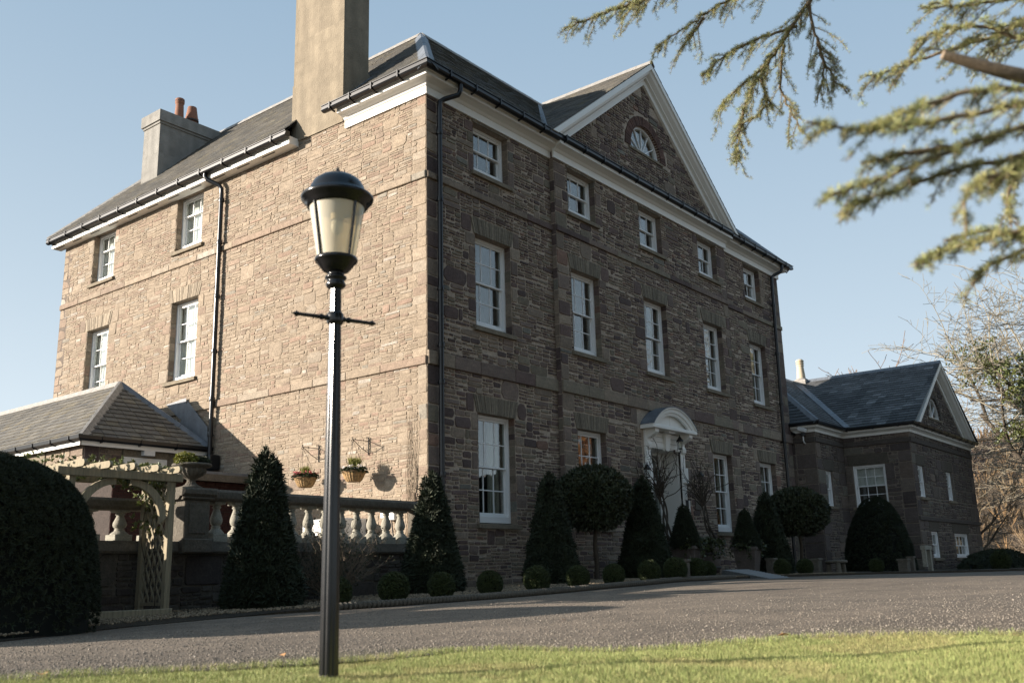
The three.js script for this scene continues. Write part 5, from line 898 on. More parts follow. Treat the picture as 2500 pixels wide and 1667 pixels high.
// loose twiggy bush behind the lamp post
function twigBush(name, label, x, z, H, R, n, seed, m, leaf) {
  const t = thing(name, label, 'bush', null, [x, bedH(x, z), z]), r = RNG(seed), b = new MB(), ms = [];
  for (let i = 0; i < n; i++) { let a = r() * 6.2832, p = V3(0.1 * R * (r() - 0.5), 0, 0.1 * R * (r() - 0.5)); const lean = r() * 1.15, d = V3(Math.cos(a) * Math.sin(lean), Math.cos(lean), Math.sin(a) * Math.sin(lean)), L = H * (0.6 + 0.5 * r()), pts = [[p.x, p.y, p.z]]; for (let k = 0; k < 5; k++) { d.add(V3((r() - 0.5) * 0.5, (r() - 0.35) * 0.3, (r() - 0.5) * 0.5)).normalize(); p = p.clone().addScaledVector(d, L / 5); pts.push([p.x, Math.max(0.02, p.y), p.z]); if (k > 0) for (let q = 0; q < 3; q++) { const e = d.clone().add(V3(r() - 0.5, r() - 0.4, r() - 0.5).multiplyScalar(1.5)).normalize(), w = p.clone().addScaledVector(e, L * 0.16); b.tube([[p.x, p.y, p.z], [w.x, w.y, w.z]], [0.003, 0.0015], 3, undefined, false); if (leaf && r() < leaf) ms.push(put(w, e, r, 0.5 + 0.4 * r())); } } b.tube(pts, [0.008, 0.006, 0.005, 0.004, 0.003, 0.002], 4, undefined, false); }
  b.mesh('branch', m, t, 'stuff'); if (ms.length) instanced('foliage', sprigBox, M.leafBay, ms, t);
}
twigBush('twiggy_bush', 'loose grey twiggy bush under the balusters, right behind the lamp post', -2.9, 0.75, 1.0, 0.7, 150, 81, M.twig, 0.8);

// ---------------------------------------------------------------- planters at the door
{
  const mk = (name, label, x, z, turn) => { const t = thing(name, label, 'planter', 'square tapered planters', [x, bedH(x, z) + 0.06, z]); t.rotation.y = turn; const b = new MB(), q = (w, y) => [[-w, y, -w], [w, y, -w], [w, y, w], [-w, y, w]], A = q(0.2, 0), B = q(0.265, 0.52), C = q(0.30, 0.52), D = q(0.30, 0.585), E = q(0.25, 0.585), G = q(0.25, 0.53); for (const [u, v] of [[A, B], [B, C], [C, D], [D, E], [E, G]]) for (let i = 0; i < 4; i++) { const j = (i + 1) % 4; b.quad(u[i], v[i], v[j], u[j]); } b.quad(...G); b.mesh('pot', M.pot, t); new MB().box(-0.25, 0.25, 0.5, 0.54, -0.25, 0.25).mesh('soil', M.earth, t); return t; };
  const spots = [['square_planter', 'tapered square planter with a small yew cone, left of the barrel pot by the door', 6.45, 1.6], ['square_planter', 'tapered square planter with a small yew cone, right of the metal ramp', 9.25, 1.7]];
  for (const [n, l, x, z] of spots) mk(n, l, x, z, 0.15);
  for (const [l, x, z] of [['small clipped yew cone growing in the planter left of the barrel pot', 6.42, 1.6], ['small clipped yew cone growing in the planter right of the ramp', 9.25, 1.7]]) { const o = copyOf(yewProto, 'potted_yew', l, [x, bedH(x, z) + 0.59, z], x, [0.95, 0.92, 0.95]); o.userData = { label: l, category: 'topiary', group: 'small potted yew cones' }; }
  const trail = (name, label, x, y, z, n, seed, R, m = M.leafIvy) => { const t = thing(name, label, 'plant', null, [x, y, z]), r = RNG(seed), ms = []; const st = new MB(); for (let i = 0; i < 14; i++) { const a = r() * 6.28, e = R * (0.9 + 0.3 * r()), dr = 0.1 + 0.3 * r(); st.tube([[0, 0, 0], [e * Math.cos(a), 0.05, e * Math.sin(a)], [e * 1.1 * Math.cos(a), -dr, e * 1.1 * Math.sin(a)]], 0.004, 4); for (let k = 0; k < n / 14; k++) { const q = r(), p = q < 0.6 ? V3(e * q / 0.6 * Math.cos(a), 0.05 + 0.06 * r(), e * q / 0.6 * Math.sin(a)) : V3(e * 1.05 * Math.cos(a), 0.05 - dr * (q - 0.6) / 0.4, e * 1.05 * Math.sin(a)); ms.push(put(p.add(V3(r() - 0.5, r() - 0.5, r() - 0.5).multiplyScalar(0.1)), V3(Math.cos(a), 0.6, Math.sin(a)), r, 0.5 + 0.5 * r(), 1.2)); } } st.mesh('stem', M.bark, t); instanced('foliage', sprigIvy, m, ms, t, vary(r, ms.length)); };
  trail('trailing_ivy', 'trailing ivy spilling over the planter left of the barrel pot', 6.4, bedH(6.4, 1.6) + 0.64, 1.6, 160, 91, 0.3); trail('trailing_ivy', 'trailing ivy spilling over the planter right of the ramp', 9.2, bedH(9.2, 1.7) + 0.64, 1.75, 200, 92, 0.32); trail('trailing_ivy', 'trailing ivy heaped on the dark barrel pot', 7.6, bedH(7.6, 1.5) + 0.66, 1.5, 260, 93, 0.34);
  const b = thing('barrel_pot', 'round dark barrel pot overgrown with ivy before the door', 'planter', null, [7.6, bedH(7.6, 1.5) + 0.06, 1.5]); new MB().lathe([[0.0, 0], [0.24, 0], [0.3, 0.28], [0.31, 0.5], [0.33, 0.51], [0.33, 0.57], [0.29, 0.575], [0.28, 0.5], [0, 0.5]], 20).mesh('pot', M.pot, b); for (const y of [0.1, 0.4]) new MB().lathe([[0.27 + y * 0.09, y], [0.285 + y * 0.09, y + 0.01], [0.29 + y * 0.09, y + 0.04], [0.28 + y * 0.09, y + 0.05]], 20).mesh('hoop', M.deck, b);
  // contorted bare climbers trained round the doorway
  const twist = (label, x, y, z, H, seed, fan) => {
    const t = thing('twisted_climber', label, 'climber', null, [x, y, z]), r = RNG(seed), tr = new MB(), tw = new MB();
    for (let k = 0; k < 3; k++) { const pts = []; for (let i = 0; i <= 14; i++) { const q = i / 14, a = q * 5 + k * 2.1, R = 0.06 * (1 - 0.3 * q); pts.push([R * Math.cos(a) + 0.06 * Math.sin(q * 6 + seed), q * H, R * Math.sin(a) - 0.25 * q]); } tr.tube(pts, pts.map((_, i) => 0.034 - 0.0012 * i), 7); }
    tr.mesh('trunk', M.bark, t);
    for (let i = 0; i < fan; i++) { let p = V3(0, H * (0.75 + 0.25 * r()), -0.25), d = V3(r() - 0.5, 0.2 + r() * 0.6, (r() - 0.5) * 0.5).normalize(); const pts = [[p.x, p.y, p.z]], n = 12, L = 0.5 + 0.6 * r(); for (let k = 0; k < n; k++) { d.add(V3((r() - 0.5) * 1.1, (r() - 0.42) * 0.9, (r() - 0.5) * 0.6)).normalize(); p = p.clone().addScaledVector(d, L / n * 1.4); p.z = Math.min(Math.max(p.z, -0.55), 0.3); pts.push([p.x, p.y, p.z]); if (k % 3 === 1) { const e = d.clone().add(V3(r() - 0.5, r() - 0.5, r() - 0.5).multiplyScalar(2)).normalize(), q1 = p.clone().addScaledVector(e, 0.1), q2 = q1.clone().add(V3((r() - 0.5) * 0.12, (r() - 0.3) * 0.14, (r() - 0.5) * 0.1)); tw.tube([[p.x, p.y, p.z], [q1.x, q1.y, q1.z], [q2.x, q2.y, q2.z]], [0.006, 0.005, 0.003], 4, undefined, false); } } tw.tube(pts, pts.map((_, k) => 0.014 - 0.0008 * k), 5, undefined, false); }
    tw.mesh('branch', M.bark, t, 'stuff');
  };
  twist('twisted bare climber crossing the left of the white doorway', 7.0, 0.65, 0.95, 1.25, 3, 36); twist('twisted bare climber on the stone wall right of the white doorway', 9.35, 0.65, 0.8, 1.2, 8, 32);
}
{ // metal ramp, stone posts and small pieces by the drive
  const t = thing('metal_ramp', 'ribbed grey metal ramp leading from the drive to the front door', 'ramp'), A = [7.35, 0.1, 1.95], B = [8.6, 0.1, 1.95], C = [7.75, -0.1, 3.35], D = [6.7, -0.1, 3.35], m = new MB();
  m.quad(A, D, C, B).quad([A[0], -0.2, A[2]], [D[0], -0.16, D[2]], D, A).quad(D, [D[0], -0.16, D[2]], [C[0], -0.16, C[2]], C).quad(B, C, [C[0], -0.16, C[2]], [B[0], -0.2, B[2]]); m.mesh('ramp_plate', M.metal, t);
  for (let i = 1; i < 14; i++) { const k = i / 14, p = [0, 1, 2].map((q) => lerp(A[q], D[q], k)), s = [0, 1, 2].map((q) => lerp(B[q], C[q], k)); new MB().tube([[p[0], p[1] + 0.006, p[2]], [s[0], s[1] + 0.006, s[2]]], 0.008, 4).mesh('tread_rib', M.metal, t); }
  const post = (name, label, x, z, w, h, cat = 'post') => { const o = thing(name, label, cat, null, [x, bedH(x, z) - 0.03, z]); new MB().slab(-w, w, 0, h, -w, w, 0.015).mesh('shaft', M.coping, o); new MB().slab(-w - 0.02, w + 0.02, h, h + 0.05, -w - 0.02, w + 0.02, 0.012).mesh('cap', M.coping, o); };
  post('stone_post', 'small square stone post left of the metal ramp between box balls', 4.5, 2.6, 0.07, 0.34); post('stone_post', 'square stone post right of the ramp behind the planter', 9.9, 2.0, 0.1, 0.36); post('stone_post', 'wider stone post under the far bay tree', 11.4, 2.5, 0.13, 0.34);
  post('stone_bollard', 'stone bollard by the broad yew dome, wider and left of the pair', 13.7, 3.95, 0.12, 0.3); post('stone_bollard', 'stone bollard by the broad yew dome, slimmer and right of the pair', 14.35, 3.95, 0.075, 0.36);
  const s = thing('stone_stool', 'low round-topped stone table on short legs by the far bay tree', 'stone table', null, [11.75, bedH(11.75, 2.9) - 0.03, 2.9]); new MB().lathe([[0, 0.26], [0.24, 0.26], [0.27, 0.28], [0.27, 0.32], [0.24, 0.34], [0, 0.34]], 18).mesh('top', M.coping, s); for (const a of [0.5, 2.6, 4.7]) new MB().geo(new THREE.CylinderGeometry(0.06, 0.08, 0.31, 8), new THREE.Matrix4().makeTranslation(0.2 * Math.cos(a), 0.15, 0.2 * Math.sin(a))).mesh('leg', M.coping, s);
  const w = thing('sign_frame', 'pale wooden frame like a low sign at the corner of the wing', 'sign', null, [15.5, bedH(15.5, 4.1), 4.1]); new MB().box(-0.06, 0.06, 0, 0.62, -0.05, 0.05).mesh('post', M.baluster, w); new MB().box(-0.5, -0.4, 0.1, 0.62, -0.05, 0.05).mesh('post', M.baluster, w); new MB().box(-0.55, 0.1, 0.55, 0.66, -0.06, 0.06).mesh('rail', M.baluster, w);
  const lh = thing('low_hedge', 'low dark hedge along the foot of the wing gable', 'hedge', null, [22.4, -0.25, 4.4]), r = RNG(99), ms = [], c = new MB(); c.geo(new THREE.SphereGeometry(1, 20, 10), new THREE.Matrix4().makeScale(4.6, 0.62, 0.5)); c.mesh('crown', M.yewCore, lh);
  for (let i = 0; i < 3600; i++) { const a = r() * 6.2832, y = r(), q = Math.sqrt(1 - y * y), b = 1 + 0.25 * (fbm(a * 8 + 9, y * 3, 2, 98) - 0.4); ms.push(put(V3(q * Math.cos(a) * 4.65 * b, y * 0.68 * b, q * Math.sin(a) * 0.55), V3(q * Math.cos(a) * 0.3, y + 0.4, q * Math.sin(a)), r, 1.5)); } instanced('foliage', sprigYew, M.leafYew, ms, lh, vary(r, ms.length));
}

// ---------------------------------------------------------------- timber arch with trellis and climber
{
  const t = thing('timber_arch', 'timber garden arch with trellis side and rafters on top', 'garden arch'), xl = -6.95, xr = -5.62, zf = 0.78, zb = 0.2, y0 = -0.32, yt = 1.40, s = 0.038;
  for (const [x, z] of [[xl, zf], [xr, zf], [xl, zb], [xr, zb]]) new MB().box(x - s, x + s, y0, yt + 0.03, z - s, z + s).mesh('post', M.timber, t);
  for (const z of [zf + 0.055, zb - 0.055]) new MB().slab(xl - 0.2, xr + 0.12, yt - 0.03, yt + 0.07, z - 0.022, z + 0.022, 0.006).mesh('beam', M.timber, t);
  for (const x of [-6.92, -6.6, -6.28, -5.96, -5.66]) { const p = [[-0.2, yt + 0.07], [1.02, yt + 0.07]]; for (let i = 0; i <= 6; i++) { const a = -Math.PI / 2 + i / 6 * Math.PI; p.push([1.0 + 0.042 * Math.cos(a), yt + 0.112 + 0.042 * Math.sin(a)]); } p.push([-0.2, yt + 0.154]); new MB().sweep(p, x - 0.02, x + 0.02, (z, y, q) => [q, y, z]).mesh('rafter', M.timber, t); }
  for (const sg of [-1, 1]) { const p = [], n = 8, cx = sg > 0 ? xr - 0.045 : xl + 0.045; for (let i = 0; i <= n; i++) { const a = i / n * Math.PI / 2; p.push([cx - sg * (0.52 - 0.5 * Math.cos(a)), yt - 0.42 - 0.06 + 0.46 * Math.sin(a)]); } for (let i = n; i >= 0; i--) { const a = i / n * Math.PI / 2; p.push([cx - sg * (0.52 - 0.42 * Math.cos(a)), yt - 0.44 - 0.12 + 0.46 * Math.sin(a)]); } new MB().sweep(p, zf - 0.022, zf + 0.022, (x, y, q) => [x, y, q]).mesh('brace', M.timber, t); }
  for (const x of [xl, xr]) { // trellis panel: frame and crossed laths
    for (const [a, b, c, d] of [[zb + s, zf - s, -0.16, -0.12], [zb + s, zf - s, yt - 0.08, yt - 0.04]]) new MB().box(x - 0.014, x + 0.014, c, d, a, b).mesh('trellis_rail', M.timber, t);
    const A = zb + s, B = zf - s, w = B - A, lat = 0.015;
    for (const sg of [-1, 1]) for (let k = -0.2 - w * 1.7; k < yt - 0.08; k += 0.21) { // lath climbs 1.7 per unit of depth
      const q = (u) => k + u * 1.7 * w; let u0 = Math.max(0, (-0.13 - k) / (1.7 * w)), u1 = Math.min(1, (yt - 0.07 - k) / (1.7 * w)); if (u1 - u0 < 0.05) continue;
      const Z = (u) => (sg > 0 ? A + u * w : B - u * w), m = new MB(), xx = x + sg * 0.007, p = [Z(u0), q(u0)], e = [Z(u1), q(u1)], l = Math.hypot(e[0] - p[0], e[1] - p[1]), nx = -(e[1] - p[1]) / l * lat, ny = (e[0] - p[0]) / l * lat;
      m.sweep([[-0.0065, -1], [0.0065, -1], [0.0065, 1], [-0.0065, 1]], 0, 1, (a, b, v) => { const c = v > 0.5 ? e : p; return [xx + a, c[1] + ny * b, c[0] + nx * b]; }); m.mesh('lath', M.timber, t);
    }
  }
  new MB().slab(xl - 0.1, xr + 0.05, y0 - 0.02, y0 + 0.13, zf + 0.05, zf + 0.1, 0.008).mesh('base_board', M.timber, t);
  const v = thing('climbing_rose', 'leafy climber growing up the trellis and under the timber arch', 'climber'), r = RNG(110), ms = [], st = new MB();
  for (let k = 0; k < 4; k++) { const pts = []; for (let i = 0; i <= 12; i++) { const q = i / 12; pts.push(q < 0.75 ? [xr - 0.02 + 0.05 * Math.sin(q * 9 + k), y0 + q / 0.75 * (yt - y0), zb + 0.1 + 0.1 * k + 0.06 * Math.sin(q * 11 + 2 * k)] : [xr - 0.05 - (q - 0.75) * 4 * 0.9 * (k % 2 ? 1 : 0.5), yt + 0.06 * Math.sin(q * 20) + 0.03, zb + 0.1 + 0.1 * k]); } st.tube(pts, pts.map((_, i) => 0.007 - 0.0004 * i), 5); for (let i = 3; i < 13; i++) for (let n = 0; n < (i < 6 ? 0 : i < 8 ? 5 : 11); n++) { const p = V3(...pts[i]).add(V3((r() - 0.5) * 0.34, (r() - 0.5) * 0.24, (r() - 0.5) * 0.3)); ms.push(put(p, V3(r() - 0.5, 0.6, r() - 0.5), r, 0.45 + 0.4 * r(), 1.6)); } }
  for (let n = 0; n < 60; n++) ms.push(put(V3(lerp(-7.4, xr, r()), yt + 0.12 + 0.12 * r(), zb + 0.3 * r()), V3(r() - 0.5, 1, r() - 0.5), r, 0.4 + 0.4 * r(), 1.5));
  st.mesh('stem', M.bark, v); instanced('foliage', sprigBig, M.leafVine, ms, v, vary(r, ms.length, 0.35));
}
// ---------------------------------------------------------------- stone urn with shrubs on the pier
{
  const t = thing('stone_urn', 'weathered stone urn on the balustrade pier', 'urn', null, [-4.82, 1.385, 0]), g = new THREE.LatheGeometry([[0.001, 0], [0.15, 0], [0.155, 0.025], [0.12, 0.035], [0.08, 0.06], [0.055, 0.1], [0.06, 0.13], [0.085, 0.14], [0.09, 0.15], [0.15, 0.18], [0.19, 0.22], [0.2, 0.26], [0.195, 0.285], [0.255, 0.305], [0.275, 0.325], [0.26, 0.345], [0.21, 0.34], [0.19, 0.3], [0.001, 0.28]].map(([a, b]) => new THREE.Vector2(a, b)), 96), p = g.attributes.position;
  for (let i = 0; i < p.count; i++) { const y = p.getY(i), a = Math.atan2(p.getZ(i), p.getX(i)); if ((y > 0.15 && y < 0.265) || (y > 0.04 && y < 0.12)) { const k = 1 + 0.05 * Math.cos(a * 18); p.setX(i, p.getX(i) * k); p.setZ(i, p.getZ(i) * k); } } g.computeVertexNormals();
  new MB().geo(g).mesh('bowl', M.coping, t);
  const bush = (name, label, x, y, z, R, m, seed, n) => { const o = thing(name, label, 'shrub', null, [x, y, z]), r = RNG(seed), ms = []; for (let i = 0; i < n; i++) { const a = r() * 6.28, q = Math.sqrt(r()), h = r(); ms.push(put(V3(R * q * Math.cos(a), R * 1.3 * h * Math.sqrt(1 - q * q * 0.6), R * q * Math.sin(a)), V3(Math.cos(a) * q, 1, Math.sin(a) * q), r, 0.7 + 0.5 * r(), 1.2)); } const st = new MB(); for (let i = 0; i < 8; i++) { const a = i * 0.8; st.tube([[0, -0.03, 0], [R * 0.6 * Math.cos(a), R * 0.8, R * 0.6 * Math.sin(a)]], 0.005, 4); } st.mesh('stem', M.bark, o); instanced('foliage', sprigBox, m, ms, o, vary(r, ms.length)); };
  bush('golden_shrub', 'taller golden-green shrub in the stone urn', -4.93, 1.69, 0.02, 0.15, M.leafGold, 121, 420); bush('grey_shrub', 'smaller grey-green shrub in the stone urn', -4.68, 1.69, 0.02, 0.11, M.leafBay, 122, 300);
}
// ---------------------------------------------------------------- hanging baskets and their wall brackets
function basket(z, zb, lb, lw, lp, seed) {
  const R = RNG(seed), x = -0.41, yB = 1.85, k = thing('wall_bracket', lw, 'bracket', 'scrolled wall brackets'), B = (p, r) => new MB().tube(p, r, 6).mesh('bar', M.lampBlack, k);
  B([[-0.02, 2.38, zb], [-0.02, 2.72, zb]], 0.011); B([[-0.02, 2.645, zb], [-0.44, 2.645, zb]], 0.008); B([[-0.02, 2.42, zb], [-0.2, 2.5, zb], [-0.40, 2.63, zb]], 0.007);
  for (const [cx, cy, r0] of [[-0.43, 2.615, 0.03], [-0.43, 2.67, 0.02], [-0.07, 2.46, 0.03], [-0.06, 2.70, 0.025]]) B(Array.from({ length: 11 }, (_, i) => [cx + r0 * (1 - i * 0.05) * Math.cos(i * 0.6), cy + r0 * (1 - i * 0.05) * Math.sin(i * 0.6), zb]), 0.005);
  const t = thing('hanging_basket', lb, 'hanging basket', 'wicker hanging baskets', [x, yB, z]), w = new MB(), N = 44, rows = 9;
  for (let j = 0; j < rows; j++) for (let i = 0; i < N; i++) { const P = (a, b) => { const u = b / rows, th = a / N * 6.2832, rr = 0.115 + 0.10 * Math.pow(u, 0.7) + ((a % N) % 2 ? 0.008 : 0) * (1) ; return [rr * Math.cos(th), u * 0.18, rr * Math.sin(th)]; }; w.quad(P(i, j), P(i, j + 1), P(i + 1, j + 1), P(i + 1, j), tint([0.30, 0.19, 0.085], 0.55 + 0.75 * R())); }
  w.lathe([[0.001, 0], [0.115, 0]], 22, 0, 0, 0, [0.2, 0.13, 0.06]); w.mesh('basket', M.wicker, t); new MB().lathe([[0.21, 0.17], [0.23, 0.175], [0.23, 0.19], [0.2, 0.195]], 30).mesh('rim', mat({ c: [0.16, 0.1, 0.05], roughness: 0.9 }), t);
  for (let i = 0; i < 3; i++) { const a = i * 2.1 + 0.5; new MB().tube([[0.21 * Math.cos(a), 0.19, 0.21 * Math.sin(a)], [0.0, 0.77, zb - z]], 0.003, 4).mesh('chain', M.lampBlack, t); }
  const p = thing('basket_plant', lp, 'plant', 'flowering plants in the baskets', [x, yB, z]), ms = [], sp = [], fl = [];
  for (let i = 0; i < 260; i++) { const a = R() * 6.28, q = Math.sqrt(R()) * 0.25; ms.push(put(V3(q * Math.cos(a), 0.19 + 0.06 * R() - (q > 0.22 ? 0.06 * R() : 0), q * Math.sin(a)), V3(Math.cos(a) * 0.6, 1, Math.sin(a) * 0.6), R, 0.8 + 0.5 * R(), 1.3)); }
  for (let i = 0; i < 26; i++) { const a = R() * 6.28, q = 0.08 * R(); sp.push(put(V3(q * Math.cos(a), 0.24, q * Math.sin(a)), V3(Math.cos(a) * 0.15, 1, Math.sin(a) * 0.15), R, 1, 0.2)); }
  for (let i = 0; i < 60; i++) { const a = R() * 6.28, q = 0.12 + 0.13 * R(); fl.push(put(V3(q * Math.cos(a), 0.23 + 0.05 * R(), q * Math.sin(a)), V3(0, 1, 0), R, 0.8 + 0.5 * R(), 1.2)); }
  instanced('foliage', sprigBox, M.leafBox, ms, p, vary(R, ms.length)); instanced('spikes', leafGeo(5, 0.2, 0.014, 0.35, seed), M.leafGold, sp, p); instanced('flowers', leafGeo(5, 0.03, 0.026, 1.4, seed + 1), seed % 2 ? mat({ c: [0.5, 0.12, 0.12], roughness: 0.6 }) : mat({ c: [0.75, 0.7, 0.66], roughness: 0.6 }), fl, p);
}
basket(-2.86, -2.95, 'wicker hanging basket left of the lamp post, with red flowers', 'black scrolled wall bracket above the basket with red flowers', 'red-flowered plants with tall green spikes in the left basket', 131);
basket(-1.49, -1.52, 'wicker hanging basket right of the lamp post, with white flowers', 'black scrolled wall bracket above the basket with white flowers', 'white-flowered plants with green spikes in the right basket', 134);
{ // bare creeper stems on the sunlit corner
  const t = thing('bare_creeper', 'bare creeper stems climbing the sunlit wall at the house corner', 'climber'), r = RNG(140), b = new MB();
  for (let i = 0; i < 14; i++) { let y = 0.5, z = -0.28 - 0.3 * r(); const pts = [[-0.03, y, z]], top = 1.8 + 1.5 * r(); while (y < top) { y += 0.12; z += (r() - 0.5) * 0.07 + (-0.32 - z) * 0.05; pts.push([-0.025 - 0.01 * r(), y, Math.min(z, -0.05)]); } b.tube(pts, pts.map((_, k) => 0.007 - 0.004 * k / pts.length), 4, undefined, false); } b.mesh('stem', M.twig, t, 'stuff');
}
// ---------------------------------------------------------------- street lamp on the lawn edge
{
  const X = -9.45, Z = 8.23, t = thing('street_lamp', 'black cast iron lamp post with a domed frosted lantern at the lawn edge', 'street lamp', null, [X, -0.375, Z]); t.scale.set(0.668, 0.677, 0.668);
  const post = new MB(), N = 64, prof = [[0.07, -0.05], [0.07, 0.02], [0.0695, 0.05], [0.067, 0.6], [0.06, 1.4], [0.05, 2.3], [0.045, 2.78], [0.043, 2.9]];
  for (let j = 0; j + 1 < prof.length; j++) for (let i = 0; i < N; i++) { // fluted shaft: eight flat ribs with grooves between
    const P = (a, q) => { const th = a / N * 6.2832, c = Math.cos(th * 8), k = q[1] > 0.03 ? 1 - 0.10 * Math.pow(0.5 - 0.5 * c, 3) : 1; return [q[0] * k * Math.cos(th), q[1], q[0] * k * Math.sin(th)]; };
    post.quad(P(i, prof[j]), P(i, prof[j + 1]), P(i + 1, prof[j + 1]), P(i + 1, prof[j]));
  }
  post.mesh('post', M.lampBlack, t);
  new MB().lathe([[0.047, 2.66], [0.062, 2.665], [0.062, 2.685], [0.05, 2.69]], 24).mesh('collar', M.lampBlack, t);
  new MB().lathe([[0.047, 2.885], [0.07, 2.9], [0.08, 2.92], [0.07, 2.94], [0.066, 2.955], [0.084, 2.97], [0.084, 2.985], [0.062, 2.995], [0.062, 3.01], [0.07, 3.02]], 28).mesh('neck', M.lampBlack, t);
  { // ladder bar with turned ends
    const d = V3(0.95, 0, 0.31).normalize(), y = 2.65; const m = new MB(); const L = 0.325, prof2 = [[0.001, -L - 0.03], [0.022, -L + 0.01], [0.014, -L + 0.03], [0.016, -0.13], [0.024, -0.12], [0.024, -0.105], [0.015, -0.095], [0.022, -0.07], [0.022, 0.07], [0.015, 0.095], [0.024, 0.105], [0.024, 0.12], [0.016, 0.13], [0.014, L - 0.03], [0.022, L - 0.01], [0.001, L + 0.03]];
    m.geo(new THREE.LatheGeometry(prof2.map(([a, b]) => new THREE.Vector2(a, b)), 14), new THREE.Matrix4().compose(V3(0, y, 0), new THREE.Quaternion().setFromUnitVectors(UP, d), V3(1, 1, 1))); m.mesh('ladder_bar', M.lampBlack, t); new MB().lathe([[0.05, y - 0.05], [0.066, y - 0.03], [0.066, y + 0.03], [0.05, y + 0.05]], 24).mesh('collar', M.lampBlack, t);
  }
  new MB().lathe([[0.06, 3.01], [0.1, 3.03], [0.135, 3.07], [0.15, 3.1], [0.165, 3.105], [0.17, 3.12], [0.165, 3.135], [0.15, 3.14], [0.13, 3.14]], 40).mesh('cup', M.lampBlack, t);
  const glass = mat({ c: [0.86, 0.80, 0.64], roughness: 0.22, transmission: 0.5, thickness: 0, ior: 1.45 });
  new MB().lathe([[0.15, 3.14], [0.222, 3.575]], 48).mesh('lantern_glass', glass, t);
  for (let i = 0; i < 4; i++) { const a = -2.42 + Math.PI / 4 + i * Math.PI / 2 + 1.68; new MB().tube([[0.154 * Math.cos(a), 3.13, 0.154 * Math.sin(a)], [0.227 * Math.cos(a), 3.58, 0.227 * Math.sin(a)]], 0.0125, 6).mesh('lantern_rib', M.lampBlack, t); }
  new MB().lathe([[0.215, 3.55], [0.238, 3.555], [0.242, 3.58], [0.262, 3.59], [0.265, 3.605], [0.285, 3.615], [0.29, 3.635], [0.28, 3.65], [0.235, 3.668], [0.225, 3.69], [0.212, 3.73], [0.185, 3.775], [0.145, 3.805], [0.10, 3.815], [0.092, 3.832], [0.05, 3.845], [0.02, 3.85], [0.012, 3.86], [0.016, 3.875], [0.008, 3.89], [0.001, 3.91]], 48).mesh('lamp_cap', M.lampBlack, t);
  new MB().lathe([[0.2, 3.57], [0.06, 3.6], [0.05, 3.54], [0.05, 3.45]], 24).mesh('lamp_holder', mat({ c: [0.5, 0.42, 0.25], roughness: 0.6 }), t); new MB().geo(new THREE.SphereGeometry(0.05, 16, 12), new THREE.Matrix4().makeScale(1, 1.4, 1).premultiply(new THREE.Matrix4().makeTranslation(0, 3.4, 0))).mesh('bulb', M.plastic, t);
}
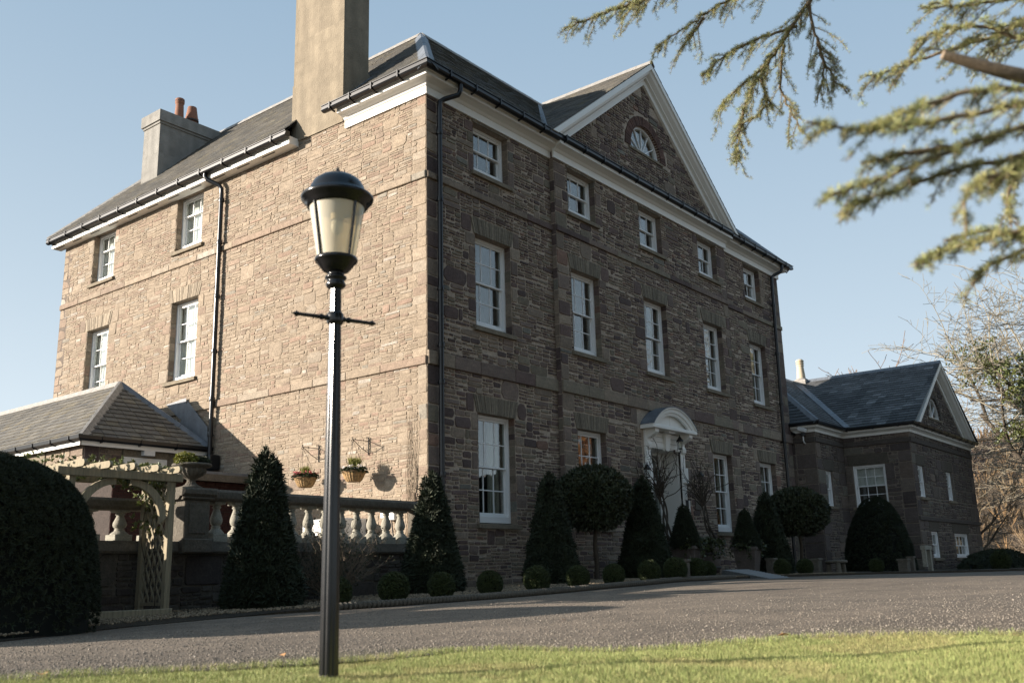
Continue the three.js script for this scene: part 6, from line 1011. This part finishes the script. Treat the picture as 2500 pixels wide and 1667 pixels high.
// ---------------------------------------------------------------- near cedar: limbs reach in from the right
{
  const t = thing('cedar_tree', 'cedar limbs with drooping needle sprays hanging in from the upper right', 'tree'), r = RNG(150);
  const BR = [
    [[-5.81, 5.36, 10.49], [-6.03, 4.66, 10.09], [-6.21, 4.23, 9.78], [-6.24, 3.92, 9.52], [-6.28, 3.62, 9.28], [-6.3, 3.33, 9.17], [-6.32, 3.09, 9.13]],
    [[-6.22, 4.43, 9.8], [-6.61, 4.23, 9.4], [-6.84, 4.02, 9.15], [-7.06, 3.78, 8.9]],
    [[-6.17, 4.08, 9.64], [-6.5, 3.89, 9.42], [-6.64, 3.77, 9.24], [-6.73, 3.62, 9.1]],
    [[-6.22, 4.23, 9.76], [-6.15, 3.93, 9.78], [-6.02, 3.71, 9.8], [-5.99, 3.49, 9.91]],
    [[-6.23, 3.84, 9.43], [-6.4, 3.67, 9.36], [-6.59, 3.49, 9.26], [-6.67, 3.36, 9.19]],
    [[-6.15, 3.99, 9.52], [-5.95, 3.75, 9.39], [-5.84, 3.56, 9.42], [-5.76, 3.43, 9.45]],
    [[-6.68, 4.56, 9.46], [-7.05, 4.22, 8.99], [-7.34, 4.03, 8.71], [-7.55, 3.9, 8.46]],
    [[-6.75, 4.45, 9.13], [-6.88, 4.37, 8.75], [-6.9, 4.25, 8.56]],
    [[-6.81, 4.03, 9.2], [-6.81, 3.93, 9.09], [-6.89, 3.81, 9.02]],
    [[-6.29, 3.7, 9.36], [-6.28, 3.47, 9.39], [-6.31, 3.36, 9.18]],
    [[-6.15, 3.93, 9.78], [-6.06, 3.75, 9.77], [-6.05, 3.48, 9.7]],
    [[-6.19, 3.79, 11.68], [-6.42, 3.54, 11.3], [-6.66, 3.48, 10.97], [-6.83, 3.47, 10.68]],
    [[-6.3, 3.34, 11.49], [-6.53, 3.3, 11.17], [-6.75, 3.18, 10.83], [-6.89, 3.11, 10.55], [-7.02, 3.04, 10.37]],
    [[-6.44, 3.19, 11.53], [-6.66, 3.12, 11.24], [-6.85, 3.21, 11], [-7, 3.2, 10.82], [-7.1, 3.11, 10.66]],
    [[-6.15, 3.7, 11.52], [-6.3, 3.51, 11.22], [-6.36, 3.35, 11.01], [-6.32, 3.23, 10.88]],
    [[-8.16, 1.92, 11.87], [-8.49, 1.89, 11.6], [-8.71, 1.85, 11.4], [-8.93, 1.77, 11.2], [-9.08, 1.74, 11], [-9.17, 1.74, 10.86], [-9.28, 1.77, 10.74]],
    [[-8.23, 1.81, 11.7], [-8.57, 1.79, 11.44], [-8.79, 1.71, 11.25], [-8.9, 1.64, 11.06], [-9.03, 1.56, 10.88], [-9.12, 1.51, 10.71]],
    [[-8.1, 1.74, 11.68], [-8.44, 1.72, 11.44], [-8.66, 1.66, 11.25], [-8.79, 1.61, 11.03], [-8.92, 1.54, 10.87], [-8.99, 1.5, 10.76]],
    [[-8.33, 2.01, 11.51], [-8.66, 1.96, 11.32], [-8.79, 1.93, 11.15], [-8.9, 1.87, 11.03], [-8.97, 1.82, 10.9]],
    [[-8.52, 1.7, 11.54], [-8.72, 1.6, 11.41], [-8.82, 1.54, 11.3], [-8.93, 1.48, 11.2], [-8.93, 1.31, 11.17]],
    [[-7.47, 2.02, 11.47], [-7.62, 2.07, 11.27], [-7.6, 1.98, 11.16], [-7.65, 1.79, 11.12], [-7.62, 1.7, 11.11]],
    [[-8.8, 1.7, 11.16], [-8.94, 1.68, 11], [-9.02, 1.65, 10.85]],
    [[-7.63, 1.6, 11.69], [-7.86, 1.58, 11.43], [-8.08, 1.53, 11.23], [-8.2, 1.49, 11.05], [-8.27, 1.45, 10.92], [-8.34, 1.4, 10.82]],
    [[-7.71, 1.48, 11.6], [-7.94, 1.48, 11.34], [-8.06, 1.44, 11.2], [-8.12, 1.39, 11.08], [-8.16, 1.31, 11.01]],
    [[-7.86, 1.58, 11.43], [-7.98, 1.53, 11.21], [-8.02, 1.59, 11.06], [-8.14, 1.54, 10.92]],
  ];
  const wood = new MB(), ms = [], cols = [];
  const tuft = leafGeo(15, 0.023, 0.0016, 1.4, 8, 0), tuftN = tuft;
  const needles = (a, b, gap) => { const d = b.clone().sub(a), L = d.length(); d.normalize(); for (let s = 0; s < L; s += gap) { const p = a.clone().addScaledVector(d, s), n = V3(r() - 0.5, r() - 0.1, r() - 0.5).addScaledVector(d, 0.5).normalize(); ms.push(put(p, n, r, 0.75 + 0.6 * r(), 0.5)); const k = 0.65 + 0.7 * r(), w = 0.85 + 0.35 * r(); cols.push(new THREE.Color().setRGB(k * w, k, k * 0.9)); } };
  const pull = (q, k) => [camP.x + (q[0] - camP.x) * k, camP.y + (q[1] - camP.y) * k, camP.z + (q[2] - camP.z) * k];
  for (let i = 0; i < BR.length; i++) BR[i] = BR[i].map((q) => pull(q, i > 14 ? 0.64 : i > 10 ? 0.72 : 0.86));
  BR.forEach((P, bi) => {
    const c = new THREE.CatmullRomCurve3(P.map((p) => V3(...p))), L = c.getLength(), n = Math.max(8, Math.round(L / 0.04)), near = bi > 14, sc = near ? 0.46 : 0.85;
    const pts = []; for (let i = 0; i <= n; i++) { const p = c.getPoint(i / n); pts.push(p.add(V3(r() - 0.5, r() - 0.5, r() - 0.5).multiplyScalar(0.02 * sc))); }
    const base = (bi === 0 || bi === 6 ? 0.014 : 0.009) * (near ? 0.8 : 1);
    wood.tube(pts.map((p) => [p.x, p.y, p.z]), pts.map((_, i) => base * (1 - 0.8 * i / n) + 0.0015), 6);
    for (let i = 1; i < n; i++) {
      const q = i / n, p = pts[i], d = pts[i + 1].clone().sub(pts[i - 1]).normalize(); if (q > 0.3) needles(pts[i - 1], p, 0.022);
      for (const sd of [-1, 1]) { // side sprays, alternate, drooping at their tips
        if (r() < 0.25) continue;
        const side = V3().crossVectors(d, UP).normalize().multiplyScalar(sd), l = sc * (0.10 + 0.34 * r() * r() + 0.06 * r()) * (1 - 0.5 * q), e = d.clone().multiplyScalar(0.75).addScaledVector(side, 0.5 + 0.5 * r()).add(V3(0, (r() - 0.55) * 0.5, 0)).normalize(); let a = p.clone(); const tw = [a]; const k = 5;
        for (let j = 0; j < k; j++) { e.add(V3((r() - 0.5) * 0.3, -0.10 - 0.1 * r(), (r() - 0.5) * 0.3)).normalize(); const b = a.clone().addScaledVector(e, l / k); tw.push(b); needles(a, b, near ? 0.021 : 0.021); if (j > 0 && j < 4 && r() < 0.75) { const f = e.clone().add(V3((r() - 0.5) * 1.6, -0.35 * r(), (r() - 0.5) * 1.6)).normalize(), g = b.clone().addScaledVector(f, l * 0.33); wood.tube([[b.x, b.y, b.z], [g.x, g.y, g.z]], [0.0016, 0.001], 3, undefined, false); needles(b, g, 0.022); } a = b; }
        wood.tube(tw.map((v) => [v.x, v.y, v.z]), tw.map((_, j) => 0.0032 - 0.0004 * j), 4, undefined, false);
      }
    }
  });
  const bark = mat({ c: [0.28, 0.21, 0.14], map: rep(T.grain, 8), bumpMap: rep(T.rough, 12), bumpScale: 0.004, roughness: 0.95 });
  new MB().tube([[-4.9, -0.9, 11.9], [-4.8, 1, 11.9], [-4.85, 3, 11.8], [-4.9, 6, 11.8], [-4.8, 9, 11.8]], [0.42, 0.36, 0.32, 0.27, 0.16], 14).mesh('trunk', bark, t);
  const limb = (p, a, b) => new MB().tube(new THREE.CatmullRomCurve3(p.map((q) => V3(...q))).getPoints(14).map((v) => [v.x, v.y, v.z]), Array.from({ length: 15 }, (_, i) => lerp(a, b, i / 14)), 9).mesh('limb', bark, t);
  limb([[-4.9, 5.2, 11.8], [-5.8, 5.3, 11.4], BR[0][0]], 0.08, 0.016); limb([[-4.9, 3.6, 11.8], [-6.3, 3.3, 12.0], BR[11][0]], 0.07, 0.014); limb([[-4.9, 2.7, 11.9], [-7.4, 1.7, 12.2], BR[15][0]], 0.09, 0.01); limb([[-4.9, 1.9, 11.9], [-7.4, 1.25, 12.1], BR[22][0]], 0.07, 0.009);
  limb([[-5.6, 2.5, 12.05], [-7.2, 1.7, 12.0], ...[[-7.49, 2.12, 11.84], [-7.86, 2.2, 11.55], [-8.12, 2.23, 11.34], [-8.27, 2.28, 11.19], [-8.38, 2.33, 11.07]].map((q) => pull(q, 0.64))], 0.04, 0.0135);
  wood.mesh('branch', bark, t, 'stuff'); instanced('needles', tuft, M.needle, ms, t, cols);
}
// ---------------------------------------------------------------- added unseen cedars behind and beside the camera, cutting sky light
function addedCedar(name, label, pos, R, H, seed, parent) {
  const t = parent || thing(name, label, 'tree', null, pos), r = RNG(seed), ms = [], w = new MB(), B = parent ? pos : [0, 0, 0];
  if (!parent) new MB().tube([[0, -0.4, 0], [0.1, H * 0.4, 0], [0, H * 0.95, 0.1]], [0.5, 0.36, 0.08], 12).mesh('trunk', M.bark, t);
  for (let k = 0; k < 11; k++) { const y = H * (0.28 + 0.66 * k / 11), RR = R * (1 - 0.5 * k / 11) * (0.8 + 0.3 * r()); for (let i = 0; i < 6; i++) { const a = i * 1.047 + k * 0.6 + r() * 0.5; w.tube([[B[0], y, B[2]], [B[0] + RR * 0.55 * Math.cos(a), y + 0.5, B[2] + RR * 0.55 * Math.sin(a)], [B[0] + RR * Math.cos(a), y + 0.2, B[2] + RR * Math.sin(a)]], [0.12, 0.07, 0.02], 5, undefined, false); for (let n = 0; n < 90; n++) { const q = 0.2 + 0.8 * Math.sqrt(r()), s = (r() - 0.5) * RR * 0.75 * q; ms.push(put(V3(B[0] + q * RR * Math.cos(a) - s * Math.sin(a), y + 0.45 * Math.sin(q * 2.4) + (r() - 0.6) * 0.35, B[2] + q * RR * Math.sin(a) + s * Math.cos(a)), V3(0, 1, 0), r, 4.5 + 3 * r(), 1.6)); } } }
  w.mesh('limb', M.bark, t, 'stuff'); instanced('foliage', sprigBay, M.leafBay, ms, t, vary(r, ms.length)); return t;
}
addedCedar('added_crown', '', [-2.2, 0, 17.6], 6.2, 19, 301, scene.getObjectByName('cedar_tree'));  // added crown mass out of view, keeps sky light off the front
addedCedar('added_cedar', 'added unseen cedar behind the camera, blocking sky light from the house front, left of the near cedar', [-15, -0.5, 25], 7.5, 20, 302);
addedCedar('added_cedar', 'added unseen cedar far across the lawn, blocking sky light from the house front', [9, -0.6, 29], 8, 21, 303);
// ---------------------------------------------------------------- bare winter trees and scrub beyond
function bareTree(name, label, cat, pos, H, seed, o = {}) {
  const t = thing(name, label, cat, o.group, pos), r = RNG(seed), trunk = new MB(), crown = new MB(), tips = [], m = o.m || M.twig, maxD = o.depth || 6; let budget = o.budget || 5200;
  const queue = [[V3(0, -0.3, 0), V3(0.05, 1, 0.03).normalize(), H * (o.trunkL ?? 0.42), H * 0.022, 0]];
  for (let at = 0; at < queue.length && budget-- > 0; at++) { // limbs first, then finer and finer branches
    const [p, d, L, R, k] = queue[at], n = 3, pts = [[p.x, p.y, p.z]], rad = [Math.max(R, o.thin ?? 0.004)]; let q = p.clone(); const e = d.clone();
    for (let i = 0; i < n; i++) { e.add(V3((r() - 0.5) * 0.35, (r() - 0.5) * 0.22 + (o.up ?? 0.05), (r() - 0.5) * 0.35)).normalize(); q = q.clone().addScaledVector(e, L / n); pts.push([q.x, q.y, q.z]); rad.push(Math.max(R * (1 - 0.4 * (i + 1) / n), o.thin ?? 0.004)); }
    (k < (o.ivy ? 3 : 2) ? trunk : crown).tube(pts, rad, k < 2 ? 8 : k < 4 ? 4 : 3, undefined, false);
    if (k >= maxD || queue.length >= budget + at) { tips.push([q, e]); if (k >= maxD) continue; }
    const c = k === 0 ? (o.limbs || 6) : k < 3 ? 4 : 3;
    for (let i = 0; i < c; i++) { const s = k === 0 ? 0.45 + 0.55 * i / c : 0.3 + 0.7 * (i + r()) / c, ix = Math.min(n - 1, Math.floor(s * n)), a = V3(...pts[ix]).lerp(V3(...pts[ix + 1]), s * n - ix), az = i * 2.4 + r() * 1.2, side = V3(Math.cos(az), 0, Math.sin(az)).addScaledVector(e, -V3(Math.cos(az), 0, Math.sin(az)).dot(e)).normalize(), f = e.clone().multiplyScalar(i === c - 1 ? 1 : 0.55).addScaledVector(side, (i === c - 1 ? 0.25 : 0.85) * (o.spread ?? 1)).add(V3(0, -(o.droop ?? 0) * (k > 2 ? 1 : 0.2), 0)).normalize(); queue.push([a, f, L * ((o.ratio ?? 0.56) + 0.22 * r()), R * (k === 0 ? 0.45 : 0.52), k + 1]); }
  }
  trunk.mesh('trunk', o.trunk || M.bark, t); crown.mesh('crown', m, t, 'stuff');
  if (o.leaf) { const ms = []; for (const [p, e] of tips) for (let i = 0; i < o.leaf; i++) ms.push(put(p.clone().add(V3(r() - 0.5, r() - 0.5, r() - 0.5).multiplyScalar(H * 0.035)), e, r, (o.leafS ?? 2) * (0.7 + 0.6 * r()), 1.6)); instanced('foliage', sprigBig, o.leafM, ms, t, vary(r, ms.length)); }
  if (o.ivy) { const ms = [], rr = RNG(seed + 1), T0 = trunk.p; for (let i = 0; i < o.ivy; i++) { const j = Math.floor(rr() * T0.length / 3) * 3; if (T0[j + 1] > H * 0.8 || fbm(T0[j] * 0.5 + 40, T0[j + 1] * 0.4 + 40, 2, 7) < 0.42) continue; ms.push(put(V3(T0[j] + (rr() - 0.5) * 0.9, T0[j + 1] + (rr() - 0.5) * 0.9, T0[j + 2] + (rr() - 0.5) * 0.9), V3(rr() - 0.5, 0.3, rr() - 0.5), rr, 0.9 + 0.8 * rr(), 1.6)); } instanced('ivy', sprigIvy, M.leafVine, ms, t, vary(rr, ms.length)); }
  return t;
}
bareTree('bare_tree', 'tall bare winter tree with ivy on its limbs at the right edge', 'tree', [31.8, -0.4, 4.1], 14.5, 161, { m: M.twigPale, thin: 0.010, ivy: 20000, droop: 0.12, budget: 24000, depth: 7, spread: 1.1, limbs: 9 });
bareTree('bare_tree', 'bare round-crowned winter tree rising behind the wing roof', 'tree', [44, -0.6, -7], 13.5, 163, { m: mat({ c: [0.24, 0.18, 0.145], roughness: 0.9 }), thin: 0.019, budget: 22000, depth: 7, limbs: 12, trunkL: 0.36, up: 0.05, spread: 1.1, ratio: 0.6 });
bareTree('bare_tree', 'slim leaning bare tree before the brown hillside', 'tree', [33, -0.5, 1.2], 6.5, 165, { budget: 2600, depth: 5, m: M.twig, spread: 0.8 });
bareTree('beech_tree', 'brown-leaved beech beyond the right edge that the house windows mirror', 'tree', [46, -1, 17], 13, 171, { budget: 3000, depth: 5, leaf: 7, leafS: 3.6, leafM: M.leafBrown });
bareTree('beech_tree', 'brown-leaved beech farther out that the end windows mirror', 'tree', [50, -1, 27], 15, 172, { budget: 3000, depth: 5, leaf: 7, leafS: 3.6, leafM: M.leafBrown });
for (const [i, [x, z, H, l]] of [[29.5, 1.9, 3.0, 'brown scrub bush close to the wing gable corner'], [33, 4.6, 2.6, 'pale brown scrub bush under the ivy-clad tree'], [38, 2.5, 4.2, 'tall brown thicket before the hillside behind the wing corner'], [42, 6.5, 4.6, 'tall brown thicket on the hillside foot at the right edge']].entries()) bareTree('scrub_bush', l, 'bush', [x, -0.4, z], H, 180 + i, { budget: 2400, depth: 5, trunkL: 0.3, limbs: 9, spread: 1.4, m: i % 2 ? M.twigPale : M.twig, trunk: M.twig });
{ // hillside beyond
  const m = new MB(), nx = 46, nz = 40, P = (i, j) => { const x = 48 + i / nx * 160, z = -70 + j / nz * 150, k = clamp((x - 50) / 55, 0, 1), s = k * k * (3 - 2 * k); return [x, -0.9 + 13 * s * (0.85 + 0.35 * fbm(x * 0.02 + 5, z * 0.02 + 5, 3, 191)) + 1.2 * (fbm(x * 0.12 + 9, z * 0.12 + 9, 3, 192) - 0.5) * s, z]; };
  for (let i = 0; i < nx; i++) for (let j = 0; j < nz; j++) m.quad(P(i, j), P(i, j + 1), P(i + 1, j + 1), P(i + 1, j)); m.mesh('hill', M.hill, scene, 'structure');
  const r = RNG(195), ms = [], g = leafGeo(9, 1.5, 0.10, 0.9, 196, 0); for (let n = 0; n < 5000; n++) { const i = r() * nx * 0.6, j = r() * nz, a = P(Math.floor(i), Math.floor(j)), b = P(Math.floor(i) + 1, Math.floor(j) + 1), k = r(); ms.push(put(V3(lerp(a[0], b[0], k), lerp(a[1], b[1], k), lerp(a[2], b[2], r())), V3(0, 1, 0), r, 0.5 + 0.9 * r(), 0.6)); }
  const u = instanced('undergrowth', g, mat({ c: [0.15, 0.10, 0.055], roughness: 0.95 }), ms, scene, vary(r, ms.length, 0.4)); u.userData.label = 'brown winter undergrowth covering the hillside'; u.userData.category = 'undergrowth';
}
// ---------------------------------------------------------------- lawn grass, loose chippings, fallen leaves
{
  const inside = (x, z) => { let best = 1e9, sgn = 0; for (let i = 0; i + 1 < grassEdge.length; i++) { const [ax, az] = grassEdge[i], [bx, bz] = grassEdge[i + 1], dx = bx - ax, dz = bz - az, k = clamp(((x - ax) * dx + (z - az) * dz) / (dx * dx + dz * dz), 0, 1), d = Math.hypot(x - ax - dx * k, z - az - dz * k); if (d < best) { best = d; sgn = dx * (z - az) - dz * (x - ax); } } return sgn > 0 ? best : -best; };
  const lawnH = (x, z) => roadH(x, z) - 0.028 + 0.045 * (fbm(x * 1.1 + 9, z * 1.1 + 9, 3, 72) - 0.4);
  const rg = RNG(201), tuft = new MB(); for (let i = 0; i < 7; i++) { const a = rg() * 6.28, x = (rg() - 0.5) * 0.035, z = (rg() - 0.5) * 0.035, h = 0.018 + 0.022 * rg(), l = 0.02 * rg(), w = 0.0018, c = Math.cos(a), s = Math.sin(a); tuft.tri([x - s * w, 0, z + c * w], [x + s * w, 0, z - c * w], [x + c * l * 0.4, h * 0.6, z + s * l * 0.4]).tri([x - s * w * 0.6 + c * l * 0.4, h * 0.6, z + c * w * 0.6 + s * l * 0.4], [x + s * w * 0.6 + c * l * 0.4, h * 0.6, z - c * w * 0.6 + s * l * 0.4], [x + c * l, h, z + s * l]); }
  const G = new THREE.BufferGeometry(); G.setAttribute('position', new THREE.Float32BufferAttribute(tuft.p, 3)); G.setAttribute('normal', new THREE.Float32BufferAttribute(tuft.n, 3)); G.setAttribute('uv', new THREE.Float32BufferAttribute(tuft.u, 2));
  const r = RNG(203), ms = [], cols = [], fw = V3(0.787, 0, -0.617), rt = V3(0.617, 0, 0.787);
  let guard = 0; while (ms.length < 80000 && guard++ < 700000) {
    const dep = 3.3 + 3.8 * Math.sqrt(r()), sx = (r() - 0.5) * 1.2 * dep, x = camP.x + fw.x * dep + rt.x * sx, z = camP.z + fw.z * dep + rt.z * sx, d = inside(x, z); if (d < -0.28) continue;
    if (d < 0.05 && r() > Math.exp((d - 0.05) * 16) * 0.9) continue;
    const n = fbm(x * 1.6 + 30, z * 1.6 + 30, 3, 205), sc = 0.55 + 0.9 * n + 0.25 * r(); ms.push(new THREE.Matrix4().compose(V3(x, (d > 0 ? lawnH(x, z) : roadH(x, z)) - 0.004, z), new THREE.Quaternion().setFromEuler(new THREE.Euler((r() - 0.5) * 0.5, r() * 6.28, (r() - 0.5) * 0.5)), V3(sc, sc, sc)));
    const k = 0.7 + 0.6 * r(), dry = Math.pow(r(), 3) * 0.7 + (n < 0.4 ? 0.25 : 0); cols.push(new THREE.Color().setRGB(k * (0.92 + 0.55 * dry), k * (1 + 0.05 * dry), k * (0.9 + 0.6 * dry)));
  }
  const g = instanced('grass', G, M.grass, ms, scene, cols); g.userData.label = 'short mown lawn grass in the foreground'; g.userData.category = 'grass';
  const peb = new THREE.IcosahedronGeometry(1, 0), pm = [], pc = [], rp = RNG(207), pt = (x, y, z, s) => pm.push(new THREE.Matrix4().compose(V3(x, y, z), new THREE.Quaternion().setFromEuler(new THREE.Euler(rp() * 6, rp() * 6, rp() * 6)), V3(s, s * (0.5 + 0.4 * rp()), s * (0.7 + 0.5 * rp()))));
  guard = 0; while (pm.length < 18000 && guard++ < 300000) { const dep = 4 + 13 * rp() * rp(), sx = (rp() - 0.5) * 1.2 * dep, x = camP.x + fw.x * dep + rt.x * sx, z = camP.z + fw.z * dep + rt.z * sx, d = inside(x, z); if (d > -0.02 || z < 3.0) continue; if (rp() > 0.55 + 1.2 * Math.exp(d * 2)) continue; pt(x, roadH(x, z) + 0.016 * (fbm(x * 0.5 + 40, z * 0.9 + 40, 3, 71) - 0.5) + 0.002, z, 0.0035 + 0.007 * rp() * rp()); const k = 0.6 + 0.8 * rp(); pc.push(new THREE.Color().setRGB(0.19 * k, 0.165 * k, 0.135 * k).multiplyScalar(rp() < 0.04 ? 1.6 : 1)); }
  const ch = instanced('gravel', peb, mat({ roughness: 0.85 }), pm, scene, pc); ch.userData.label = 'loose stone chippings on the drive'; ch.userData.category = 'gravel';
  const bm = [], bc = [], rb = RNG(209); guard = 0; while (bm.length < 24000 && guard++ < 300000) { const x = -9.5 + 21 * rb(), z = 0.15 + 3.6 * rb(); let e = 1e9, ez = 2; for (const [qx, qz] of bedEdge) { if (Math.abs(qx - x) < e) { e = Math.abs(qx - x); ez = qz; } } if (z > ez - 0.02) continue; const s = 0.007 + 0.009 * rb(), k = 0.6 + 0.7 * rb(); bm.push(new THREE.Matrix4().compose(V3(x, bedH(x, z) + 0.004, z), new THREE.Quaternion().setFromEuler(new THREE.Euler(rb() * 6, rb() * 6, rb() * 6)), V3(s, s * 0.6, s * 0.9))); bc.push(new THREE.Color().setRGB(0.26 * k, 0.2 * k, 0.13 * k)); }
  const bg = instanced('pebbles', peb, mat({ roughness: 0.9 }), bm, scene, bc); bg.userData.label = 'tan pebbles covering the planting bed'; bg.userData.category = 'pebbles'; bg.userData.kind = 'stuff';
  const leaf = new MB(); const rl = RNG(211); leaf.tri([-0.035, 0.004, 0], [0, 0.018, 0.024], [0.04, 0.006, 0]).tri([-0.035, 0.004, 0], [0.04, 0.006, 0], [0, 0.015, -0.024]); const spots = [[-8.75, 7.0, 'curled pale brown fallen leaf on the drive right of the lamp post'], [-8.75, 7.45, 'orange fallen leaf close to the lawn edge right of the lamp post'], [-5.5, 6.8, 'tan fallen leaf on the open sunlit middle of the drive'], [-6.6, 9.3, 'tan fallen leaf at the lawn edge toward the right'], [-10.1, 6.75, 'orange fallen leaf by the lawn edge at the far left']];
  spots.forEach(([x, z, l]) => { const t = thing('fallen_leaf', l, 'leaf', 'fallen leaves on the drive', [x, roadH(x, z) + 0.006, z]); t.rotation.y = rl() * 6; t.scale.setScalar(1 + 0.5 * rl()); leaf.mesh('blade', mat({ c: [0.42, 0.22, 0.09], roughness: 0.8 }), t); });
}
renderer.render(scene, camera);
